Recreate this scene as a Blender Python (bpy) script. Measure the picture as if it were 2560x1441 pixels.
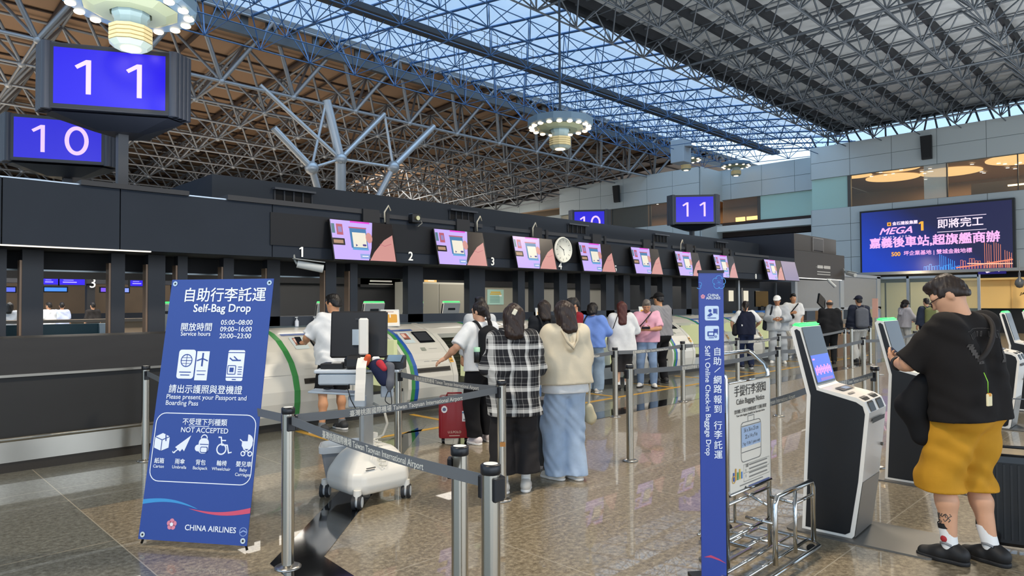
import bpy, math, random
import numpy as np
from mathutils import Vector, Matrix
for o in list(bpy.data.objects): bpy.data.objects.remove(o, do_unlink=True)
SC = bpy.context.scene; COL = SC.collection
# ---------------------------------------------------------------- camera
# hall axes: X runs along the check-in row, Y from the camera towards the row, Z up; metres
FPX = 1696.3; PI_, RO, TH = [math.radians(a) for a in (1.2488, -.2558, 45.26)]
CAM = np.array([0, 0, 1.6])
_f = np.array([math.cos(TH)*math.cos(PI_), math.sin(TH)*math.cos(PI_), math.sin(PI_)])
_r0 = np.array([math.sin(TH), -math.cos(TH), 0.]); _u0 = np.cross(_r0, _f)
_r = _r0*math.cos(RO)+_u0*math.sin(RO); _u = -_r0*math.sin(RO)+_u0*math.cos(RO)
cam = bpy.data.cameras.new('camera'); co = bpy.data.objects.new('camera', cam); COL.objects.link(co)
cam.sensor_width = 36; cam.lens = FPX/2560*36; cam.clip_start = .05; cam.clip_end = 400
mw = Matrix.Identity(4)
for i in range(3):
    mw[i][0], mw[i][1], mw[i][2], mw[i][3] = _r[i], _u[i], -_f[i], CAM[i]
co.matrix_world = mw; SC.camera = co
# ---------------------------------------------------------------- world, exposure, large lights
SC.view_settings.view_transform = 'Standard'; SC.view_settings.look = 'None'
SC.view_settings.exposure = 0.45; SC.view_settings.gamma = 1; SC.view_settings.use_curve_mapping = False
W = bpy.data.worlds.new('sky'); SC.world = W; W.use_nodes = True
_n = W.node_tree.nodes; _l = W.node_tree.links; _bg = _n['Background']
_tc = _n.new('ShaderNodeTexCoord'); _sx = _n.new('ShaderNodeSeparateXYZ'); _cr = _n.new('ShaderNodeValToRGB')
_l.new(_tc.outputs['Generated'], _sx.inputs[0]); _l.new(_sx.outputs['Z'], _cr.inputs[0]); _l.new(_cr.outputs[0], _bg.inputs[0])
_cr.color_ramp.elements[0].position = 0.0; _cr.color_ramp.elements[0].color = (.62, .74, .86, 1)
_cr.color_ramp.elements[1].position = .55; _cr.color_ramp.elements[1].color = (.44, .69, 1.0, 1)
_bg.inputs[1].default_value = 1.3
SC.cycles.use_denoising = True; SC.cycles.max_bounces = 6; SC.cycles.transparent_max_bounces = 12
SC.cycles.sample_clamp_indirect = 4
def lamp(name, kind, loc, power, color, size=1., direction=(0, 0, -1), size_y=None, spread=None):
    d = bpy.data.lights.new(name, kind); d.energy = power; d.color = color
    if kind == 'AREA':
        d.shape = 'RECTANGLE' if size_y else 'DISK'; d.size = size
        if size_y: d.size_y = size_y
        if spread: d.spread = math.radians(spread)
    elif kind == 'SPOT': d.spot_size = math.radians(spread or 120); d.shadow_soft_size = size; d.spot_blend = .6
    else: d.shadow_soft_size = size
    o = bpy.data.objects.new(name, d); COL.objects.link(o); o.location = loc
    o.rotation_euler = Vector(direction).to_track_quat('-Z', 'Y').to_euler(); return o
WARM = (1., .74, .46); SKYC = (.62, .82, 1.)
# daylight of the long roof light; added area fill from the street-front side
lamp('daylight_roof_light', 'AREA', (16, 21, 15.5), 2600, SKYC, 48, (0, 0, -1), 12)
lamp('street_front_fill', 'AREA', (2, -14, 5), 1000, (.95, .96, 1.), 34, (.15, 1, -.22), 7)
for _x, _y in ((-2, 3), (7, 3), (16, 3), (25, 3), (34, 4), (6, 20), (18, 20), (30, 20)):   # added warm spots brightening the hall, no fixtures at them
    lamp('hall_fill_light', 'SPOT', (_x, _y, 7.5), 1150, (1., .86, .68), .5, spread=150)
for _x in (0, 14, 28): lamp('ceiling_fill', 'AREA', (_x, 4, 3.2), 620, (.92, .96, 1.), 7, (0, 0, 1), 10); lamp('ceiling_fill', 'AREA', (_x+2, 36, 5), 640-18*_x, (1, .86, .7), 9, (0, 0, 1), 14)  # added upward area lights that brighten both ceilings
lamp('far_wall_fill', 'AREA', (33, 48, 6), 1500, (1, .95, .86), 8, (1, 0, .25), 20)  # added area light lifting the dim far wall
for _x in (2, 6.5, 11, 15.5): lamp('island_fill', 'AREA', (_x, 11.3, 2.7), 55, (1, .93, .82), 3, (0, 0, -1), 1.5)  # added area lights brightening the inside of the island
for _x in (-6, 4, 14): lamp('far_row_fill', 'AREA', (_x, 25, 4.5), 260, (1, .9, .76), 5, (0, .3, -1), 3); lamp('far_back_fill', 'AREA', (_x, 40, 4), 160, (1, .88, .7), 6, (0, .4, -1), 2)  # added area lights for the far row and the backdrop behind it
# ---------------------------------------------------------------- placing
def ray(x, y): return FPX*_f+(x-1280)*_r-(y-720.5)*_u
def G(x, y, z=0.):
    d = ray(x, y); return Vector(CAM+d*(z-CAM[2])/d[2])
def PX(x, y, X):
    d = ray(x, y); return Vector(CAM+d*X/d[0])
def PY(x, y, Y):
    d = ray(x, y); return Vector(CAM+d*Y/d[1])
# ---------------------------------------------------------------- materials
def srgb(c):
    if isinstance(c, str): c = [int(c[i:i+2], 16)/255 for i in (0, 2, 4)]
    return tuple(v/12.92 if v <= .04045 else ((v+.055)/1.055)**2.4 for v in c)
_mats = {}
def M(col, rough=.5, metal=0., emit=0., noise=0., scale=8., coat=0., bump=0., spec=.5, stretch=None, alpha=1.):
    """plain procedural surface: a colour ('rrggbb'), broken up by noise"""
    key = (col, rough, metal, emit, noise, scale, coat, bump, spec, stretch, alpha)
    if key in _mats: return _mats[key]
    m = bpy.data.materials.new('surface_'+str(len(_mats))); m.use_nodes = True; nt = m.node_tree
    p = nt.nodes['Principled BSDF']; c = srgb(col)
    p.inputs['Base Color'].default_value = (*c, 1); p.inputs['Roughness'].default_value = rough
    p.inputs['Metallic'].default_value = metal; p.inputs['Coat Weight'].default_value = coat
    p.inputs['Coat Roughness'].default_value = .05; p.inputs['Specular IOR Level'].default_value = spec
    p.inputs['Alpha'].default_value = alpha
    if emit: p.inputs['Emission Color'].default_value = (*c, 1); p.inputs['Emission Strength'].default_value = emit
    if noise or bump:
        tc = nt.nodes.new('ShaderNodeTexCoord'); nz = nt.nodes.new('ShaderNodeTexNoise')
        nz.inputs['Scale'].default_value = scale; nz.inputs['Detail'].default_value = 4
        src = tc.outputs['Object']
        if stretch:
            mp = nt.nodes.new('ShaderNodeMapping'); mp.inputs['Scale'].default_value = stretch
            nt.links.new(src, mp.inputs[0]); src = mp.outputs[0]
        nt.links.new(src, nz.inputs['Vector'])
        if noise:
            mx = nt.nodes.new('ShaderNodeMix'); mx.data_type = 'RGBA'
            mx.inputs[6].default_value = (*[v*(1-noise) for v in c], 1); mx.inputs[7].default_value = (*[min(1, v*(1+noise)) for v in c], 1)
            nt.links.new(nz.outputs[0], mx.inputs[0]); nt.links.new(mx.outputs[2], p.inputs['Base Color'])
        if bump:
            b = nt.nodes.new('ShaderNodeBump'); b.inputs['Strength'].default_value = bump; b.inputs['Distance'].default_value = .02
            nt.links.new(nz.outputs[0], b.inputs['Height']); nt.links.new(b.outputs[0], p.inputs['Normal'])
    _mats[key] = m; return m
def E(col, s=1.):
    """a surface that gives off light: lamp or screen"""
    key = ('E', col, s)
    if key in _mats: return _mats[key]
    m = bpy.data.materials.new('glow_'+str(len(_mats))); m.use_nodes = True; nt = m.node_tree
    p = nt.nodes['Principled BSDF']; c = srgb(col); p.inputs['Base Color'].default_value = (*[v*.25 for v in c], 1)
    p.inputs['Roughness'].default_value = .25; p.inputs['Emission Color'].default_value = (*c, 1); p.inputs['Emission Strength'].default_value = s
    _mats[key] = m; return m
def glass(col='e8f4f4', tint=.25, rough=.02, key='g'):
    k = ('GL', col, tint, rough)
    if k in _mats: return _mats[k]
    m = bpy.data.materials.new('pane_'+str(len(_mats))); m.use_nodes = True; nt = m.node_tree; nt.nodes.clear()
    out = nt.nodes.new('ShaderNodeOutputMaterial'); mx = nt.nodes.new('ShaderNodeMixShader'); tr = nt.nodes.new('ShaderNodeBsdfTransparent')
    pr = nt.nodes.new('ShaderNodeBsdfPrincipled'); pr.inputs['Base Color'].default_value = (*srgb(col), 1); pr.inputs['Roughness'].default_value = rough
    tr.inputs[0].default_value = (*[.6+.4*v for v in srgb(col)], 1)
    lw = nt.nodes.new('ShaderNodeLayerWeight'); lw.inputs[0].default_value = .2
    mt = nt.nodes.new('ShaderNodeMath'); mt.operation = 'MULTIPLY_ADD'; mt.inputs[1].default_value = .5; mt.inputs[2].default_value = tint
    nt.links.new(lw.outputs['Fresnel'], mt.inputs[0]); nt.links.new(mt.outputs[0], mx.inputs[0])
    nt.links.new(tr.outputs[0], mx.inputs[1]); nt.links.new(pr.outputs[0], mx.inputs[2]); nt.links.new(mx.outputs[0], out.inputs[0])
    _mats[k] = m; return m
# ---------------------------------------------------------------- mesh building
class B:
    """collects shapes, then becomes ONE mesh object"""
    def __init__(s): s.v = []; s.f = []; s.m = []; s.sm = []; s.ms = []
    def mi(s, m):
        if m not in s.ms: s.ms.append(m)
        return s.ms.index(m)
    def add(s, vs, fs, m=None, smooth=False):
        o = len(s.v); s.v += [tuple(v) for v in vs]; k = s.mi(m)
        for f in fs: s.f.append([i+o for i in f]); s.m.append(k); s.sm.append(smooth)
        return s
    def box(s, c, d, m=None, rot=None, bev=0.):
        x, y, z = [q/2 for q in d]
        if bev:
            b = min(bev, x*.49, y*.49, z*.49); vs = []
            for sx in (-1, 1):
                for sy in (-1, 1):
                    for sz in (-1, 1): vs += [(sx*x, sy*(y-b), sz*(z-b)), (sx*(x-b), sy*y, sz*(z-b)), (sx*(x-b), sy*(y-b), sz*z)]
            I = lambda a, b_, c_: ((a*2+b_)*2+c_)*3
            fs = []
            for a in (0, 1):
                fs.append([I(a, 0, 0), I(a, 1, 0), I(a, 1, 1), I(a, 0, 1)]); fs.append([I(0, a, 0)+1, I(1, a, 0)+1, I(1, a, 1)+1, I(0, a, 1)+1]); fs.append([I(0, 0, a)+2, I(1, 0, a)+2, I(1, 1, a)+2, I(0, 1, a)+2])
            for a in (0, 1):
                for c_ in (0, 1):
                    fs.append([I(0, a, c_)+1, I(1, a, c_)+1, I(1, a, c_)+2, I(0, a, c_)+2]); fs.append([I(a, 0, c_)+0, I(a, 1, c_)+0, I(a, 1, c_)+2, I(a, 0, c_)+2]); fs.append([I(a, c_, 0)+0, I(a, c_, 1)+0, I(a, c_, 1)+1, I(a, c_, 0)+1])
            for a in (0, 1):
                for b_ in (0, 1):
                    for c_ in (0, 1): q = I(a, b_, c_); fs.append([q, q+1, q+2])
        else:
            vs = [(sx*x, sy*y, sz*z) for sx in (-1, 1) for sy in (-1, 1) for sz in (-1, 1)]
            fs = [[0, 1, 3, 2], [4, 6, 7, 5], [0, 4, 5, 1], [2, 3, 7, 6], [0, 2, 6, 4], [1, 5, 7, 3]]
        R = rot if rot is not None else Matrix.Identity(3)
        return s.add([R @ Vector(v)+Vector(c) for v in vs], fs, m)
    def bb(s, lo, hi, m=None, bev=0.):
        return s.box([(a+b)/2 for a, b in zip(lo, hi)], [b-a for a, b in zip(lo, hi)], m, None, bev)
    def cyl(s, a, b, r1, r2=None, n=16, m=None, caps=True, smooth=True):
        a, b = Vector(a), Vector(b); r2 = r1 if r2 is None else r2
        d = (b-a).normalized(); t = Vector((0, 0, 1)) if abs(d.z) < .9 else Vector((1, 0, 0))
        u = d.cross(t).normalized(); w = d.cross(u)
        vs = []
        for p, r in ((a, r1), (b, r2)): vs += [p+(u*math.cos(2*math.pi*i/n)+w*math.sin(2*math.pi*i/n))*r for i in range(n)]
        s.add(vs, [[i, (i+1) % n, n+(i+1) % n, n+i] for i in range(n)], m, smooth)
        if caps: s.add(vs[:n], [list(range(n))[::-1]], m); s.add(vs[n:], [list(range(n))], m)
        return s
    def lathe(s, prof, c=(0, 0, 0), n=24, m=None, smooth=True, ph=0.):
        vs = []; c = Vector(c)
        for r, z in prof: vs += [c+Vector((r*math.cos(2*math.pi*(i+ph)/n), r*math.sin(2*math.pi*(i+ph)/n), z)) for i in range(n)]
        fs = []
        for k in range(len(prof)-1):
            for i in range(n): j = (i+1) % n; fs.append([k*n+i, k*n+j, (k+1)*n+j, (k+1)*n+i])
        return s.add(vs, fs, m, smooth)
    def tube(s, pts, r, n=8, m=None, closed=False, smooth=True):
        P = [Vector(p) for p in pts]; N = len(P); rs = r if isinstance(r, (list, tuple)) else [r]*N
        u = None; vs = []
        for i, p in enumerate(P):
            d = ((P[(i+1) % N]-P[i-1]) if closed else (P[min(i+1, N-1)]-P[max(i-1, 0)])).normalized()
            if u is None:
                t = Vector((0, 0, 1)) if abs(d.z) < .9 else Vector((1, 0, 0)); u = d.cross(t).normalized()
            else: u = (u-d*u.dot(d)).normalized()
            w = d.cross(u); vs += [p+(u*math.cos(2*math.pi*k/n)+w*math.sin(2*math.pi*k/n))*rs[i] for k in range(n)]
        fs = []
        for i in range(N if closed else N-1):
            j = (i+1) % N
            for k in range(n): q = (k+1) % n; fs.append([i*n+k, i*n+q, j*n+q, j*n+k])
        if not closed: fs += [list(range(n))[::-1], [(N-1)*n+k for k in range(n)]]
        return s.add(vs, fs, m, smooth)
    def quad(s, a, b, c, d, m=None): return s.add([a, b, c, d], [[0, 1, 2, 3]], m)
    def slab(s, pts, n, m=None):
        """flat outline pts given thickness along vector n"""
        P = [Vector(p) for p in pts]; k = len(P); n = Vector(n)
        return s.add(P+[p+n for p in P], [list(range(k))[::-1], list(range(k, 2*k))]+[[i, (i+1) % k, k+(i+1) % k, k+i] for i in range(k)], m)
    def sphere(s, c, r, m=None, n=14, k=8):
        r = r if isinstance(r, (tuple, list)) else (r, r, r)
        vs = [(c[0], c[1], c[2]-r[2])]; fs = []
        for j in range(1, k):
            t = -math.pi/2+math.pi*j/k
            vs += [(c[0]+r[0]*math.cos(t)*math.cos(2*math.pi*i/n), c[1]+r[1]*math.cos(t)*math.sin(2*math.pi*i/n), c[2]+r[2]*math.sin(t)) for i in range(n)]
        vs.append((c[0], c[1], c[2]+r[2])); L = len(vs)-1
        for i in range(n):
            fs.append([0, 1+(i+1) % n, 1+i]); fs.append([L, 1+(k-2)*n+i, 1+(k-2)*n+(i+1) % n])
            for j in range(k-2): fs.append([1+j*n+i, 1+j*n+(i+1) % n, 1+(j+1)*n+(i+1) % n, 1+(j+1)*n+i])
        return s.add(vs, fs, m, True)
    def obj(s, name, mat=None, parent=None, loc=None, rotz=0., kind=None, fix=True):
        me = bpy.data.meshes.new(name); me.from_pydata(s.v, [], s.f)
        for m in s.ms: me.materials.append(m if m is not None else mat)
        me.polygons.foreach_set('material_index', s.m); me.polygons.foreach_set('use_smooth', s.sm)
        me.update()
        if fix:
            import bmesh
            bm = bmesh.new(); bm.from_mesh(me); bmesh.ops.recalc_face_normals(bm, faces=bm.faces); bm.to_mesh(me); bm.free()
        o = bpy.data.objects.new(name, me); COL.objects.link(o)
        if parent: o.parent = parent
        if loc is not None: o.location = loc
        o.rotation_euler.z = rotz
        if kind: o['kind'] = kind
        return o
def thing(name, label, cat, loc=(0, 0, 0), rotz=0., group=None):
    o = bpy.data.objects.new(name, None); COL.objects.link(o); o.empty_display_size = .2
    o.location = loc; o.rotation_euler.z = rotz; tag(o, label, cat, group); return o
def tag(o, label, cat, group=None):
    o['label'] = label; o['category'] = cat
    if group: o['group'] = group
    return o
def dup(root, loc, rotz=None, label=None):
    r = root.copy(); COL.objects.link(r); r.location = loc
    if rotz is not None: r.rotation_euler.z = rotz
    if label: r['label'] = label
    def kids(a, b):
        for ch in list(a.children):
            c = ch.copy(); COL.objects.link(c); c.parent = b; c.matrix_parent_inverse = ch.matrix_parent_inverse.copy(); kids(ch, c)
    kids(root, r); return r
def basis(xd, zd, org):
    """matrix whose x runs along xd and whose z (the face normal) is zd"""
    x = Vector(xd).normalized(); z = Vector(zd).normalized(); y = z.cross(x).normalized(); x = y.cross(z)
    m = Matrix.Identity(4)
    for i in range(3): m[i][0], m[i][1], m[i][2], m[i][3] = x[i], y[i], z[i], org[i]
    return m
def text(body, size, mat, parent, mtx, align='LEFT', ext=.0008, bold=0., name='lettering', sx=1., shear=0., space=1., line=1.):
    c = bpy.data.curves.new(name, 'FONT'); c.body = body; c.size = size; c.align_x = align; c.align_y = 'CENTER'
    c.extrude = ext; c.materials.append(mat); c.resolution_u = 3; c.shear = shear; c.space_character = space; c.space_line = line
    k = (body, size, ext, bold, align, shear, space, mat.name)
    if k not in _txt:
        tmp = bpy.data.objects.new(name, c); COL.objects.link(tmp); dg = bpy.context.evaluated_depsgraph_get(); me = bpy.data.meshes.new_from_object(tmp.evaluated_get(dg)); bpy.data.objects.remove(tmp, do_unlink=True)
        if bold:                                     # thicken the strokes
            n = len(me.vertices); co_ = np.zeros(n*3); me.vertices.foreach_get('co', co_); co_ = co_.reshape(-1, 3); fs = [list(p.vertices) for p in me.polygons]; V = []; F = []; d = bold*size*.75
            for j, (dx, dy) in enumerate(((-d, -d), (d, -d), (d, d), (-d, d))): V.append(co_+np.array((dx, dy, j*2e-6))); F += [[i+j*n for i in f] for f in fs]
            me = bpy.data.meshes.new(name); me.from_pydata(np.concatenate(V).tolist(), [], F); me.materials.append(mat)
        _txt[k] = me
    o = bpy.data.objects.new(name, _txt[k]); COL.objects.link(o); o.parent = parent
    o.matrix_local = mtx @ Matrix.Diagonal((sx, 1, 1, 1)); return o
_txt = {}
class Sheet:
    """flat printed marks laid out on a face: a, b in metres along its x and y"""
    def __init__(s, mtx): s.m = mtx; s.b = B()
    def P(s, a, b, h=.0012): return s.m @ Vector((a, b, h))
    def poly(s, pts, mat, h=.0012): s.b.add([s.P(a, b, h) for a, b in pts], [list(range(len(pts)))], mat); return s
    def rect(s, a, b, w, h, mat, z=.0012): return s.poly([(a-w/2, b-h/2), (a+w/2, b-h/2), (a+w/2, b+h/2), (a-w/2, b+h/2)], mat, z)
    def disc(s, a, b, r, mat, z=.0012, n=20, ry=None): return s.poly([(a+r*math.cos(2*math.pi*i/n), b+(ry or r)*math.sin(2*math.pi*i/n)) for i in range(n)], mat, z)
    def line(s, pts, w, mat, z=.0014, closed=False):
        n = len(pts)
        for i in range(n if closed else n-1):
            (a0, b0), (a1, b1) = pts[i], pts[(i+1) % n]; L = math.hypot(a1-a0, b1-b0) or 1; dx, dy = (a1-a0)/L*w/2, (b1-b0)/L*w/2
            s.poly([(a0-dy-dx*.6, b0+dx-dy*.6), (a0+dy-dx*.6, b0-dx-dy*.6), (a1+dy+dx*.6, b1-dx+dy*.6), (a1-dy+dx*.6, b1+dx+dy*.6)], mat, z+i*1e-6)
        return s
    def ring(s, a, b, r, w, mat, z=.0014, n=20, a0=0., a1=360.):
        pts = [(a+r*math.cos(math.radians(a0+(a1-a0)*i/n)), b+r*math.sin(math.radians(a0+(a1-a0)*i/n))) for i in range(n+1)]
        return s.line(pts, w, mat, z)
    def obj(s, name, parent): return s.b.obj(name, None, parent, fix=False)
def rrect(w, h, r, n=5, cx=0., cy=0.):
    o = []
    for k, (sx, sy) in enumerate(((1, 1), (-1, 1), (-1, -1), (1, -1))):
        for i in range(n+1):
            t = math.pi/2*(k+i/n); o.append((cx+sx*(w/2-r)+r*math.cos(t), cy+sy*(h/2-r)+r*math.sin(t)))
    return o
random.seed(5)
# ================================================================ THE SETTING
def granite():
    m = bpy.data.materials.new('granite_floor'); m.use_nodes = True; nt = m.node_tree; N = nt.nodes; L = nt.links; p = N['Principled BSDF']
    tc = N.new('ShaderNodeTexCoord'); v = N.new('ShaderNodeTexVoronoi'); v.inputs['Scale'].default_value = 55
    n1 = N.new('ShaderNodeTexNoise'); n1.inputs['Scale'].default_value = 28; n1.inputs['Detail'].default_value = 6; n1.inputs['Roughness'].default_value = .75
    n2 = N.new('ShaderNodeTexNoise'); n2.inputs['Scale'].default_value = .8
    for q in (v, n1, n2): L.new(tc.outputs['Object'], q.inputs['Vector'])
    r1 = N.new('ShaderNodeValToRGB'); e = r1.color_ramp.elements
    e[0].position = .33; e[0].color = (*srgb('5a4f3e'), 1); e[1].position = .70; e[1].color = (*srgb('b3a68c'), 1)
    k = r1.color_ramp.elements.new(.5); k.color = (*srgb('867a64'), 1)
    L.new(n1.outputs[0], r1.inputs[0])
    r2 = N.new('ShaderNodeValToRGB'); e = r2.color_ramp.elements; e[0].position = .06; e[0].color = (1, 1, 1, 1); e[1].position = .16; e[1].color = (0, 0, 0, 1)
    L.new(v.outputs['Distance'], r2.inputs[0])
    mx = N.new('ShaderNodeMix'); mx.data_type = 'RGBA'; mx.inputs[7].default_value = (*srgb('cbbfa8'), 1); L.new(r1.outputs[0], mx.inputs[6])
    mm = N.new('ShaderNodeMath'); mm.operation = 'MULTIPLY'; mm.inputs[1].default_value = .55; L.new(r2.outputs[0], mm.inputs[0]); L.new(mm.outputs[0], mx.inputs[0])
    # greyer granite towards the counter side (y > 5), warm granite in the hall
    sp = N.new('ShaderNodeSeparateXYZ'); L.new(tc.outputs['Object'], sp.inputs[0])
    gt = N.new('ShaderNodeMath'); gt.operation = 'GREATER_THAN'; gt.inputs[1].default_value = 6.16; L.new(sp.outputs['Y'], gt.inputs[0])
    hs = N.new('ShaderNodeMix'); hs.data_type = 'RGBA'; hs.blend_type = 'MULTIPLY'; hs.inputs[7].default_value = (.58, .70, .86, 1)
    g2 = N.new('ShaderNodeMath'); g2.operation = 'LESS_THAN'; g2.inputs[1].default_value = 1.35; L.new(sp.outputs['X'], g2.inputs[0]); g3 = N.new('ShaderNodeMath'); g3.operation = 'MAXIMUM'; L.new(gt.outputs[0], g3.inputs[0]); L.new(g2.outputs[0], g3.inputs[1]); L.new(g3.outputs[0], hs.inputs[0]); L.new(mx.outputs[2], hs.inputs[6])
    # thin joints between the slabs
    def joint(ch, per, off):
        a = N.new('ShaderNodeMath'); a.operation = 'ADD'; a.inputs[1].default_value = off; L.new(sp.outputs[ch], a.inputs[0])
        b = N.new('ShaderNodeMath'); b.operation = 'PINGPONG'; b.inputs[1].default_value = per/2; L.new(a.outputs[0], b.inputs[0])
        c = N.new('ShaderNodeMath'); c.operation = 'LESS_THAN'; c.inputs[1].default_value = .004; L.new(b.outputs[0], c.inputs[0]); return c
    j1, j2 = joint('X', 1.8, .45), joint('Y', 1.8, .2); mxj = N.new('ShaderNodeMath'); mxj.operation = 'MAXIMUM'
    L.new(j1.outputs[0], mxj.inputs[0]); L.new(j2.outputs[0], mxj.inputs[1])
    fin = N.new('ShaderNodeMix'); fin.data_type = 'RGBA'; fin.inputs[7].default_value = (*srgb('a89f8c'), 1)
    L.new(mxj.outputs[0], fin.inputs[0]); L.new(hs.outputs[2], fin.inputs[6])
    L.new(fin.outputs[2], p.inputs['Base Color']); p.inputs['Roughness'].default_value = .3; p.inputs['Specular IOR Level'].default_value = .5
    p.inputs['Coat Weight'].default_value = .55; p.inputs['Coat Roughness'].default_value = .015; p.inputs['Coat IOR'].default_value = 1.5
    return m
B().bb((-14, -20, -.1), (60, 80, 0)).obj('floor', granite(), kind='structure')
BLK = M('0c0d10', .08, coat=.6)
# polished black inlay bands and yellow guide lines let into the floor
def inlay(name, pts, m, z=.003):
    return B().slab([(p[0], p[1], 0.0005) for p in pts], (0, 0, z)).obj(name, m, kind='structure')
inlay('trim_1', [(4.9, 5.80), (26, 5.86), (26, 6.2), (4.9, 6.16)], BLK)
a, b, c, d = G(675, 1411), G(810, 1393), G(909, 1265), G(837, 1242)
k1, k2 = a+(d-a)*2.6, b+(c-b)*4.3
inlay('trim_2', [a, b, k2, k1], BLK)
e1, e2 = b+(G(884, 1441)-b)*4, a+(G(712, 1441)-a)*5
inlay('trim_3', [a, b, e1, e2], M('0f1013', .09, coat=.6))
YEL = M('c79a3a', .45)
for i in range(11): inlay('trim_%d' % (4+i), [(4.07+1.75*i, 6.95), (4.15+1.75*i, 6.95), (4.15+1.75*i, 7.98), (4.07+1.75*i, 7.98)], YEL)
inlay('trim_15', [(3.95, 6.85), (22, 6.85), (22, 6.93), (3.95, 6.93)], YEL)
# ---------------- dark canopy over the check-in row
FASC = M('2c323b', .8, noise=.08, scale=3, spec=.15); FASC2 = M('1d1e21', .45, noise=.08, scale=2, spec=.2); DARK = M('191b20', .7); DKB = M('20242c', .55)
def bw(name, m, *boxes):
    q = B()
    for lo, hi in boxes: q.bb(lo, hi)
    return q.obj(name, m, kind='structure')
bw('wall_canopy_front', FASC, *[((x0+.006, 8.5, 2.215), (x1-.006, 8.62, 2.9)) for x0, x1 in zip((-6, -2.4, 1.156, 2.229, 4.012, 7.4, 10.9, 14.4, 17.9), (-2.4, 1.156, 2.229, 4.012, 7.4, 10.9, 14.4, 17.9, 20.4))])
bw('ceiling_canopy', DARK, ((-6, 8.56, 2.22), (20.4, 9.75, 2.3)), ((-6, 8.56, 2.82), (20.4, 13, 2.88)), ((-6, 9.6, 2.02), (20.4, 9.75, 2.3)), ((-6, 12.9, 2.02), (20.4, 13.0, 2.9)))
bw('trim_16', M('26282d', .6), ((1.84, 8.47, 2.90), (2.96, 8.9, 2.955)), ((3.42, 8.47, 2.90), (5.6, 8.9, 2.965)), ((5.62, 8.47, 2.87), (7.7, 8.8, 2.93)), ((8.0, 8.47, 2.86), (10.2, 8.8, 2.92)), ((10.4, 8.47, 2.85), (13.4, 8.8, 2.91)), ((13.6, 8.47, 2.84), (16.4, 8.8, 2.90)), ((16.6, 8.47, 2.83), (18.6, 8.8, 2.89)))
bw('trim_17', M('9aa3ab', .3, 1), ((-6, 8.52, 2.9), (1.84, 8.9, 2.915)), ((2.96, 8.5, 2.9), (3.42, 8.9, 2.915)), )
bw('trim_18', E('e8ddc8', 1.3), ((-6, 8.492, 2.203), (2.55, 8.53, 2.216)))
bw('trim_19', FASC2, ((3.98, 8.485, 2.37), (18.4, 8.5, 2.8)))
for i in range(7):                                      # square service boxes along the canopy edge
    x = 5.35+1.76*i; bw('trim_%d' % (20+i), DARK, ((x, 8.44, 2.76), (x+.28, 8.52, 2.97)), ((x+.4, 8.45, 2.74), (x+.46, 8.5, 2.95)))
# raised wall behind the canopy edge, with louvre openings
bw('wall_canopy_rear', M('2c3138', .8, noise=.06, scale=2, spec=.2), ((3.654, 9.6, 2.85), (20.4, 9.7, 3.41)), ((3.654, 9.7, 2.85), (3.75, 13.5, 3.41)), ((3.75, 9.6, 3.36), (20.4, 13.4, 3.41)))
for i, x in enumerate((4.555, 7.895, 11.21, 14.5, 17.6)):
    q = B().bb((x, 9.592, 3.13), (x+.6, 9.606, 3.29), M('08080a', .9)).bb((x-.03, 9.5, 3.29), (x+.63, 9.6, 3.32), M('3b3f46', .7))
    for k in range(5): q.bb((x+.15*k-.01, 9.57, 3.13), (x+.15*k+.012, 9.6, 3.29), M('24272d', .7))
    q.obj('trim_%d' % (27+i), None, kind='structure')
# plant box at the far end of the canopy
bw('wall_plant_box', M('35302d', .6, noise=.1, scale=1.5), ((20.386, 8.5, 3.165), (23.76, 11.2, 3.66)))
bw('wall_plant_box_side', M('20242f', .6), ((20.376, 8.5, 2.9), (20.386, 11.2, 3.66)))
bw('door_1', M('322d2b', .5), ((21.75, 8.47, 3.22), (22.55, 8.5, 3.6)))
bw('trim_32', M('87827e', .4, .6), ((21.72, 8.465, 3.19), (21.75, 8.5, 3.62)), ((22.55, 8.465, 3.19), (22.58, 8.5, 3.62)), ((21.75, 8.465, 3.6), (22.55, 8.5, 3.62)))
bw('wall_canopy_end', M('322e2d', .55, noise=.08, scale=2), ((20.4, 8.5, 2.33), (24.5, 9.4, 3.16)))
bw('trim_33', E('f0efe6', 1.2), ((20.4, 8.48, 2.31), (24.2, 8.53, 2.33)))
# piers between the canopy and the row of counters
PIER = M('23262d', .5, noise=.05, scale=3); BRZ = M('7d6550', .4, .3)
q = B(); q2 = B()
for x0, x1 in ((.9, 1.30), (1.44, 1.64), (2.32, 2.47), (2.73, 2.93), (3.08, 3.2), (3.66, 3.8), (4.27, 4.46), (5.18, 5.36), (5.60, 5.73), (6.69, 7.0), (8.04, 8.42), (9.28, 9.47), (9.72, 10.02), (10.48, 10.73), (11.17, 11.48), (12.05, 12.35), (12.7, 12.95), (13.55, 13.8), (14.3, 14.75), (15.4, 15.65), (-.6, .2), (-2.4, -1.6)):
    q.bb((x0, 9.2, 1.2), (x1, 9.35, 2.24))
    if x0 < 6: q2.bb((x0-.022, 9.21, 1.25), (x0, 9.34, 2.1))
q.obj('wall_piers', PIER, kind='structure'); q2.obj('trim_34', BRZ, kind='structure')
bw('wall_counter_back', M('2d323b', .45), ((3.6, 9.2, .0), (17.2, 9.36, 1.42)), )
bw('trim_35', M('8d979c', .35, .7), ((-6, 9.62, 2.0), (5.6, 9.66, 2.02)))
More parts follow.
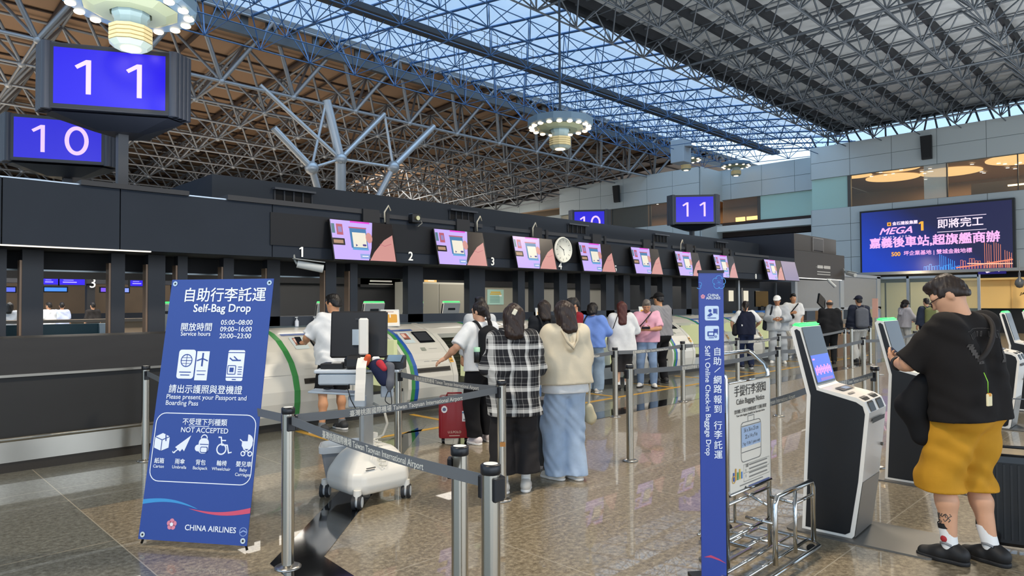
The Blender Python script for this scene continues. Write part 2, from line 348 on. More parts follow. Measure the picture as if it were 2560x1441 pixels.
# dark plain counter left of the bag drop row
CNT = M('252322', .55, noise=.25, scale=2.5, stretch=(1, 1, 6)); CNT2 = M('1f1f1f', .6, noise=.12, scale=6); STL = M('b8b4aa', .22, 1., noise=.08, scale=4)
cn = thing('check_in_counter', 'long dark plain counter with steel kick plate behind the blue standing banner', 'counter', (0, 0, 0))
B().bb((-6, 7.97, .93), (3.55, 8.6, 1.28)).obj('upper_panel', CNT, cn); B().bb((-6, 7.99, .3), (3.55, 8.5, .93)).obj('lower_panel', CNT2, cn)
B().bb((-6, 7.955, .91), (3.55, 7.99, .935)).obj('trim_rail', M('9d988e', .3, 1), cn)
B().tube([(-6, 7.9, .33), (3.55, 7.9, .33)], .022, 10).obj('foot_rail', STL, cn); B().bb((-6, 7.98, .1), (3.55, 8.02, .3)).obj('kick_plate', STL, cn)
B().bb((-6, 8.0, 0), (3.55, 8.4, .1)).obj('plinth', M('3a352f', .3, .6), cn)
bw('floor_island', M('4a4845', .6), ((-6, 10.2, 0), (17, 11.4, .19)))
bw('trim_60', M('1d4650', .5), ((-2, 9.9, .0), (2.36, 10.0, 1.36)), ((3.6, 9.9, 0), (6.4, 10, 1.3)))
bw('trim_61', M('b8cad2', .4), ((2.36, 9.85, .9), (2.62, 10.0, 1.36)), ); bw('trim_62', M('8d7f70', .5), ((-4, 10.6, 1.36), (4.2, 10.9, 1.4)))
# inner side of the island: conveyor well, inner wall with cupboards
bw('wall_island_inner', M('2f3033', .6, noise=.06, scale=2), ((6.2, 13.0, 1.0), (9.4, 13.1, 2.4)))
bw('wall_island_grey', M('8b8a84', .6), ((13.2, 13.0, 0), (20, 13.1, 2.4)))
bw('wall_dark_end', M('2b2e33', .4, noise=.05), ((20.5, 11.0, 0), (27.5, 11.1, 2.35)), ((17.2, 9.36, 0), (17.3, 13, 2.3)))
bw('trim_36', M('b5b8ba', .3, .8), ((21.9, 10.95, 0), (21.97, 11.0, 2.3)), ((24.6, 10.95, 0), (24.66, 11.0, 2.3)), ((18.4, 9.3, .9), (18.5, 9.38, 2.3)))
# ---------------- far side hall beyond the islands
bw('wall_left', M('2a2320', .8), ((-30, 80, 0), (62, 80.4, 9)))
bw('wall_far_row', M('26262a', .6), ((-14, 27.9, 2.35), (22, 28.4, 3.2)), ((-14, 36, 0), (22, 36.2, 1.2)))
bw('wall_far_backdrop', M('56483a', .7, noise=.3, scale=.9), ((-20, 44, 0), (40, 44.3, 3.4)))
bw('wall_far_counter', M('8a7a68', .5), ((-14, 27.7, .98), (22, 28.4, 1.08)), ((-14, 28, 0), (22, 28.2, .98)))
q = B()
for i in range(13): q.bb((-14+i*2.9, 28.0, 1.0), (-13.75+i*2.9, 28.3, 2.4))
q.obj('wall_far_piers', M('17171a', .6), kind='structure')
# ---------------- far wall: white metal panels, windows of the upper floor
PAN = M('b4bcbd', .38, .15, noise=.03, scale=.4); SEAM = M('6d7678', .6)
def panels(name, X, y0, y1, z0, z1, ny, nz, m=PAN, t=.3):
    q = B().bb((X+.03, y0, z0), (X+t, y1, z1), SEAM); dy = (y1-y0)/ny; dz = (z1-z0)/nz
    for i in range(ny):
        for j in range(nz): q.bb((X, y0+i*dy+.012, z0+j*dz+.012), (X+.05, y0+(i+1)*dy-.012, z0+(j+1)*dz-.012), m)
    return q.obj(name, None, kind='structure')
panels('wall_right_upper', 42, -1.4, 16.42, 9.0, 10.95, 8, 2); panels('wall_right_lower', 42, -1.4, 16.42, 3.2, 7.15, 8, 4)
panels('wall_mid_upper', 45, 16.4, 25.5, 8.9, 11.05, 4, 2); panels('wall_mid_lower', 45, 16.4, 25.5, 2.6, 6.2, 4, 2)
bw('trim_37', M('d6d8d4', .5), ((44.2, 16.42, 6.55), (45.2, 25.5, 6.95)), ((44.2, 16.42, 5.75), (45.2, 25.5, 6.05)))
bw('wall_mid_slot', M('2b1c16', .7, noise=.5, scale=1.2), ((45, 16.42, 6.95), (45.2, 25.5, 7.25)), ((45, 16.42, 6.05), (45.2, 25.5, 6.55)))
panels('wall_left_upper', 42, 24.0, 36.8, 8.75, 10.95, 6, 2); panels('wall_left_lower', 42, 24.0, 36.8, 2.6, 7.15, 6, 3)
panels('wall_left_far', 45, 36.8, 62, 8.0, 11.0, 10, 2); bw('wall_left_far_base', PAN, ((45, 36.8, 0), (45.3, 62, 8.0)))
bw('wall_left_return', M('a7adac', .5), ((42.1, 23.9, 2.6), (45.2, 24.0, 7.15)), ((42.1, 23.9, 8.8), (45.2, 24.0, 10.95)), ((42.1, 16.42, 9.0), (45.2, 16.5, 10.95)), ((42.1, 16.42, 3.2), (45.2, 16.5, 7.15)), ((42.1, 36.7, 2.6), (45.1, 36.8, 10.9)))
# upper-floor rooms behind the windows
ROOM = M('8a6a4c', .7, noise=.15, scale=.5)
bw('wall_upper_room', ROOM, ((52, -3, 6.9), (52.2, 42, 10)), ); bw('ceiling_upper_room', M('94785a', .7), ((42.2, -3, 9.35), (52, 16.3, 9.45)), ((45.3, 16.4, 9.35), (52, 24, 9.45)), ((42.2, 24, 9.35), (52, 42, 9.45)))
bw('floor_upper_room', M('4a3a2e', .6), ((42.3, -3, 7.0), (52, 16.3, 7.1)), ((45.3, 16.4, 7.0), (52, 24, 7.1)), ((42.3, 24, 7.0), (52, 42, 7.1)))
q = B()
for y, x, w in ((14.6, 44.2, .9), (13.2, 46.5, 1.5), (12.2, 43.4, 1.3), (10.2, 47, 1.6), (6.3, 45.5, 1.9), (3.2, 48, 2.)):
    q.lathe([(0, 0), (w, 0), (w, .04)], (x, y, 9.28), 28)
q.obj('ceiling_light_coves', E('f0bd7c', 1.1), kind='structure')
q = B(); random.seed(8)
for i in range(46):
    q.lathe([(0, 0), (.1, 0)], (42.8+random.random()*6, -1+random.random()*17, 9.27), 10)
    if i < 22: q.lathe([(0, 0), (.09, 0)], (42.8+random.random()*6, 24.2+random.random()*13, 9.27), 10)
q.obj('ceiling_downlights', E('fff0d8', 4), kind='structure')
lamp('upper_room_light', 'AREA', (47, 6, 9.2), 1100, WARM, 8, (0, 0, -1), 14); lamp('upper_room_light', 'AREA', (47, 30, 9.2), 500, WARM, 8, (0, 0, -1), 12)
FROST = M('a3c4bb', .35, noise=.03, scale=.3); MUL = M('4a4642', .5)
def pane(name, X, y0, y1, z0=7.15, z1=9.0, g=None): return bw(name, g or glass('dfe6e2', .06), ((X+.1, y0, z0), (X+.13, y1, z1)))
pane('window_1', 42, 14.3, 16.42, g=FROST); pane('window_2', 42, 10.4, 14.2); pane('window_3', 42, 9.3, 10.4, g=glass('dde9ea', .35, .05)); pane('window_4', 42, 3.4, 9.3); pane('window_5', 42, -1.4, 3.4)
pane('window_6', 45, 16.5, 21.2, 7.2, 8.95, FROST); pane('window_7', 45, 21.2, 23.9, 7.2, 8.95); pane('window_8', 42, 24, 36.8, 7.15, 8.8)
bw('trim_38', MUL, ((42.02, 14.16, 7.15), (42.2, 14.34, 9)), ((42.05, 9.27, 7.15), (42.16, 9.33, 9)), ((42.05, 6.2, 7.15), (42.14, 6.25, 9)), ((45.05, 21.1, 7.2), (45.2, 21.3, 8.95)), ((42.05, 31.5, 7.15), (42.2, 31.7, 8.8)), ((42.05, 28.0, 7.15), (42.2, 28.1, 8.8)))
bw('wall_upper_screen', M('4d3b2e', .6, noise=.2, scale=3, stretch=(1, 6, 1)), ((42.6, 28.6, 7.1), (42.8, 32.2, 9.2)), ((44, 4.6, 7.1), (44.2, 8.6, 8.0)))
bw('trim_39', E('ffdca0', 3), ((43.6, 3.2, 7.62), (43.7, 6.9, 7.7)), ((46, 1.2, 7.8), (46.1, 3, 7.9)))
bw('trim_40', E('ffc070', 2.2), ((43.2, 26.3, 8.35), (43.3, 26.9, 8.75)), ((43.2, 24.8, 8.2), (43.3, 25.3, 8.6)), ((46.5, 21.8, 7.5), (46.6, 22.8, 7.75)), ((46.8, 23.1, 7.5), (46.9, 23.8, 7.8)))
# clerestory strip between the far wall and the roof: panes in a lattice of bars
bw('window_9', glass('d6ecff', .1), ((42.2, -6, 10.95), (42.23, 16.4, 11.75)))
q = B(); random.seed(3)
for i in range(34):
    y = -5+i*.64; q.tube([(42.15, y, 10.9), (42.15, y+random.uniform(-.5, .6), 11.78)], .05, 5)
q.obj('trim_41', M('3b4650', .5, .4), kind='structure')
# ---------------- ground floor of the far wall
bw('wall_right_soffit', M('8f959a', .5), ((40.5, -3, 3.05), (43, 14, 3.2))); bw('wall_right_band', M('0d0f12', .6), ((41.7, 5.2, 2.75), (42.0, 14, 3.25)))
bw('wall_right_backing', M('15171b', .5), ((43, -3, 0), (43.2, 14, 1.25)), ((42.6, 5, 1.2), (43, 14, 2.9)))
bw('wall_right_panel', M('e2bd77', .6), ((40.6, -2, 1.22), (40.75, 8.4, 2.62)), ((40.2, -2, 2.62), (42, 8.6, 2.72)))
bw('trim_42', M('c8a666', .5), ((40.57, 6.35, 1.22), (40.6, 6.38, 2.62)), ((40.57, 4.4, 1.22), (40.6, 4.42, 2.62)))
lamp('panel_wash', 'AREA', (39.9, 4.2, 2.68), 90, WARM, .5, (.5, 0, -.8), 7)
bw('wall_right_dark', M('0e1013', .4), ((41, -3, 0), (41.2, 9, 1.22)))
bw('wall_right_pale', M('b5ad8c', .45), *[((41.5, 8.7+1.2*k, 0), (41.6, 9.8+1.2*k, 2.62)) for k in range(4)]); lamp('panel_wash', 'AREA', (39, 10.5, 2.6), 60, WARM, .5, (.6, 0, -.7), 4)
text('JAPAN AIRLINES', .17, M('241d14', .6), bpy.data.objects['wall_right_panel'], basis((0, -1, 0), (-1, 0, 0), (40.59, 6.02, 1.93)), bold=.02, shear=.25, sx=1.15, space=1.05)
bw('wall_far_floor_end', M('6d6f70', .6), ((43.5, 8, 0), (43.7, 40, 3.2)))
# pale framed screen wall beyond the canopy end
GP = M('8e9194', .4, noise=.04); FRM = M('b4bdc6', .35, .4)
for i, (x0, x1) in enumerate(((24.6, 28.8), (29.2, 33.3))):
    bw('wall_screen_%d' % (i+1), GP, ((x0, 10.2, 1.35), (x1, 10.25, 2.62)))
bw('trim_43', FRM, ((24.4, 10.16, 1.25), (33.8, 10.3, 1.35)), ((24.4, 10.16, 2.62), (33.8, 10.3, 2.74)), ((28.8, 10.16, 1.3), (29.2, 10.3, 2.7)), ((33.3, 10.16, 1.3), (33.8, 10.3, 2.7)), ((24.4, 10.16, 0), (24.6, 10.3, 2.7)), ((33.6, 10.16, 0), (33.8, 10.3, 1.3)), ((29.0, 10.16, 0), (29.1, 10.3, 1.3)))
bw('window_10', glass('dcebe6', .12), ((33.8, 10.2, 0), (33.83, 6.4, 2.7)))
bw('trim_44', FRM, ((33.75, 9.0, 0), (33.85, 9.1, 2.7)), ((33.75, 7.7, 0), (33.85, 7.8, 2.7)), ((33.75, 6.35, 0), (33.85, 6.45, 2.7)), ((33.75, 6.4, 2.6), (33.85, 10.2, 2.7)))
# ================================================================ ROOF
def lattice(segs, r, name, m, n=5):
    V = np.zeros((len(segs)*2*n, 3)); F = []
    ang = np.arange(n)*2*np.pi/n
    for i, s in enumerate(segs):
        a, b = np.array(s[0], float), np.array(s[1], float); rr = s[2] if len(s) > 2 else r
        d = b-a; d = d/(np.linalg.norm(d)+1e-9); t = np.array([0, 0, 1.]) if abs(d[2]) < .9 else np.array([1., 0, 0])
        u = np.cross(d, t); u /= np.linalg.norm(u); w = np.cross(d, u); c = np.outer(np.cos(ang), u)+np.outer(np.sin(ang), w); o = i*2*n
        V[o:o+n] = a+c*rr; V[o+n:o+2*n] = b+c*rr
        for k in range(n): F.append((o+k, o+(k+1) % n, o+n+(k+1) % n, o+n+k))
    q = B(); q.v = [tuple(p) for p in V]; q.f = F; q.m = [0]*len(F); q.sm = [True]*len(F); q.ms = [m]
    return q.obj(name, m, kind='structure', fix=False)
# left side: steel space frame under a brown sloping ceiling
A = 3.18; sl = .045
def bot(i, j): return (1.6+A*i-3*A, 28.3+2.85*j, 10.85-.12*j)
def top(i, j): return (1.6+A*(i+.5)-3*A, 26.95+2.85*j, 13.35-.16*j)
random.seed(4); NI, NJ = 17, 15
seg = []
for i in range(NI):
    for j in range(NJ):
        p = bot(i, j); rb = .085 if j == 0 else .06
        if i < NI-1: seg.append((p, bot(i+1, j), rb))
        if j < NJ-1: seg.append((p, bot(i, j+1), .055))
        for di, dj in ((0, 0), (-1, 0), (0, 1), (-1, 1)):
            seg.append((p, top(i+di, j+dj), .1 if j == 0 and dj == 0 else .065))
        if i < NI-1: seg.append((top(i, j), top(i+1, j), .07))
        seg.append((top(i, j), top(i, j+1), .06))
lattice(seg, .07, 'trim_45', M('8d8f92', .4, .55, noise=.15, scale=.6))
q = B()
for i in range(NI):
    for j in range(NJ): q.sphere(bot(i, j), .15, None, 8, 5)
q.obj('trim_46', M('96989a', .4, .5), kind='structure')
tl = lambda y: 13.55-.056*(y-26.9)
q = B(); q.add([(-14, 27.2, tl(27.2)), (62, 27.2, tl(27.2)), (62, 82, tl(82)), (-14, 82, tl(82))], [[0, 1, 2, 3]])
q.add([(-14, 27.2, tl(27.2)+.15), (62, 27.2, tl(27.2)+.15), (62, 82, tl(82)+.15), (-14, 82, tl(82)+.15)], [[3, 2, 1, 0]])
q.obj('ceiling_left', M('8f7258', .75, noise=.15, scale=.5), kind='structure')
seg = []
for i in range(24): x = -6+2.4*i; seg.append(((x, 27, tl(27)-.12), (x, 80, tl(80)-.12), .13 if i % 2 else .06))
for j in range(18): y = 29+2.85*j; seg.append(((-14, y, tl(y)-.06), (60, y, tl(y)-.06), .05))
lattice(seg, .1, 'trim_47', M('33241d', .7), 4)
# gutter beam along the roof light
bw('trim_48', M('3a3d40', .5), ((-14, 27.0, 12.55), (60, 27.25, 12.95)), ((-14, 26.9, 13.35), (60, 27.2, 13.6)))
q = B()
for i in range(70): q.bb((-14+i*1.06, 27.1, 12.95), (-13.7+i*1.06, 27.2, 13.4))
q.obj('trim_49', M('44474a', .5), kind='structure')
# tree column carrying the left frame
tc_ = [PY(*p, 28.3) for p in ((851, 398), (890, 478), (684, 320), (779, 420), (983, 418), (816, 251), (1084, 316), (650, 213), (961, 285))]
base = Vector((tc_[1].x, 29.7, 3.3)); Y2 = 31.1
n0 = tc_[0]; nl, nr = tc_[3], tc_[4]
col = [(base, n0, .26), (n0, tc_[5], .22), (base, nl, .16), (nl, tc_[2], .16), (base, nr, .16), (nr, tc_[6], .16), (n0, tc_[8], .12), (n0, tc_[7], .1), (nl, n0, .07), (n0, nr, .07), (nl, tc_[5], .07), (nr, tc_[8], .07), (base, (n0.x+1, 33, n0.z-1), .25)]
lattice(col, .2, 'trim_50', M('a9abad', .35, .5), 10)
q = B()
for p in (n0, nl, nr): q.sphere(p, .32, None, 12, 8)
q.obj('trim_51', M('9fa1a3', .35, .5), kind='structure')
# roof light: sloping panes on bars above a steel lattice, blue sky glare put into its colour
zs = lambda y: 11.75+(y-14.9)/12.*1.65
def sky_pane(i, x0, x1):
    q = B(); q.add([(x0, 14.9, zs(14.9)), (x1, 14.9, zs(14.9)), (x1, 27, zs(27)), (x0, 27, zs(27))], [[0, 1, 2, 3]]); q.obj('window_%d' % (11+i), glass('cfe6ff', .05), kind='structure', fix=False)
for i in range(7): sky_pane(i, -14+i*8.3, -14+(i+1)*8.3)
BLU = M('224a74', .45, .2); S = 1.98
seg = []; X0 = -5.; n = 25; rows = [16.0, 18.0, 20.0, 22.0, 24.0]; zb = 10.55
def sb(i, j): return (X0+S*i, rows[j], zb+.09*j)
def st(i, j): y = rows[0]-1+2*j; return (X0+S*(i+.5), y, zs(y)-.12)
for i in range(n):
    for j in range(5):
        p = sb(i, j)
        if i < n-1: seg.append((p, sb(i+1, j), .022))
        if j < 4: seg.append((p, sb(i, j+1), .02))
        for di, dj in ((0, 0), (-1, 0), (0, 1), (-1, 1)): seg.append((p, st(i+di, j+dj), .018))
    for j in range(6):
        seg.append((st(i, j), st(i+1, j), .02))
        
for i in range(29): x = -8+i*1.98; seg.append(((x, 15, zs(15)-.05), (x, 27, zs(27)-.05), .05))
for i in range(24):                                     # edge diagonals up to the left chord
    seg.append((sb(i, 4), (X0+S*(i+.5), 26.9, 13.3), .03))
lattice(seg, .03, 'trim_52', BLU, 5)
# service walkway with railing under the roof light
q = B().bb((-12, 19.2, 11.35), (44, 19.75, 11.55)); q.obj('trim_53', M('22262c', .6), kind='structure')
seg = [((-12, 19.75, 11.5+.3*k), (44, 19.75, 11.5+.3*k), .014) for k in (1, 2, 3)]+[((-12+i*.7, 19.75, 11.5), (-12+i*.7, 19.75, 12.4), .014) for i in range(80)]
lattice(seg, .014, 'trim_54', M('26303c', .5), 4)
# right side: grey ceiling on dark beams with hanging struts
q = B(); q.bb((-14, -22, 11.95), (42.4, 14.9, 12.05)); q.obj('ceiling_right', M('a9adaf', .7, noise=.08, scale=.6), kind='structure')
seg = []; beams = B(); ry = [14.4-1.93*k for k in range(17)]
for k, y in enumerate(ry):
    beams.bb((-14, y-.07, 11.62), (42.3, y+.07, 11.95))
    if k < 8:
        for i in range(26):
            x = -8+1.95*i; p = (x, y, 10.75); seg.append((p, (x+.97, y, 11.65), .03)); seg.append((p, (x-.97, y, 11.65), .03))
            seg.append((p, (x+1.95, y, 10.75), .03)); seg.append((p, (x+.97, y-.96, 11.9), .028)); seg.append((p, (x-.97, y-.96, 11.9), .028)); seg.append((p, (x-.97, y+.96, 11.9), .028)); seg.append((p, (x+.97, y+.96, 11.9), .028))
            if i % 4 == 0: seg.append((p, (x, y-1.93, 10.75), .04))
for i in range(30): x = -8+1.72*i; seg.append(((x, -20, 11.82), (x, 14.8, 11.82), .05)); seg.append(((x+.8, -20, 11.6), (x+.8, 14.8, 11.6), .02))
beams.obj('trim_55', M('22252a', .6), kind='structure'); lattice(seg, .03, 'trim_56', M('5d646b', .45, .4), 5)
bw('trim_57', M('1d2126', .6), ((-14, 14.8, 11.6), (42.4, 15.0, 12.0)), ((42.2, -20, 11.72), (42.5, 15, 12.0)))
# ================================================================ CHECK-IN ROW
WHT = M('d3d2ca', .28, coat=.4); WHT2 = M('dfe0da', .4); BLACK = M('101113', .45); SCR = M('14161a', .12, coat=.5); GRN = M('3f8f4c', .4); BLUE = M('2457a8', .4)
LET = M('f4f4f0', .5); CHR = M('cfd0ce', .12, 1.); GREY = M('8c8f92', .45)
ids = ['1', '2', '3', '4', '5', '6', '', '8']
numx = [PY(*p, 8.47) for p in ((755, 630), (1028, 642), (1233, 655), (1402, 666), (1540, 673), (1654, 681), None, (1891, 692)) if p]
front = bpy.data.objects['wall_canopy_front']
def one(mt, hh, mat, name, parent, wd=.17):
    sn = Sheet(mt); sn.poly([(-.02*hh, -hh/2), (wd*hh, -hh/2), (wd*hh, hh/2), (-.02*hh, hh/2)], mat); sn.poly([(-.02*hh, hh/2), (-.02*hh, hh*.5-wd*hh), (-.19*hh, hh*.22), (-.26*hh, hh*.32)], mat); return sn.obj(name, parent)
for s, p in zip([i for i in ids if i], numx):
    if s == '1': one(basis((1, 0, 0), (0, -1, 0), (p.x, 8.483, p.z)), .135, LET, 'lettering', front); continue
    text(s, .19, LET, front, basis((1, 0, 0), (0, -1, 0), (p.x, 8.484, p.z)), 'CENTER', .004, .015)
# ---------------- self bag drop units
PRO = [(8.12, .1), (8.06, .2), (8.03, .35), (8.03, .5), (8.09, .68), (8.2, .84), (8.36, .98), (8.56, 1.11), (8.76, 1.19), (8.98, 1.24), (9.1, 1.26)]
def extr(x0, x1, prof, m=None):
    q = B(); n = len(prof); q.add([(x, y, z) for x in (x0, x1) for y, z in prof], [[i, (i+1) % n, n+(i+1) % n, n+i] for i in range(n)]+[list(range(n)), list(range(n, 2*n))[::-1]], m); return q
def off(prof, d):
    o = []
    for i, (y, z) in enumerate(prof):
        a, b = prof[max(i-1, 0)], prof[min(i+1, len(prof)-1)]; ty, tz = b[0]-a[0], b[1]-a[1]; L = math.hypot(ty, tz); o.append((y-tz/L*d, z+ty/L*d))
    return o
def onface(y, x, up=0.):
    for (y0, z0), (y1, z1) in zip(PRO[3:], PRO[4:]):
        if y <= y1: break
    t = (y-y0)/(y1-y0); n = Vector((0, -(z1-z0), y1-y0)).normalized()
    return basis((1, 0, 0), n, Vector((x, y, z0+t*(z1-z0)))+n*(.004+up))
GLOW = E('e6ecb4', .42)
def bag_drop(i, x, label):
    t = thing('self_bag_drop_unit', label, 'bag drop machine', (x, 0, 0), 0, 'self bag drop units in the row')
    first = i == 0
    extr(.0, .92, PRO+[(9.1, .1)]).obj('console_shell', WHT, t)
    o1, o2 = off(PRO, .007), off(PRO, -.01)
    extr(-.002 if first else .06, .075 if first else .12, o1+o2[::-1]).obj('green_band', GRN, t)
    if not first: extr(.12, .185, o1+o2[::-1]).obj('blue_band', BLUE, t)
    extr(.84, .93, off(PRO, .012)+o2[::-1]).obj('arch_trim', WHT, t)
    hood = PRO[7:]; extr(.93, 1.752, off(hood, .0)+[(9.1, 1.06), (8.6, 1.04)]).obj('hood', WHT, t)
    w = B().bb((.93, 8.88, .1), (1.76, 8.92, 1.1), M('1a1b1a', .5))
    for k in range(12): w.bb((.95, 8.86, .2+.07*k), (1.7, 8.885, .215+.07*k), M('4a4a46', .4, .5))
    w.obj('shutter', None, t); B().bb((.94, 8.16, .3), (1.76, 8.88, .36)).obj('conveyor', M('1d1e1f', .6), t)
    B().bb((.93, 8.14, .1), (1.76, 8.2, .32)).obj('front_apron', M('b9bcb8', .35, .4), t)
    B().bb((1.69, 8.3, .36), (1.75, 8.86, 1.06)).obj('light_panel', GLOW, t)
    if i in (3, 4, 6): B().bb((.96, 8.2, .36), (1.5, 8.26, .86)).obj('glass_gate', M('c9d3c4', .25), t)
    B().bb((0 if not first else -.55, 8.16, 0), (1.752, 9.1, .1)).obj('plinth', M('2b2823', .5), t)
    sh = Sheet(onface(8.5, .62)); sh.poly(rrect(.3, .3, .015), SCR); s_ = sh.obj('touch_screen', t)
    sh = Sheet(onface(8.5, .62, .002)); sh.poly(rrect(.25, .22, .01, cy=.01), E('4a4c50' if i else '6a6560', .25)); sh.obj('display', s_)
    sh = Sheet(onface(8.5, .3)); sh.poly(rrect(.2, .28, .02), M('c9d8dc', .3)); sh.rect(0, .03, .12, .17, M('a05c50', .5), .002); sh.rect(-.02, .05, .06, .09, M('e4c6b8', .5), .003); sh.rect(-.01, -.04, .09, .03, M('59483f', .5), .003); sh.obj('guide_picture', t)
    sh = Sheet(onface(8.27, .5)); sh.rect(-.05, 0, .09, .07, M('8f958a', .3)); sh.rect(.13, 0, .16, .006, GREY); sh.obj('barcode_reader', t)
    sh = Sheet(onface(8.14, .45)); sh.rect(.04, 0, .6, .003, M('a8a9a4', .5)); sh.rect(-.05, -.03, .1, .008, GREY); sh.rect(.15, -.03, .22, .008, GREY); sh.obj('printed_notes', t)
    sh = Sheet(onface(8.065, .48)); sh.rect(0, .0, .66, .07, M('37332d', .4)); sh.rect(.02, .0, .56, .03, BLACK, .002); sh.obj('ticket_slot', t)
    sh = Sheet(onface(8.14, .86, .01)); sh.rect(0, -.02, .07, .13, M('d9a33a', .5)); sh.rect(0, .01, .05, .03, BLACK, .002); sh.rect(0, -.05, .05, .02, M('7a5a1c', .5), .002); sh.obj('warning_label', t)
    sh = Sheet(onface(8.72, .4)); sh.rect(-.05, 0, .42, .06, M('3b5a9a', .4)); sh.rect(.3, 0, .26, .05, M('b9b2ac', .4)); sh.obj('top_label', t)
    if first:
        e = extr(-.55, 0, PRO+[(9.1, .1)]); e.obj('end_shell', WHT, t)
        sh = Sheet(onface(8.1, -.28)); sh.rect(0, 0, .54, .004, M('9a9b96', .5)); sh.obj('panel_seam', t)
    return t
BD = 4.09; PIT = 1.755
names = ['white self bag drop unit with one green stripe at the near end of the row', 'white self bag drop unit with green and blue stripes behind the red suitcase', 'self bag drop unit under the counter number 3', 'self bag drop unit under the counter number 4 and the clock', 'self bag drop unit under the counter number 5', 'self bag drop unit under the counter number 6', 'self bag drop unit behind the narrow blue banner', 'self bag drop unit at the far end of the row']
for i in range(8): bag_drop(i, BD+PIT*i, names[i])
t = thing('conveyor_end_tunnel', 'grey ribbed half-round tunnel with white rim closing the bag drop row', 'conveyor tunnel', (BD+PIT*8, 0, 0))
extr(.12, .9, off(PRO, -.04)+[(9.1, .1)]).obj('ribbed_cover', M('77736e', .5, noise=.3, scale=3, stretch=(14, .3, .3)), t); extr(0, .12, off(PRO, .03)+[(9.1, .1)]).obj('white_rim', WHT, t); extr(.9, 1.3, off(PRO, .02)+[(9.1, .1)]).obj('end_rim', WHT, t)
wt = B().add([(3.54, 9.1, 1.26), (BD+PIT*8+1.3, 9.1, 1.26), (BD+PIT*8+1.3, 9.19, 1.285), (3.54, 9.19, 1.285)], [[0, 1, 2, 3]]); wt.slab([(3.54, 9.1, 1.2), (BD+PIT*8+1.3, 9.1, 1.2), (BD+PIT*8+1.3, 9.19, 1.225), (3.54, 9.19, 1.225)], (0, 0, .06))
tag(wt.obj('conveyor_cover', M('9db2bd', .12, .3, coat=.6)), 'long blue-grey glossy cover running behind the bag drop units', 'conveyor cover')
# small things on the cover
def placard(x, y, z, label, h=.27, w=.3):
    t = thing('sign_holder', label, 'sign', (x, y, z), math.radians(-20), 'acrylic signs on the bag drop row')
    a = basis((1, 0, 0), (0, -.97, .22), (0, 0, h/2)); q = B().slab([a @ Vector((u, v, 0)) for u, v in rrect(w, h, .012)], (0, .004, 0)); q.obj('acrylic_stand', M('d9dcda', .2), t)
    sh = Sheet(a); sh.rect(0, 0, w*.9, h*.9, M('efe9dc', .5)); sh.poly(rrect(w*.74, h*.5, .02, cy=-.01), M('d99d2b', .5), .002); sh.rect(0, .03, .015, .05, LET, .003); sh.rect(0, h*.36, w*.4, .008, M('8a3b30', .5), .002); sh.obj('printed_card', t)
    B().bb((-w/2, -.02, 0), (w/2, .08, .006)).obj('foot', M('cfd4d4', .2), t); return t
placard(BD+PIT+.32, 8.95, 1.235, 'yellow suitcase notice in an acrylic stand beside the black monitor back')
placard(BD+PIT*3+.35, 8.95, 1.235, 'yellow suitcase notice behind the bob-haired woman in light blue')
placard(BD+PIT*5+.3, 8.95, 1.235, 'yellow suitcase notice on the unit under number 6')
for j, px in enumerate((742, 787)):
    p = PY(px, 822, 9.15); t = thing('pump_bottle', ['white pump bottle on the glossy cover, nearer the blue banner', 'white pump bottle on the glossy cover, nearer the man in shorts'][j], 'bottle', (p.x, 9.15, 1.268), 0, 'pump bottles on the cover')
    B().lathe([(0, 0), (.026, 0), (.028, .01), (.028, .08), (.012, .1), (.012, .112), (0, .112)], n=14).obj('bottle', M('e2e6ee', .3), t); B().tube([(0, 0, .11), (0, 0, .135), (-.03, -.01, .135)], .006, 8).bb((-.015, -.012, .134), (.012, .012, .142)).obj('pump', LET, t)
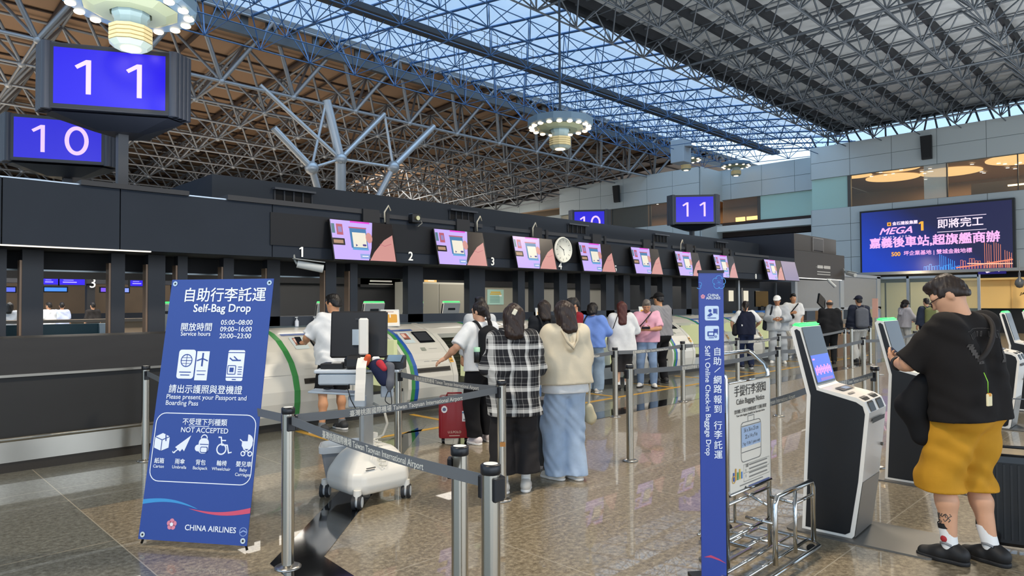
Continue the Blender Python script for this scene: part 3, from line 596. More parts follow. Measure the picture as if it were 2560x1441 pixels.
# ---------------- monitors hung on the canopy
mons = [(825, 648), (1086, 658), (1282, 671), (1447, 678), (1578, 683), (1688, 688), (1784, 692), (1911, 699)]
mlab = ['between the numbers 1 and 2', 'between the numbers 2 and 3', 'left of the clock', 'between the clock and the number 5', 'between the numbers 5 and 6', 'right of the number 6', 'above the narrow blue banner', 'last before the dim lilac screen']
LIL = E('bfa8ff', .62); TEAL = E('3f77a8', .6); CREAM = E('e6e0cf', .6); SKN = E('c98f8a', .6); DKS = E('211a1c', .3); MAG = E('d13cc4', .7); PNK = E('b0596a', .6)
def monitor(x, label, ad=True, w=1.02, h=.575):
    t = thing('display_monitor', 'flat screen with bag drop film '+label if ad else label, 'monitor', (x+w/2, 8.33, 2.49), 0, 'monitors along the canopy'); t.rotation_euler.x = math.radians(-14)
    B().box((0, .03, 0), (w+.02, .05, h+.02), None, None, .006).obj('casing', M('0c0d10', .3), t)
    B().bb((-.2, .05, -.02), (.2, .1, .12)).obj('wall_bracket', M('202225', .5), t)
    m = basis((1, 0, 0), (0, -1, 0), (0, .0042, 0)); s = Sheet(m); a, b = w/2, h/2
    if ad:
        s.poly([(-a, -b), (a, -b), (a, b), (-a, b)], LIL, .0005)
        s.poly([(.17, b), (a, b), (a, -b), (.03, -b), (.10, -.1)], DKS, .001); s.poly([(.05, -b), (a-.02, -b), (a-.02, .12), (.33, .03), (.14, -.16)], SKN, .0015)
        s.line([(.25, -.03), (.33, -.06), (.45, -.02)], .006, PNK, .002)
        s.rect(-.09, .04, .27, .3, TEAL, .001); s.rect(-.08, .01, .22, .22, CREAM, .0015); s.rect(-.09, .19, .29, .02, PNK, .0012)
        s.disc(-.14, -.07, .022, E('4a3f86', .6), .002, 3); s.poly(rrect(.06, .03, .012, cx=-.01, cy=-.065), E('4a3f86', .6), .002)
        s.rect(-.08, -.125, .26, .03, E('5f9ed0', .6), .002); s.disc(.08, .05, .055, SKN, .0025, 14, .08)
        s.rect(-.38, .15, .1, .16, PNK, .001); s.rect(-.375, .15, .06, .08, E('8d7fb8', .6), .0015); s.rect(-.48, .16, .05, .14, E('567f8a', .5), .001)
        s.poly(rrect(.2, .1, .01, cx=-.42, cy=-.03), DKS, .001); s.rect(-.42, -.03, .15, .05, E('a8876f', .6), .0015)
        s.poly([(-.2, b), (.12, b), (.12, b-.025), (-.2, b-.025)], MAG, .0012); s.rect(-.02, -.23, .16, .07, E('8aa0d8', .6), .001); s.rect(-.02, -.23, .1, .012, LET, .0015)
    else: s.poly([(-a, -b), (a, -b), (a, b), (-a, b)], E('8f86a8', .5), .0005)
    s.obj('screen', t); return t
for p, l in zip(mons, mlab): monitor(PY(*p, 8.4).x, l)
monitor(PY(1951, 698, 8.4).x+.03, 'dim plain lilac screen at the far end of the monitor row', False, .98)
t = thing('wall_clock', 'round white clock hung on the canopy above number 4', 'clock', (9.74, 8.47, 2.60)); q = B(); m = basis((1, 0, 0), (0, -1, 0), (0, 0, 0))
R_ = m.to_3x3(); q = B().lathe([(0, 0), (.235, 0), (.25, .02), (.235, .05), (.22, .045), (.22, .03), (0, .03)], n=32); q.v = [tuple(m @ Vector(v)) for v in q.v]; q.obj('dial', M('e6e6da', .4), t)
s = Sheet(m)
for k in range(12): a = math.radians(30*k); s.line([(.17*math.sin(a), .17*math.cos(a)), (.2*math.sin(a), .2*math.cos(a))], .012, M('7d7d74', .5), .032)
s.obj('hour_marks', t); s = Sheet(m); s.line([(.0, -.0), (-.11, .07)], .012, BLACK, .034); s.line([(0, 0), (.03, -.1)], .008, BLACK, .036); s.disc(0, 0, .012, BLACK, .037); s.obj('hands', t)
# cameras, spotlights and loose cabling on the canopy
def cctv(p, d, label, s=1.):
    t = thing('security_camera', label, 'camera', p); d = Vector(d).normalized(); q = B().cyl(Vector((0, 0, 0)), d*.34*s, .05*s, .055*s, 12); q.obj('housing', M('b9bdbc', .4), t); B().tube([(0, 0, 0), (0, .06*s, .05*s), (0, .1*s, .14*s)], .016*s, 8).obj('bracket', M('8d9190', .4), t); B().slab([(-.06*s, -.08*s, .06*s), (.3*s, -.2*s, .02*s), (.34*s, -.05*s, .03*s), (-.03*s, .08*s, .07*s)], (0, 0, .008)).obj('sun_shield', M('a9adad', .4), t); return t
cctv((4.32, 8.42, 2.13), (.9, -.4, -.18), 'grey security camera under the canopy below number 1'); cctv((24.3, 8.35, 2.55), (-.5, -.8, -.2), 'round security camera at the far end of the canopy', 1.2)
cctv((22.9, 8.45, 2.29), (.2, -.6, -.7), 'small white spotlight camera under the far canopy light', .9)
def cable(pts, label, r=.012, m=None): tag(B().tube(pts, r, 6).obj('cable_loop', m or M('b8b3a2', .5)), label, 'cable', 'loose cables on the canopy')
for x, l in ((5.72, 'above the first monitor'), (7.55, 'above the second monitor'), (8.9, 'above the monitor left of the clock'), (13.9, 'behind the narrow banner monitor')):
    cable([(x, 8.44, 2.80), (x-.02, 8.42, 2.95), (x+.05, 8.42, 3.05), (x+.1, 8.44, 2.98)], 'pale cable looping over the canopy edge '+l)
t = thing('projector', 'small black projector box on the canopy edge between the monitors', 'projector', (6.25, 8.42, 2.9)); B().box((0, 0, 0), (.16, .12, .14), None, None, .01).obj('housing', BLACK, t); B().tube([(.08, 0, .03), (.14, 0, -.06), (.06, 0, -.12)], .008, 6).obj('cable', M('8c8c84', .5), t); B().cyl((0, -.06, 0), (0, -.09, 0), .035, None, 12).obj('lens', M('c7b98a', .2, .8), t)
text('______  ________', .1, LET, bpy.data.objects['wall_canopy_end'], basis((1, 0, 0), (0, -1, 0), (22.0, 8.49, 2.74)))
s = Sheet(basis((1, 0, 0), (0, -1, 0), (22.6, 8.493, 2.62))); s.rect(-.25, .09, .45, .1, M('a9a8a4', .5)); s.rect(.33, .09, .55, .1, M('a9a8a4', .5)); s.rect(.05, -.07, 1.1, .03, M('a9a8a4', .5)); s.rect(.05, -.15, 1.1, .03, M('a9a8a4', .5)); s.obj('lettering_bars', bpy.data.objects['wall_canopy_end'])
for o in [o for o in bpy.data.objects if o.type == 'FONT' and o.data.body.startswith('____')]: bpy.data.objects.remove(o)
# ================================================================ SELF CHECK-IN KIOSKS
KP = [(.334, 0), (.289, .949), (.397, 1.405), (.372, 1.43), (.328, 1.42), (.222, 1.015), (.2, 1.0), (-.03, .955), (-.08, .93), (-.109, .86), (-.06, .394), (-.005, .03), (.02, 0)]
def kiosk(label, on=False, w=.42, group='self check-in kiosks'):
    t = thing('check_in_kiosk', label, 'kiosk', (0, 0, 0), 0, group)
    n = len(KP); q = B(); q.add([(x, y, z) for x in (0, w) for y, z in KP], [[i, (i+1) % n, n+(i+1) % n, n+i] for i in range(n)]+[list(range(n)), list(range(n, 2*n))[::-1]]); q.obj('housing', M('e9e5dc', .3, coat=.3), t)
    cy, cz = .16, .6
    ins = [(.309, .03), (.262, .945), (.368, 1.395), (.352, 1.405), (.33, 1.39), (.222, .985), (-.03, .925), (-.07, .9), (-.083, .85), (-.035, .394), (.02, .05), (.05, .03)]
    for x, d in ((-.003, .004), (w-.001, .004)): B().slab([(x, y, z) for y, z in ins], (d, 0, 0)).obj('side_panel', M('101114', .4), t)
    up = Vector((0, .328-.222, 1.42-1.015)).normalized(); nrm = Vector((0, -up.z, up.y)); mid = Vector((w/2, .275, 1.2175))
    m = basis((1, 0, 0), nrm, mid+nrm*.004); s = Sheet(m); s.poly(rrect(w-.03, .41, .015), M('0f1114', .22, coat=.12, spec=.3)); sc = s.obj('screen', t)
    if on:
        s = Sheet(m); s.poly([(-.185, -.19), (.185, -.19), (.185, .0), (-.185, .0)], E('2f57d8', .75), .002); p = E('d98ad8', .75)
        for k in range(9): s.rect(-.15+.037*k, -.115+.012*(k % 2), .028, .055, p, .0026); s.rect(-.15+.037*k, -.105, .036, .012, p, .003)
        s.rect(.02, -.175, .26, .02, E('8a58b8', .7), .003); s.rect(-.15, -.03, .05, .012, p, .003); s.obj('display_picture', sc)
    q = B(); q.tube([(0, .36, 1.436), (w, .36, 1.436)], .012, 8); q.bb((.0, .335, 1.427), (w, .38, 1.436)); q.obj('status_light', E('3dff6a', 1.4), t)
    s = Sheet(basis((1, 0, 0), (0, -.2, .98), (w/2, .09, .984))); s.rect(.03, .02, .26, .06, M('2b3340', .15)); s.rect(-.1, -.06, .12, .02, M('77736a', .4)); s.rect(.05, .02, .12, .04, E('9fb8d8', .3), .002); s.obj('document_reader', t)
    for x0 in (.05, .25):
        q = B()
        pts = [(-.005, .955), (-.05, .945), (-.087, .915), (-.107, .86)]; vs = [(x0+dx, y-.004, z+.004) for y, z in pts for dx in (0, .12)]; q.add(vs, [[2*i, 2*i+1, 2*i+3, 2*i+2] for i in range(3)])
        q.obj('printer_slot', BLACK, t)
    f = Vector((0, -.06-(-.109), .394-.86)); nf = basis((1, 0, 0), (0, -.995, -.105), (w/2, -.112, .8)); s = Sheet(nf); s.rect(0, 0, .3, .03, BLACK); s.obj('boarding_pass_slot', t)
    q = B(); q.add([(.004, -.063, .394), (w-.004, -.063, .394), (w-.004, -.008, .02), (.004, -.008, .02)], [[0, 1, 2, 3]]); q.obj('lower_door', M('a6a29b', .35, .7), t)
    B().cyl((w-.05, -.085, .6), (w-.05, -.1, .6), .012, None, 10).obj('lock', M('77736c', .3, 1), t)
    B().bb((.12, .355, 1.27), (.3, .375, 1.33)).obj('rear_grip', BLACK, t)
    B().slab([(a-.0+w/2, b-.02, 0) for a, b in rrect(.56, .9, .05)], (0, 0, .012)).obj('floor_plate', M('6f6d69', .45, .6), t)
    return t
k1 = kiosk('nearest check-in kiosk, showing a blue and pink picture', True); k1.location = (4.83, 1.645, 0); k1.rotation_euler.z = math.radians(3)
k2 = kiosk('check-in kiosk with a dark screen beside the man in yellow shorts'); k2.location = (6.66, 1.66, 0)
for x, l in ((8.5, 'third kiosk of the row, half hidden by the man in yellow shorts'), (10.33, 'fourth kiosk of the row, right of the black shirt'), (12.16, 'fifth kiosk of the row, at the right edge of the photo'), (13.98, 'last kiosk of the row, behind the one at the right edge')): dup(k2, (x, 1.66, 0), 0, l)
kb = [((390, 770), 'kiosk back with green top left of the blue standing banner'), ((795, 772), 'kiosk back with green top left of the man at the first unit'), ((908, 772), 'kiosk back with green top above the black monitor'), ((1007, 772), 'kiosk back with green top right of the black monitor'), ((1100, 772), 'kiosk back with green top in front of the grey cupboards')]
for (px, py), l in kb: p = PY(px, py, 10.9); dup(k2, (p.x+.21, 10.9, .19), math.pi, l)
# ================================================================ SIGN TOWERS, CHANDELIERS
def sign_tower(pos, face_deg, z0, h, w, digits, post_z, label, size=.62):
    t = thing('gate_sign', label, 'row sign', (pos[0], pos[1], post_z), 0, 'lit row number signs')
    zc = z0-post_z; q = B(); R = w*.5/math.tan(math.radians(60))+.17; hexa = []; faces = []
    for k in range(3):
        a = math.radians(face_deg+120*k); n = Vector((math.cos(a), math.sin(a), 0)); u = Vector((-n.y, n.x, 0)); c = n*R; faces.append((n, u, c)); hexa += [c-u*w/2, c+u*w/2]
    def ring(s, z): return [Vector((p.x*s, p.y*s, z)) for p in hexa]
    vs = ring(1, zc)+ring(1, zc+h); q.add(vs, [[i, (i+1) % 6, 6+(i+1) % 6, 6+i] for i in range(6)]+[list(range(6)), list(range(6, 12))])
    vs = ring(.94, zc-.03)+ring(.35, zc-.16); q.add(vs, [[i, (i+1) % 6, 6+(i+1) % 6, 6+i] for i in range(6)]+[list(range(6)), list(range(6, 12))]); q.obj('cabinet', M('1d212b', .45), t)
    for k in range(3):
        a, b = hexa[2*k+1], hexa[(2*k+2) % 6]; q = B()
        for j in range(4): p = a.lerp(b, (j+.5)/4); q.cyl((p.x, p.y, zc-.01), (p.x, p.y, zc+h+.01), .055*w/1.2, None, 10)
        q.obj('ribbed_corner', M('2b303b', .4), t)
    B().bb((-.06, -.06, 0), (.06, .06, zc-.1)).obj('post', M('2a2d33', .5), t)
    for n, u, c in faces:
        m = basis(u, n, c+n*.004+Vector((0, 0, zc+h/2))); s = Sheet(m); s.rect(0, 0, w*.97, h*.96, M('15181f', .3)); s.rect(0, 0, w*.9, h*.86, E('1f08d8', .6), .003); so = s.obj('lit_face', t)
        for j, dg_ in enumerate(digits):
            sn = Sheet(basis(u, n, c+n*.008+u*(w*(.205 if digits == '11' else .19)*(2*j-1))+Vector((0, 0, zc+h/2)))); hd_ = size*.68; NUM = E('e4c4ff', .72)
            if dg_ == '1': sn.poly([(.02*size, -hd_/2), (.11*size, -hd_/2), (.11*size, hd_/2), (.02*size, hd_/2)], NUM); sn.poly([(.02*size, hd_/2), (.02*size, hd_*.36), (-.13*size, hd_*.22), (-.175*size, hd_*.31)], NUM)
            else: sn.line([(.215*size*math.cos(a), (hd_*.47)*math.sin(a)) for a in [2*math.pi*i/32 for i in range(32)]], .095*size, NUM, .0012, True)
            sn.obj('numeral', t)
        if 0: text(dg_, size, E('e8c8ff', .95), t, basis(u, n, c+n*.012+u*(w*(.21 if digits == '11' else .19)*(2*j-1))+Vector((0, 0, zc+h/2))), 'CENTER', .002, .012, name='numeral')
    return t
def at(px, py, fw):
    d = ray(px, py); return Vector(CAM+d*fw/FPX)
p = at(262, 200, 8.5); sign_tower((p.x+.28, p.y+.3), -118, 3.98, .80, 1.36, '11', 2.88, 'large lit blue sign 11 on a post at the upper left')
p = at(128, 358, 10.7); sign_tower((p.x+.28, p.y+.3), -114, 3.82, .72, 1.3, '10', 2.88, 'lit blue sign 10 partly behind the large 11')
p = at(1742, 525, 21.5); sign_tower((p.x+.2, p.y+.3), -140, 4.05, .92, 1.28, '11', 2.5, 'smaller lit blue sign 11 in front of the far white wall', .66)
p = at(1481, 547, 28); sign_tower((p.x+.2, p.y+.3), -143, 4.35, 1.05, 1.35, '10', 0, 'lit blue sign 10 cut off by the canopy roof in the distance', .75)
LAMPE = E('ffdfae', 4.5); CRM = M('c9b98a', .5); CHB = M('5d7486', .45)
def chandelier(pos, D, label, ring=18, ceil=13.):
    t = thing('chandelier', label, 'chandelier', pos, 0, 'round hall chandeliers'); k = D
    B().lathe([(.03*k, .1*k), (.40*k, .1*k), (.5*k, .07*k), (.5*k, -.02*k), (.455*k, -.045*k), (.455*k, -.05*k), (.36*k, -.045*k), (.3*k, -.02*k), (0, -.02*k)], n=12, smooth=False).obj('canopy_disc', CHB, t)
    B().lathe([(.36*k, -.046*k), (.27*k, -.085*k), (.16*k, -.085*k), (.15*k, -.05*k)], n=10, smooth=False).obj('inner_ring', M('8d957c', .5), t)
    B().lathe([(.14*k, -.05*k), (.145*k, -.1*k), (.125*k, -.13*k), (.125*k, -.215*k)], n=10, smooth=False).obj('neck', M('8aa0a4', .4), t)
    pr = [(.125*k, -.2*k)]
    for j in range(4): z = -.2*k-.033*k*j; pr += [(.165*k, z), (.165*k, z-.022*k), (.15*k, z-.025*k), (.15*k, z-.031*k)]
    B().lathe(pr+[(.15*k, -.335*k)], n=10, smooth=False).obj('ribbed_drum', CRM, t)
    B().lathe([(.165*k, -.33*k), (.125*k, -.365*k), (0, -.37*k)], n=10, smooth=False).obj('drum_base', M('8f9a92', .4), t)
    B().lathe([(0, -.374*k), (.075*k, -.374*k), (.07*k, -.366*k)], n=20).obj('bottom_lamp', LAMPE, t)
    for i in range(ring):
        a = 2*math.pi*i/ring; B().sphere((.43*k*math.cos(a), .43*k*math.sin(a), -.055*k), (.042*k, .042*k, .02*k), None, 12, 6).obj('ring_lamp', LAMPE, t)
    B().cyl((0, 0, .1*k), (0, 0, ceil-pos[2]), .018*k, None, 8).obj('stem', M('2f3a46', .4), t); return t
p = at(328, 12, 7.5); chandelier(p, 1.34, 'large chandelier with glowing lamps hanging over the sign 11 at upper left', 16, 12.8)
p = at(1400, 312, 17.5); chandelier(p, 1.72, 'chandelier with a ring of lamps hanging in the middle of the hall', 18, 11.4)
lamp('chandelier_glow', 'SPOT', (p.x, p.y, p.z-.75), 500, WARM, .3, spread=150)
for px, py, fw, l in ((1715, 398, 44, 'small distant chandelier in front of the grey box above the far wall'), (1840, 413, 46, 'most distant chandelier, just above the far wall top')):
    p = at(px, py, fw); chandelier(p, 2.0, l, 12, 11.5)
p = at(76, 470, 11.5); t = chandelier(p, 1.05, 'cream chandelier drum peeping over the canopy below the sign 10', 12, 3.3)
p = at(1702, 380, 41); t = thing('loudspeaker_rack', 'pale grey box hanging at the far end of the roof light', 'speaker box', p); B().box((0, 0, 0), (.9, .9, 1.4), None, None, .03).obj('housing', M('8d979f', .5), t); B().lathe([(0, 0), (.3, 0), (.3, .05), (0, .1)], (0, -.47, .2), 14).obj('horn', M('6d6f72', .5), t); B().cyl((0, 0, .7), (0, 0, 2.), .04).obj('hanger', M('4a5058', .5), t)
for (px, py), l in (((2316, 370), 'black loudspeaker on the white wall above the restaurant windows'), ((1541, 486), 'black loudspeaker on the white wall above the dark signs')):
    p = PX(px, py, 41.65); t = thing('loudspeaker', l, 'loudspeaker', (41.65, p.y, p.z)); q = B(); q.slab([(-.15, -.27, .65), (-.15, .27, .65), (-.02, .24, -.6), (-.02, -.24, -.6)], (.2, 0, 0)); q.obj('cabinet', M('0c0c0e', .6), t); B().bb((.0, -.04, -.1), (.345, .04, .1)).obj('wall_bracket', M('33363a', .5), t); B().slab([(-.158, -.24, .6), (-.158, .24, .6), (-.04, .21, -.5), (-.04, -.21, -.5)], (-.006, 0, 0)).obj('grille', M('17181a', .8), t)
# ================================================================ LARGE ADVERTISING SCREEN
t = thing('advertising_screen', 'large lit advertising screen with pink writing and a night skyline', 'screen', (41.8, 9.96, 4.95)); w, h = 7.05, 3.42
B().bb((-.12, -w/2-.1, -h/2-.1), (.18, w/2+.1, h/2+.1)).obj('frame', M('090a0d', .4), t)
def ramp_screen():
    m = bpy.data.materials.new('advert_picture'); m.use_nodes = True; nt = m.node_tree; p = nt.nodes['Principled BSDF']; tc = nt.nodes.new('ShaderNodeTexCoord'); sp = nt.nodes.new('ShaderNodeSeparateXYZ'); cr = nt.nodes.new('ShaderNodeValToRGB')
    mm = nt.nodes.new('ShaderNodeMath'); mm.operation = 'MULTIPLY_ADD'; mm.inputs[1].default_value = -.11; mm.inputs[2].default_value = .5; ad = nt.nodes.new('ShaderNodeMath'); ad.operation = 'MULTIPLY_ADD'; ad.inputs[1].default_value = .13
    L = nt.links; L.new(tc.outputs['Object'], sp.inputs[0]); L.new(sp.outputs['Y'], mm.inputs[0]); L.new(sp.outputs['Z'], ad.inputs[0]); L.new(mm.outputs[0], ad.inputs[2]); L.new(ad.outputs[0], cr.inputs[0])
    e = cr.color_ramp.elements; e[0].position = .05; e[0].color = (*srgb('0f45d8'), 1); e[1].position = .6; e[1].color = (*srgb('1a1c4a'), 1); L.new(cr.outputs[0], p.inputs['Emission Color']); p.inputs['Emission Strength'].default_value = .55; p.inputs['Base Color'].default_value = (.01, .01, .03, 1); p.inputs['Roughness'].default_value = .4; return m
B().bb((-.14, -w/2, -h/2), (-.12, w/2, h/2)).obj('picture', ramp_screen(), t)
def AM(a, b, o=.0): return basis((0, -1, 0), (-1, 0, 0), (-.145-o, -a, b))
PKL = E('f3b3e6', .75); WHL = E('f0dcf0', .75); ORL = E('ffab2e', .8)
text('嘉義後車站,超旗艦商辦', .6, PKL, t, AM(-.05, -.12), 'CENTER', .004, .035); text('500', .31, ORL, t, AM(-2.0, -.75), 'LEFT', .004, .025); text('坪企業基地 | 雙城金融地標', .27, PKL, t, AM(-1.38, -.74), 'LEFT', .004, .015)
text('即將完工', .52, WHL, t, AM(.25, .72), 'LEFT', .004, .02); text('金石建設集團', .21, WHL, t, AM(-1.92, .95), 'LEFT', .004, .03); text('MEGA', .52, PKL, t, AM(-2.62, .55), 'LEFT', .004, .022, sx=1.2, shear=.35); one(AM(-.5, .72), .5, ORL, 'lettering', t, .22); text('COMING  SOON', .11, WHL, t, AM(-2.6, .23), 'LEFT', .004, .01, space=2.2)
s = Sheet(AM(0, 0)); s.rect(1.35, 1.08, 2.2, .03, WHL); s.rect(1.35, .32, 2.2, .03, WHL); s.rect(-2.08, .95, .2, .2, ORL); s.rect(-2.08, .95, .1, .1, E('7a4a10', .6), .002)
random.seed(11); OP = E('f08a6a', .7); CY = E('3f9cff', .8)
for k in range(30):
    x = -.4+k*.13; hh = random.uniform(.1, .35)*(1 if k < 12 else 1.6); c = CY if k < 13 else OP
    s.line([(x, -h/2+.02), (x, -h/2+hh), (x+.09, -h/2+hh), (x+.09, -h/2+.02)], .018, c, .003)
for x, hh, c in ((.35, .85, CY), (.75, .6, CY), (2.35, 1.35, OP), (2.75, 1.35, OP), (3.2, .9, OP)):
    for j in range(4): s.line([(x+j*.09, -h/2), (x+j*.09, -h/2+hh-.05*j)], .022, c, .004)
s.obj('skyline_artwork', t); s = Sheet(AM(0, 0)); s.line([(1.1, -h/2+.1), (2.0, -h/2+.2), (2.8, -h/2+.32), (3.5, -h/2+.42)], .07, OP, .004); s.line([(1.6, -h/2+.3), (2.6, -h/2+.24), (3.5, -h/2+.22)], .05, E('ffc0a0', .8), .005); s.obj('bridge_artwork', t)
p = PX(2480, 678, 40.75); t = thing('hanging_sign', 'small dark hanging sign with lit white arrow under the advertising screen', 'sign', (40.75, p.y, p.z)); B().box((0, 0, 0), (.12, 1.15, .3)).obj('panel', E('1f0f78', .5), t); s = Sheet(basis((0, -1, 0), (-1, 0, 0), (-.062, 0, 0))); s.line([(-.3, .08), (-.2, -.06), (.05, .02)], .07, WHL); s.line([(.2, .1), (.3, -.02)], .06, WHL); s.obj('lit_arrow', t); B().cyl((0, 0, .15), (0, 0, 3.05-p.z), .02).box((0, 0, 3.04-p.z), (.2, .2, .02)).obj('hanger', GREY, t)
p = PX(2549, 708, 39.5); t = thing('dome_camera', 'dark dome camera hanging before the yellow wall panel', 'camera', (39.5, p.y, p.z)); B().lathe([(.05, .5), (.05, .25), (.18, .1), (.2, -.05), (.12, -.2), (0, -.24)], n=16).obj('dome', M('5a5d60', .3), t); B().cyl((0, 0, .4), (0, 0, 1.1), .02).obj('stem', GREY, t)
# ================================================================ FAR ISLAND: lit screens seen between the piers
def far_screen(px0, py0, px1, py1, Y, col, label, words=None, s_=.7):
    a, b = PY(px0, py0, Y), PY(px1, py1, Y); w, h = b.x-a.x, a.z-b.z; t = thing('far_screen', label, 'screen', ((a.x+b.x)/2, Y, (a.z+b.z)/2), 0, 'lit screens of the far row')
    B().bb((-w/2-.04, 0, -h/2-.04), (w/2+.04, .1, h/2+.04)).obj('casing', BLACK, t); s = Sheet(basis((1, 0, 0), (0, -1, 0), (0, -.001, 0))); s.rect(0, 0, w, h, E(col, s_)); s.obj('screen', t)
    if words: text(words, h*.26, E('d8ccff', .8), t, basis((1, 0, 0), (0, -1, 0), (w*.08, -.006, h*.28)), 'CENTER', .002, .03, sx=1.2)
    if words:
        s = Sheet(basis((1, 0, 0), (0, -1, 0), (0, -.004, 0))); s.rect(-w*.15, -h*.05, w*.4, h*.07, E('8f86ff', .7)); s.rect(-w*.1, -h*.25, w*.55, h*.1, E('a59cff', .7)); s.rect(w*.4, h*.28, w*.09, h*.24, E('a59cff', .8)); s.obj('small_print', t)
for a in ((108, 686, 145, 712, '2a12d0', 'blue airline screen at the left, first behind the piers', 'UNITED'), (149, 686, 212, 713, '2a12d0', 'wide blue airline screen left of the small number 3', 'UNITED'), (326, 690, 366, 716, '2a12d0', 'blue airline screen left of the standing banner', 'UNITED'), (706, 698, 748, 722, '2a12d0', 'blue airline screen left of the pale pink one', 'UNITED'), (750, 699, 791, 723, 'd9b4f0', 'pale pink screen behind the piers', None)):
    far_screen(*a[:4], 27.8, a[4], a[5], a[6], .8)
for a in ((111, 719, 167, 729, '4f8ff0', 'strip-shaped light blue screen below the wide airline screen'), (15, 719, 38, 730, '5f6ff0', 'strip-shaped screen at the left edge behind the piers'), (252, 720, 266, 730, '7a55e0', 'short violet strip screen left of a pier'), (312, 721, 322, 731, '8a9cff', 'tiny pale strip screen left of the standing banner')):
    far_screen(*a[:4], 30, a[4], a[5], None, .8)
text('3', .5, LET, bpy.data.objects['wall_far_row'], basis((1, 0, 0), (0, -1, 0), (PY(222, 709, 27.88).x, 27.88, PY(222, 709, 27.88).z)))
# cupboards, poster and small items inside the island
t = thing('cupboard', 'tall grey cupboard with two doors behind the kiosk backs', 'cupboard', (PY(1020, 720, 12.3).x, 12.3, 0)); wx = PY(1168, 720, 12.3).x-PY(1020, 720, 12.3).x
B().bb((0, .02, 0), (wx, .5, 2.08)).obj('body', M('b9b8ae', .5), t)
for i in (0, 1):
    d = B().bb((i*wx/2+.02, 0, .05), ((i+1)*wx/2-.02, .02, 2.04)).obj('door', M('8f8c80', .5), t); B().tube([(wx/2+(-.12 if i == 0 else .12), -.02, 1.0), (wx/2+(-.12 if i == 0 else .12), -.04, 1.1), (wx/2+(-.12 if i == 0 else .12), -.02, 1.2)], .012, 6).obj('handle', CHR, d)
p0, p1 = PY(1221, 724, 12.9), PY(1262, 762, 12.9)
bw('wall_island_pale', M('989687', .55), ((PY(1168, 740, 12.95).x+.02, 12.95, 0), (PY(1300, 740, 12.95).x, 13.0, 2.1)))
t = thing('poster', 'pale green poster with yellow heading on the grey cupboards', 'poster', ((p0.x+p1.x)/2, 12.94, (p0.z+p1.z)/2)); w, h = p1.x-p0.x, p0.z-p1.z
B().bb((-w/2, 0, -h/2), (w/2, .006, h/2)).obj('sheet', M('a8cfc4', .6), t); s = Sheet(basis((1, 0, 0), (0, -1, 0), (0, -.001, 0))); s.rect(0, h*.32, w*.6, h*.09, M('d8b23c', .5)); s.rect(0, h*.2, w*.7, h*.08, M('d8b23c', .5))
for k in range(5): s.rect(-w*.05, h*(.02-.09*k), w*.6, h*.035, M('5f8f86', .5))
s.rect(w*.3, h*.1, w*.15, h*.1, LET); s.obj('print', t)
for (x0, y0, x1, y1, Y, c, l) in ((895, 694, 995, 720, 13.0, '1b1c1f', 'dark notice board with white heading behind the second pier'), (1057, 697, 1085, 713, 12.5, 'e0b06a', 'cream illuminated panel above the grey cupboards'), (1890, 706, 1922, 760, 12, '0', 'x')):
    if c == '0': continue
    a, b = PY(x0, y0, Y), PY(x1, y1, Y); w, h = b.x-a.x, a.z-b.z; t = thing('notice_board', l, 'sign', ((a.x+b.x)/2, Y-.1, (a.z+b.z)/2)); B().bb((-w/2, 0, -h/2), (w/2, .05, h/2)).obj('panel', E(c, .8) if c != '1b1c1f' else M(c, .4), t)
    s = Sheet(basis((1, 0, 0), (0, -1, 0), (0, -.001, 0))); s.rect(0, h*.15, w*.55, h*.16, LET); s.rect(0, -h*.15, w*.6, h*.08, LET); s.obj('print', t)
for k, (px, w_) in enumerate(((1865, .32), (1895, .3), (1828, .3), (1840, .2))):
    if k > 2: break
    p = PY(px, 742, 10.9); bw('window_%d' % (30+k), E('e8e0c8', .7), ((p.x, 10.97, 1.62), (p.x+w_, 10.99, 1.98)))
# ================================================================ QUEUE STANCHIONS
BELT = M('63676b', .6); BT = '臺灣桃園國際機場 Taiwan Taoyuan International Airport'
STEEL = M('bdb8ac', .2, 1., noise=.12, scale=3, stretch=(6, 6, .2)); CAP = M('14151a', .35)
def post(x, y, label, h=.97, r=.037):
    t = thing('queue_stanchion', label, 'stanchion', (x, y, 0), 0, 'queue stanchions')
    B().lathe([(0, 0), (.078, 0), (.08, .006), (.06, .016), (r, .022)], n=28).obj('base_plate', M('a8a6a2', .3, 1.), t)
    B().lathe([(r, .015), (r, h-.035)], n=24).obj('pole', STEEL, t)
    c = B().lathe([(r, h-.04), (r*1.09, h-.036), (r*1.09, h-.004), (r*.95, h), (0, h)], n=24).obj('cap', CAP, t)
    B().lathe([(r*.78, h+.0006), (0, h+.0008)], n=20).obj('cap_sticker', M('e8e8e4', .5), c)
    return t
def clip(t, d, h=.97, r=.037):
    d = Vector((d[0], d[1], 0)).normalized(); a = math.atan2(d.y, d.x); B().box(d*(r+.006)+Vector((0, 0, h-.095)), (.02, .05, .09), None, Matrix.Rotation(a, 3, 'Z'), .004).obj('belt_clip', CAP, t)
P_ = {'a': (1.95, 3.91), 'b': (1.82, 1.96), 'c': (1.95, 2.3), 'd': (3.83, 3.99), 'e': (2.24, 7.6), 'f': (3.95, 5.6), 'g': (7.71, 5.74), 'h': (5.68, 4.05), 'i': (9.63, 5.83), 'j': (11.16, 5.67), 'k': (9.34, 4.14), 'l': (13.07, 5.77), 'm': (17.1, 5.95), 'n': (12.82, 4.15), 'o': (18.5, 5.83), 'p': (16.05, 4.18), 'q': (5.98, 5.7), 'r': (5.58, 2.2), 's': (7.1, 2.2), 't': (3.85, 2.14), 'u': (17.4, 5.9), 'v': (16.5, 4.2)}
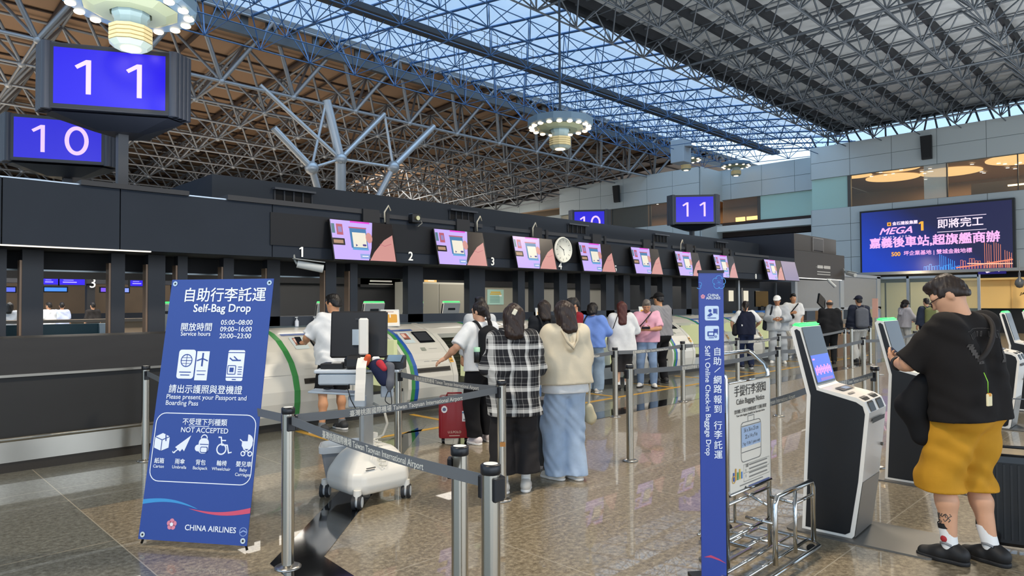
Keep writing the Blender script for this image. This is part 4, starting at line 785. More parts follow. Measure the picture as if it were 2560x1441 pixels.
PL = {'a': 'stanchion on the black floor inlay right of the blue standing banner', 'b': 'nearest stanchion with white cap sticker at the bottom of the photo', 'c': 'stanchion just behind and left of the nearest one', 'd': 'stanchion with a brown sticker in front of the plaid shirt', 'e': 'stanchion left of the blue standing banner by the dark counter', 'f': 'stanchion half hidden behind the printer trolley', 'g': 'stanchion in front of the long-haired woman in white', 'h': 'stanchion standing alone in front of the white socks', 'i': 'stanchion right of the man in the pink shirt', 'j': 'stanchion seen through the chrome arch of the baggage sizer', 'k': 'stanchion right of the baggage sizer, in front of the capped man', 'l': 'farther stanchion exactly behind the one before the capped man', 'm': 'left one of the pair of stanchions behind the nearest kiosk', 'n': 'lone stanchion between the two nearest kiosks', 'o': 'distant stanchion with wide foot left of the second kiosk', 'p': 'left one of the stanchions below the bucket hat', 'q': 'stanchion hidden behind the woman in the hooded top', 'r': 'stanchion behind the nearest kiosk', 's': 'stanchion behind the second kiosk', 't': 'stanchion behind the narrow blue banner', 'u': 'right one of the pair of stanchions behind the nearest kiosk', 'v': 'right one of the stanchions below the bucket hat'}
ST = {k: post(*P_[k], PL[k]) for k in P_}
def belt(a, b, words=True, z=.895, tx=.5):
    t = ST[a]; pa, pb = Vector((*P_[a], 0)), Vector((*P_[b], 0)); d = (pb-pa); L = d.length; d.normalize(); clip(t, d); clip(ST[b], -d)
    r = .05; q = B(); n = 12; hb = .026; sag = .012*L
    nr = Vector((d.y, -d.x, 0))
    vs = []
    for i in range(n+1):
        s = r+(L-2*r)*i/n; zz = z-sag*math.sin(math.pi*i/n)
        for o in (-.001, .001):
            for e in (-hb, hb): vs.append(d*s+nr*o+Vector((0, 0, zz+e)))
    fs = []
    for i in range(n):
        k = 4*i; fs += [[k, k+1, k+5, k+4], [k+2, k+6, k+7, k+3], [k+1, k+3, k+7, k+5], [k, k+4, k+6, k+2]]
    q.add(vs, fs); bo = q.obj('belt', BELT, t)
    # writing on the side that faces the hall entrance
    cam_side = nr.dot(Vector((CAM[0], CAM[1], 0))-pa) > 0
    x, nn = (d, nr) if cam_side else (-d, -nr)
    if words and L > 1.2:
        text(BT, .045, M('d8d6cc', .6), bo, basis(x, nn, d*(L*tx)+nn*.002+Vector((0, 0, z-sag*math.sin(math.pi*tx)))), 'CENTER', .0003, .006, sx=.95)
    return bo
for a, b in (('a', 'b'), ('a', 'd'), ('e', 'a'), ('f', 'd'), ('q', 'g'), ('g', 'i'), ('i', 'j'), ('j', 'l'), ('l', 'm'), ('h', 'k'), ('k', 'n'), ('n', 'p'), ('t', 'r'), ('r', 's'), ('m', 'o')): belt(a, b, tx=.42 if (a, b) == ('h', 'k') else .62 if a == 'r' else .5)
for k, dd in (('b', (0, -1)), ('b', (1, -.3)), ('c', (-.7, .7)), ('h', (-.9, .2))): clip(ST[k], dd)
tag(B().box((0, 0, 0), (.045, .004, .035), None, Matrix.Rotation(-.7, 3, 'Z')).obj('brown_sticker', M('b07a3c', .6), None, (3.803, 3.953, .46)), 'scrap of brown tape stuck on the stanchion beside the plaid shirt', 'tape')
# ================================================================ BLUE STANDING BANNER (leaning, with feet)
NAVY = M('284694', .45, noise=.06, scale=1.5); INK = M('e6ecf6', .5)
t = thing('standing_banner', 'tall blue leaning Self-Bag Drop banner with white writing and symbols', 'banner', (1.65, 4.645, 0)); e = Vector((.5706, -.8212, 0)); nb = Vector((.8212, .5706, 0)); al = math.radians(10.5); upv = Vector((0, 0, math.cos(al)))+nb*math.sin(al)
w, h = .79, 1.76; org = Vector((0, 0, .045)); fn = e.cross(upv)
if fn.dot(nb) > 0: fn = -fn
mB = basis(e, fn, org); bm_ = mB
q = B(); nx, ny = 12, 20
def bulge(u, v): return .012*math.sin(math.pi*(v+.02))*math.cos(u*3)-.01*math.cos(math.pi*u/w)*(1-abs(2*v-1))
vs = [mB @ Vector((-w/2+w*i/nx, h*j/ny, 0)) for j in range(ny+1) for i in range(nx+1)]
q.add(vs, [[j*(nx+1)+i, j*(nx+1)+i+1, (j+1)*(nx+1)+i+1, (j+1)*(nx+1)+i] for j in range(ny) for i in range(nx)]); k = len(vs)
q.add([v-fn*.003 for v in vs], [[j*(nx+1)+i, (j+1)*(nx+1)+i, (j+1)*(nx+1)+i+1, j*(nx+1)+i+1] for j in range(ny) for i in range(nx)]); q.obj('printed_sheet', NAVY, t, fix=False)
for sx in (-1, 1):
    B().tube([org-fn*.02+upv*.85, mB @ Vector((sx*(w/2-.03), .03, -.02)), (mB @ Vector((sx*(w/2-.01), -.0, -.02)))+Vector((0, 0, -.03))], .008, 8).obj('strut', M('2a2a2c', .4, .6), t); B().tube([org-fn*.02+upv*.85, mB @ Vector((sx*(w/2-.03), h-.03, -.02))], .007, 8).obj('strut', M('2a2a2c', .4, .6), t)
    for yy in (.03, h-.03):
        m2 = basis(e, fn, mB @ Vector((sx*(w/2-.03), yy, .002))); s = Sheet(m2); s.disc(0, 0, .018, M('c8c8c4', .2, 1)); s.disc(0, 0, .007, BLACK, .002); s.obj('eyelet', t)
B().tube([org-fn*.02+upv*.85, Vector((0, 0, 0))+nb*.42+Vector((0, 0, .012))], .009, 8).obj('rear_leg', M('2a2a2c', .4, .6), t)
def bt(s_, a, b, size, align='CENTER', bold=.012, sx=1.): text(s_, size, INK, t, mB @ Matrix.Translation((a, b, .003)), align, .0004, bold, sx=sx)
v = lambda py: h-(py-698)/(1368-698)*h+.0      # rows of the printed layout
bt('自助行李託運', .03, 1.64, .107); bt('Self-Bag Drop', .025, 1.55, .079, bold=.018); bt('開放時間', -.155, 1.415, .062); bt('Service hours', -.155, 1.37, .042)
for k, q_ in enumerate(('05:00~08:00', '09:00~16:00', '20:00~23:00')): bt(q_, .15, 1.45-.047*k, .048)
bt('請出示護照與登機證', -.31, .985, .062, 'LEFT'); bt('Please present your Passport and', -.32, .935, .045, 'LEFT', .008); bt('Boarding Pass', -.32, .893, .045, 'LEFT', .008)
bt('不受理下列種類', -.005, .768, .048); bt('NOT ACCEPTED', 0, .715, .048, bold=.012)
for a_, z1, z2 in ((-.31, '紙箱', 'Carton'), (-.155, '雨傘', 'Umbrella'), (0, '背包', 'Backpack'), (.155, '輪椅', 'Wheelchair'), (.315, '嬰兒車', 'Baby')): bt(z1, a_, .505, .038, bold=.015); bt(z2, a_, .47, .029, bold=.01)
bt('Carriages', .315, .44, .029, bold=.01); bt('CHINA AIRLINES', .125, .09, .05, bold=.015)
s = Sheet(mB); I_ = INK; s.line(rrect(.745, .45, .07, 6, 0, .6), .006, I_, .002, True); s.line([(-.12, .742), (.03, .742)], .004, I_)
s.obj('outline_frame', t); s = Sheet(mB)
s.poly(rrect(.13, .2, .02, 4, -.2, 1.16), I_); s.ring(-.2, 1.185, .042, .006, NAVY, .003); s.line([(-.2, 1.143), (-.2, 1.227)], .004, NAVY, .003); s.line([(-.242, 1.185), (-.158, 1.185)], .004, NAVY, .003); s.line([(-.235, 1.205), (-.165, 1.205)], .003, NAVY, .003); s.line([(-.235, 1.165), (-.165, 1.165)], .003, NAVY, .003); s.rect(-.2, 1.105, .09, .006, NAVY, .003); s.rect(-.2, 1.085, .07, .006, NAVY, .003)
s.obj('pictogram', t); s = Sheet(mB); s.poly([(-.125, 1.25), (-.03, 1.25), (-.03, 1.05), (-.125, 1.05)], I_); s.line([(-.078, 1.235), (-.078, 1.15)], .012, NAVY, .003); s.line([(-.118, 1.185), (-.078, 1.2), (-.04, 1.185)], .008, NAVY, .003); s.rect(-.078, 1.115, .07, .004, NAVY, .003); s.rect(-.078, 1.09, .06, .005, NAVY, .003)
s.obj('pictogram', t); s = Sheet(mB); s.poly(rrect(.125, .21, .012, 4, .175, 1.155), I_); s.rect(.175, 1.243, .125, .005, NAVY, .003); s.rect(.175, 1.075, .125, .005, NAVY, .003); s.line([(.13, 1.205), (.15, 1.19), (.21, 1.19)], .009, NAVY, .003); s.line([(.16, 1.215), (.19, 1.19)], .008, NAVY, .003); s.line(rrect(.058, .058, .004, 2, .15, 1.125), .005, NAVY, .003, True)
for k in range(4): s.rect(.212, 1.145-.016*k, .03, .005, NAVY, .003)
s.rect(.15, 1.125, .03, .03, NAVY, .003); s.rect(.175, 1.06, .03, .006, NAVY, .003)
# carton
s.obj('pictogram', t); s = Sheet(mB); s.poly([(-.365, .665), (-.31, .69), (-.255, .668), (-.255, .595), (-.31, .572), (-.365, .592)], I_); s.line([(-.365, .665), (-.31, .645), (-.255, .668)], .005, NAVY, .003); s.line([(-.31, .645), (-.31, .572)], .005, NAVY, .003); s.line([(-.285, .678), (-.28, .64)], .008, NAVY, .003)
# umbrella, backpack, wheelchair, pram
s.obj('pictogram', t); s = Sheet(mB); s.poly([(-.095, .68), (-.205, .6), (-.165, .572), (-.15, .59), (-.135, .575)], I_); s.line([(-.175, .592), (-.21, .565)], .008, I_); s.ring(-.21, .572, .01, .005, I_, .002, 8, 180, 380)
s.obj('pictogram', t); s = Sheet(mB); s.poly(rrect(.075, .1, .03, 5, .005, .615), I_); s.ring(.005, .665, .022, .007, I_, .002, 12, 0, 180); s.disc(-.035, .6, .022, I_, .0015); s.poly(rrect(.055, .04, .01, 3, .012, .59), NAVY, .003); s.poly(rrect(.045, .03, .008, 3, .012, .59), I_, .004); s.line([(-.02, .625), (.04, .625)], .005, NAVY, .003)
s.obj('pictogram', t); s = Sheet(mB); s.ring(.14, .598, .033, .009, I_); s.line([(.112, .675), (.13, .675), (.14, .625), (.18, .625), (.195, .575)], .009, I_); s.line([(.135, .655), (.165, .655)], .008, I_); s.line([(.195, .575), (.215, .58)], .008, I_)
s.obj('pictogram', t); s = Sheet(mB); s.poly([(.285, .655), (.285, .625), (.3, .605), (.35, .605), (.362, .63), (.362, .655)], I_); s.poly([(.325, .655)]+[(.325+.04*math.cos(q_), .655+.045*math.sin(q_)) for q_ in (0, .4, .8, 1.2, 1.57)], I_); s.line([(.285, .655), (.27, .665)], .007, I_); s.ring(.3, .575, .014, .007, I_); s.ring(.35, .575, .014, .007, I_); s.line([(.3, .605), (.345, .58)], .006, I_); s.line([(.345, .605), (.305, .58)], .006, I_)
s.obj('pictogram', t); s = Sheet(mB)
def wave(x0, x1, f, wd, m):
    n = 16; up = [(x0+(x1-x0)*i/n, f(i/n)+wd(i/n)) for i in range(n+1)]; dn = [(x0+(x1-x0)*i/n, f(i/n)-wd(i/n)) for i in range(n+1)]
    for i in range(n): s.poly([dn[i], dn[i+1], up[i+1], up[i]], m)
wave(-.395, .02, lambda v: .238+.022*math.sin(3.1*v)-.03*v*v, lambda v: .015*(1-v)**.7, M('3b93d0', .5)); s.obj('blue_swoosh', t); s = Sheet(mB); wave(-.05, .395, lambda v: .21-.025*math.sin(3.0*v)+.012*v*v, lambda v: .017*v**.8, M('d0506c', .5))
s.obj('red_swoosh', t); s = Sheet(mB)
for k in range(5): a = math.radians(90+72*k); s.disc(-.16+.02*math.cos(a), .105+.02*math.sin(a), .017, M('d9869c', .5))
s.disc(-.16, .105, .012, INK, .003); s.obj('flower_emblem', t); s = Sheet(mB); s.ring(.36, .085, .026, .004, M('8fa6d8', .5)); s.line([(.34, .08), (.36, .092), (.38, .085)], .008, M('8fa6d8', .5))
s.obj('round_emblem', t)
# ================================================================ NARROW BLUE BANNER
NV2 = M('2b459c', .4, noise=.06, scale=1.5)
p = at(1786, 1441, 3.79); t = thing('narrow_banner', 'very narrow tall blue banner with vertical writing in front of the baggage sizer', 'banner', (p.x, p.y, 0)); xr = Vector((math.sin(TH)*math.cos(.10)+math.cos(TH)*math.sin(.1), -math.cos(TH)*math.cos(.1)+math.sin(TH)*math.sin(.1), 0)).normalized(); upn = (Vector((0, 0, 1))-xr*.025).normalized(); fz = xr.cross(upn)
mN = basis(xr, fz, (0, 0, 0)); wN, hN = .142, 1.775; off_ = mN
q = B().slab([mN @ Vector((a, b, 0)) for a, b in ((-wN/2, .02), (wN/2, .02), (wN/2, hN), (-wN/2, hN))], -fz*.012); q.obj('panel', NV2, t)
B().slab([mN @ Vector((wN/2+.001, b, c)) for b, c in ((0, -.03), (hN*.55, -.012), (hN*.55, .001), (0, .001))], xr*.006).obj('side_rail', BLACK, t); B().slab([mN @ Vector((-wN/2-.01, 0, .06)), mN @ Vector((wN/2+.01, 0, .06)), mN @ Vector((wN/2+.01, 0, -.2)), mN @ Vector((-wN/2-.01, 0, -.2))], (0, 0, .02)).obj('foot', M('1b1c20', .5), t)
B().slab([mN @ Vector((a, b, .004)) for a, b in ((-wN/2-.004, hN-.012), (wN/2+.004, hN-.012), (wN/2+.004, hN+.004), (-wN/2-.004, hN+.004))], -fz*.02).obj('top_rail', M('1b1c20', .5), t)
def fy(y): return hN-(y-678)*(hN/ (1441-678))*1.005   # rows of the printed layout
yy = fy(858)
s = Sheet(mN); s.line([(.014, fy(922)), (.046, fy(911))], .004, INK)
for ch, y in zip('自助網路報到行李託運', (874, 897, 942, 964, 989, 1012, 1051, 1073, 1098, 1121)): text(ch, .05, INK, t, mN @ Matrix.Translation((.030, fy(y), .002)), 'CENTER', .0004, .012)
text('Self \\ Online Check-in Baggage Drop', .0415, INK, t, mN @ Matrix.Translation((-.028, fy(858), .002)) @ Matrix.Rotation(-math.pi/2, 4, 'Z'), 'LEFT', .0004, .012)
text('CHINA', .021, INK, t, mN @ Matrix.Translation((.01, fy(737), .002)), 'CENTER', .0004, .015); text('AIRLINES', .021, INK, t, mN @ Matrix.Translation((.01, fy(744), .002)), 'CENTER', .0004, .015)
CYN = M('4f9ae0', .5)
for k in range(5): a = math.radians(90+72*k); s.disc(-.05+.007*math.cos(a), fy(740)+.007*math.sin(a), .006, M('e59ab0', .5)); s.ring(.045+.02*math.cos(a), fy(706)+.02*math.sin(a), .019, .003, CYN, .0016, 10, math.degrees(a)-95, math.degrees(a)+95); s.line([(.045, fy(706)), (.045+.014*math.cos(a+.6), fy(706)+.014*math.sin(a+.6))], .002, CYN); s.ring(-.08+.012*math.cos(a), fy(712)+.012*math.sin(a), .012, .003, CYN, .0016, 8, math.degrees(a)-95, math.degrees(a)+95) if math.cos(a) > .2 else 0
s.obj('emblem', t)
for y in (780, 828):
    s = Sheet(mN); c = fy(y); s.poly(rrect(.082, .082, .01, 4, 0.001, c), M('cfe0f2', .5))
    if y == 780: s.disc(-.01, c+.014, .009, NV2, .003); s.poly([(-.028, c-.015), (-.005, c+.004), (.006, c-.008), (-.012, c-.02)], NV2, .003); s.rect(.018, c+.012, .018, .026, NV2, .003); s.rect(.031, c+.01, .004, .032, NV2, .003); s.rect(0, c-.027, .05, .004, NV2, .003)
    else: s.poly(rrect(.04, .028, .005, 3, -.006, c-.004), NV2, .003); s.rect(-.006, c-.004, .026, .014, M('cfe0f2', .5), .004); s.rect(.02, c+.012, .02, .022, NV2, .003); s.rect(.033, c+.008, .004, .032, NV2, .003); s.rect(-.004, c-.026, .03, .004, NV2, .003); s.ring(.022, c-.02, .005, .003, NV2, .003)
    s.obj('pictogram', t)
s = Sheet(mN); s.poly([(-.06, fy(1362)), (-.02, fy(1358)), (.03, fy(1368)), (.07, fy(1380)), (.03, fy(1372)), (-.02, fy(1364))], M('c2476a', .5)); s.obj('red_swoosh', t)
# ================================================================ BAGGAGE SIZER
t = thing('baggage_sizer', 'chrome tube baggage sizer with a white cabin baggage notice board', 'baggage sizer', (0, 0, 0)); R1 = .014
B().tube([(3.67, 1.94, .05), (3.67, 1.94, 1.15), (3.67, 1.96, 1.2), (3.67, 2.04, 1.265), (3.70, 2.06, 1.28), (4.19, 2.06, 1.28), (4.22, 2.04, 1.265), (4.22, 1.96, 1.2), (4.22, 1.94, 1.15), (4.22, 1.94, .05)], R1, 10).obj('tube_arch', CHR, t)
for y, z in ((1.94, .42), (1.94, .22)): B().tube([(3.67, y, z), (4.22, y, z)], .011, 8).obj('cross_bar', CHR, t)
q = B().tube([(3.58, 1.7, .06), (4.4, 1.7, .06), (4.47, 1.77, .06), (4.47, 2.3, .06), (4.4, 2.37, .06), (4.12, 2.37, .06), (4.05, 2.3, .06), (4.05, 1.99, .06), (3.58, 1.99, .06), (3.53, 1.94, .06), (3.53, 1.75, .06)], .013, 8, closed=True)
for k in range(6): y = 1.8+.11*k; q.tube([(3.53 if y < 2 else 4.05, y, .06), (4.47, y, .06)], .01, 8)
q.tube([(4.25, 1.7, .06), (4.25, 2.37, .06)], .01, 8).obj('floor_grid', CHR, t); B().tube([(4.22, 1.94, .3), (4.46, 2.3, .3), (4.46, 2.3, .06)], .011, 8).obj('side_brace', CHR, t)
B().tube([(3.9, 1.76, .06), (3.9, 1.76, .41), (3.93, 1.76, .45), (4.43, 1.76, .45), (4.46, 1.76, .41), (4.46, 1.76, .06)], .016, 10).obj('front_hoop', CHR, t); B().tube([(4.18, 1.76, .06), (4.18, 1.76, .44)], .013, 8).tube([(4.46, 1.76, .36), (4.18, 1.76, .36), (4.22, 1.94, .36)], .011, 8).obj('hoop_bar', CHR, t); B().tube([(3.9, 1.76, .3), (3.9, 1.94, .3)], .011, 8).obj('hoop_bar', CHR, t)
for x, y in ((4.1, 2.33), (4.42, 2.33), (3.58, 1.76), (4.42, 1.76)): B().cyl((x-.012, y, .026), (x+.012, y, .026), .026, None, 14).obj('caster', M('17181a', .5), t)
mS = basis((1, 0, 0), (0, -1, 0), (3.945, 1.922, .8)); bw_, bh = .53, .65
B().bb((3.68, 1.924, .475), (4.21, 1.94, 1.125)).obj('notice_board', M('e9e2d4', .45), t); B().tube([(3.68, 1.925, .475), (4.21, 1.925, .475)], .012, 8).obj('board_edge', CHR, t); B().tube([(3.68, 1.925, 1.125), (4.21, 1.925, 1.125)], .008, 8).obj('board_edge', CHR, t)
TX = M('45413c', .6); st_ = lambda s_, a, b, z_, **k: text(s_, z_, TX, t, mS @ Matrix.Translation((a, b, .0015)), 'CENTER', .0003, .003, **k)
st_('手提行李須知', 0, .265, .07, sx=1.); st_('Cabin Baggage Notice', 0, .205, .046, sx=.9); st_('您的機上手提行李應能放置下方圖示框架', 0, .148, .026, sx=.9); st_('Your cabin baggage should fit the illustration below', 0, .124, .018)
s = Sheet(mS); BL2 = M('a9bdd8', .5); s.line(rrect(.26, .235, .03, 4, .0, -.04), .004, M('6a6a68', .5), .0014, True); s.line([(-.04, .078), (-.04, .11), (.04, .11), (.04, .078)], .004, M('6a6a68', .5)); s.rect(0, -.01, .25, .12, BL2, .0013); s.rect(0, .055, .25, .004, M('6a6a68', .5)); s.rect(0, -.1, .25, .004, M('6a6a68', .5))
st_('56 x 36 x 23 cm', 0, .028, .034, sx=.85); st_('22 x 14 x 9 in', 0, -.012, .034, sx=.85); st_('7 kg / 15 lb / 1 piece only', 0, -.052, .026, sx=.85)
s.line([(-.1, -.175), (.24, -.175), (.24, -.275), (-.1, -.275)], .002, M('8a8780', .5), .0014, True); s.line([(-.1, -.225), (.24, -.225)], .002, M('8a8780', .5))
for k in range(4): s.rect(.09, -.185-.024*k, .24, .008, M('8a8780', .5))
for k, (c, hh) in enumerate((('3b5ab0', .05), ('d8a03c', .07), ('4f9a5a', .045), ('e0c040', .06), ('5f8fd0', .04))): s.rect(-.225+.025*k, -.25+hh/2, .015, hh, M(c, .5))
s.ring(-.225, -.24, .02, .006, M('d8b060', .5)); s.rect(0, -.29, .3, .006, M('8a8780', .5)); s.rect(.1, -.312, .28, .01, M('5f6a98', .5)); s.poly([(-.08, -.3), (-.07, -.312), (-.05, -.312), (-.07, -.318), (-.08, -.328), (-.085, -.316), (-.1, -.314), (-.085, -.31)], BLACK); s.obj('printed_marks', t); st_('100', -.06, -.185, .03, sx=.8); st_('1', -.075, -.212, .026); st_('1', -.075, -.245, .026)
# ================================================================ PRINTER TROLLEY
PB = M('cfd8e0', .35); PBW = M('e8e4da', .35); ALU = M('b9bcbc', .3, .8)
cx, cy = 3.11, 4.86; t = thing('printer_trolley', 'wheeled white workstation trolley with the back of a black monitor', 'trolley', (cx, cy, 0))
q = B(); bs = [(-.29, -.2), (-.2, -.29), (.22, -.29), (.3, -.2), (.3, .24), (-.16, .29), (-.29, .16)]
def ringz(sc, z, dx=0, dy=0): return [(x*sc+dx, y*sc+dy, z) for x, y in bs]
lv = [ringz(.86, .09), ringz(.98, .15), ringz(.95, .25), ringz(.74, .36, .03, .02), ringz(.5, .42, .05, .03)]; vs = [p for r_ in lv for p in r_]; n = len(bs)
q.add(vs, [[k*n+i, k*n+(i+1) % n, (k+1)*n+(i+1) % n, (k+1)*n+i] for k in range(4) for i in range(n)]+[list(range(n))[::-1], [4*n+i for i in range(n)]]); bo = q.obj('base_cover', PBW, t); bv = bo.modifiers.new('round', 'BEVEL'); bv.width = .03; bv.segments = 4; bv.limit_method = 'ANGLE'; bv.angle_limit = .15; bv.harden_normals = True
q = B()
for k in range(4): q.bb((-.16+.0*k, -.262+.012*k, .3-.017*k), (-.08, -.25+.012*k, .306-.017*k)); q.bb((.12, -.225, .3-.018*k), (.2, -.21, .307-.018*k))
q.obj('air_vents', M('4a4a48', .5), bo)
for x, y in ((-.24, .24), (-.24, -.25), (.22, -.25), (.25, .24)):
    c = B().box((x*.8, y*.8, .16), (.08, .08, .05), None, None, .01).obj('caster_arm', M('b0aca4', .35, .5), t); cb = B().cyl((x, y, .15), (x, y, .07), .03, .034, 12).obj('caster_fork', PBW, c)
    d = Vector((1, -1, 0)).normalized(); a_ = Vector((x, y, .058)); B().cyl(a_-d*.036, a_-d*.01, .056, None, 20).cyl(a_+d*.01, a_+d*.036, .056, None, 20).obj('wheel', M('26282b', .6), c); B().cyl(a_-d*.04, a_+d*.04, .04, None, 18).obj('hub', M('c9d0d4', .4), c)
B().bb((-.045, -.035, .4), (.045, .035, 1.02)).bb((-.06, -.012, .4), (.06, .012, 1.02)).obj('column', ALU, t)
ex = Vector((math.sin(TH), -math.cos(TH), 0)); ey = Vector((math.cos(TH), math.sin(TH), 0)); RT = Matrix.Rotation(TH-math.pi/2, 3, 'Z')
L_ = lambda a, b, c: ex*a+ey*b+Vector((0, 0, c))
B().box(L_(.0, -.1, 1.33), (.075, .05, .3), None, RT, .015).obj('lift_arm', PBW, t); B().cyl(L_(-.02, -.1, 1.32), L_(-.02, .0, 1.32), .04, None, 16).box(L_(-.05, 0, 1.32), (.13, .012, .13), None, RT).obj('monitor_mount', ALU, t)
mo = B().box(L_(-.07, .05, 1.34), (.47, .05, .39), None, RT @ Matrix.Rotation(math.radians(-6), 3, 'X'), .012).obj('monitor', M('17171a', .5), t); B().box(L_(-.07, .022, 1.47), (.05, .004, .012), None, RT).box(L_(-.14, .02, 1.24), (.03, .006, .02), M('d8d8d4', .5), RT).obj('rear_label', M('3a3a3e', .4), mo)
B().box(L_(-.18, -.03, 1.05), (.42, .26, .03), None, RT, .008).box(L_(.16, -.03, 1.05), (.26, .2, .02), None, RT, .005).obj('work_shelf', PB, t)
B().box(L_(-.2, -.05, .985), (.32, .2, .09), None, RT, .012).obj('cable_box', M('b6c2cc', .35), t); B().box(L_(-.26, -.02, .87), (.38, .2, .015), None, RT @ Matrix.Rotation(.06, 3, 'Y'), .004).obj('keyboard_tray', M('a9b8c6', .35), t)
B().box(L_(-.06, -.04, .8), (.14, .1, .1), None, RT, .01).box(L_(.17, .02, .92), (.1, .06, .2), None, RT, .008).obj('side_boxes', M('aeb9c4', .4), t); B().bb((.05, -.02, .42), (.1, .03, .52)).obj('control_box', PBW, t)
def spiral(a, b, turns, r): return [Vector(a).lerp(Vector(b), i/(turns*10))+ex*(r*math.cos(i*math.pi/5))+ey*(r*math.sin(i*math.pi/5)) for i in range(turns*10+1)]
B().tube(spiral(L_(.12, -.16, .52), L_(.17, -.17, .3), 7, .028), .005, 6).obj('coiled_cable', M('d6d2c4', .5), t); B().tube([L_(.07, -.06, .78), L_(.16, -.08, .74), L_(.19, -.08, .62), L_(.16, -.1, .53), L_(.1, -.12, .5)], .011, 8).obj('hose', M('b8b4a8', .5), t)
B().tube([L_(-.08, -.14, 1.0), L_(-.12, -.15, .92), L_(-.1, -.12, .82), L_(-.03, -.1, .68)], .004, 6).obj('wire', M('1b1c1e', .5), t)
zt = 1.066
o = thing('label_printer', 'black label printer with a curling white paper strip on the trolley', 'printer', Vector((cx, cy, zt))+ex*-.07+ey*-.09, TH-math.pi/2); B().box((0, 0, .055), (.16, .14, .11), None, None, .03).obj('case', M('1c1d20', .4), o); B().tube([(.03, -.06, .1)], .01) if 0 else None
q = B(); vs = []
for k in range(11): a = k/10*1.9; y = -.05-.09*math.sin(min(a, 1.57))-.0*a; z = .085-.02*k if k > 4 else .1-.005*k*k*.4; vs += [(.035-.0*k, y-.012*k*.3, z-.012*k), (.115, y-.012*k*.3, z-.012*k)]
q.add(vs, [[2*i, 2*i+1, 2*i+3, 2*i+2] for i in range(10)]); q.obj('paper_strip', M('ece6da', .6), o)
o = thing('document_tray', 'flat black tray with papers at the left of the trolley shelf', 'tray', Vector((cx, cy, zt))+ex*-.26+ey*-.02, TH-math.pi/2); B().box((0, 0, .022), (.19, .16, .044), None, None, .006).obj('tray', M('161719', .5), o); B().box((.03, -.0, .047), (.08, .1, .006)).obj('papers', M('d8d6d0', .6), o)
o = thing('card_scanner', 'black open-topped scanner at the right of the trolley shelf', 'scanner', Vector((cx, cy, zt))+ex*.24+ey*-.03, TH-math.pi/2); B().slab([(-.085, -.08, 0), (-.085, .08, 0), (-.085, .08, .1), (-.085, -.08, .05)], (.17, 0, 0)).obj('case', M('1a1b1e', .4), o); B().slab([(-.06, -.07, .058), (.06, -.07, .058), (.06, .06, .1), (-.06, .06, .1)], (0, 0, .004)).obj('glass_bed', M('5f7486', .1), o)
def blob(name, label, cat, pos, prims): pass
tag(B().sphere((0, 0, .02), (.05, .03, .012), None, 12, 6).obj('computer_mouse', M('1b1c1f', .4), None, Vector((cx, cy, .885))+ex*-.3+ey*-.05), 'black computer mouse on the lower tray of the trolley', 'mouse')
o = thing('sticky_tape_dispenser', 'small white dispenser with a green bottle cap on the trolley', 'dispenser', Vector((cx, cy, zt))+ex*.08+ey*-.1, TH-math.pi/2); B().box((.02, 0, .05), (.06, .05, .1), None, None, .01).obj('body', LET, o); B().box((-.035, -.02, .04), (.04, .03, .08), None, None, .01).obj('green_bottle', M('a8c83c', .4), o)
# bin behind the trolley
o = thing('waste_bin', 'grey translucent rectangular waste bin beside the trolley', 'bin', Vector((3.2, 5.40, 0)), TH-math.pi/2+.2)
def rr3(w, d, z): return [(a, b, z) for a, b in rrect(w, d, .04)]
n = len(rr3(1, 1, 0)); vs = rr3(.24, .18, .0)+rr3(.35, .26, .33)+rr3(.37, .28, .35)+rr3(.345, .255, .35)+rr3(.23, .17, .01); q = B().add(vs, [[k*n+i, k*n+(i+1) % n, (k+1)*n+(i+1) % n, (k+1)*n+i] for k in range(4) for i in range(n)]+[list(range(n))[::-1], [4*n+i for i in range(n)]]); q.obj('tub', M('8a9097', .4), o)
vs = rr3(.375, .285, .30)+rr3(.38, .29, .355)+rr3(.34, .25, .36)+rr3(.3, .2, .2); q = B().add([(x, y, z+.012*math.sin(9*x+7*y)) for x, y, z in vs], [[k*n+i, k*n+(i+1) % n, (k+1)*n+(i+1) % n, (k+1)*n+i] for k in range(3) for i in range(n)]); q.obj('liner_bag', M('b9c2ca', .3), o)
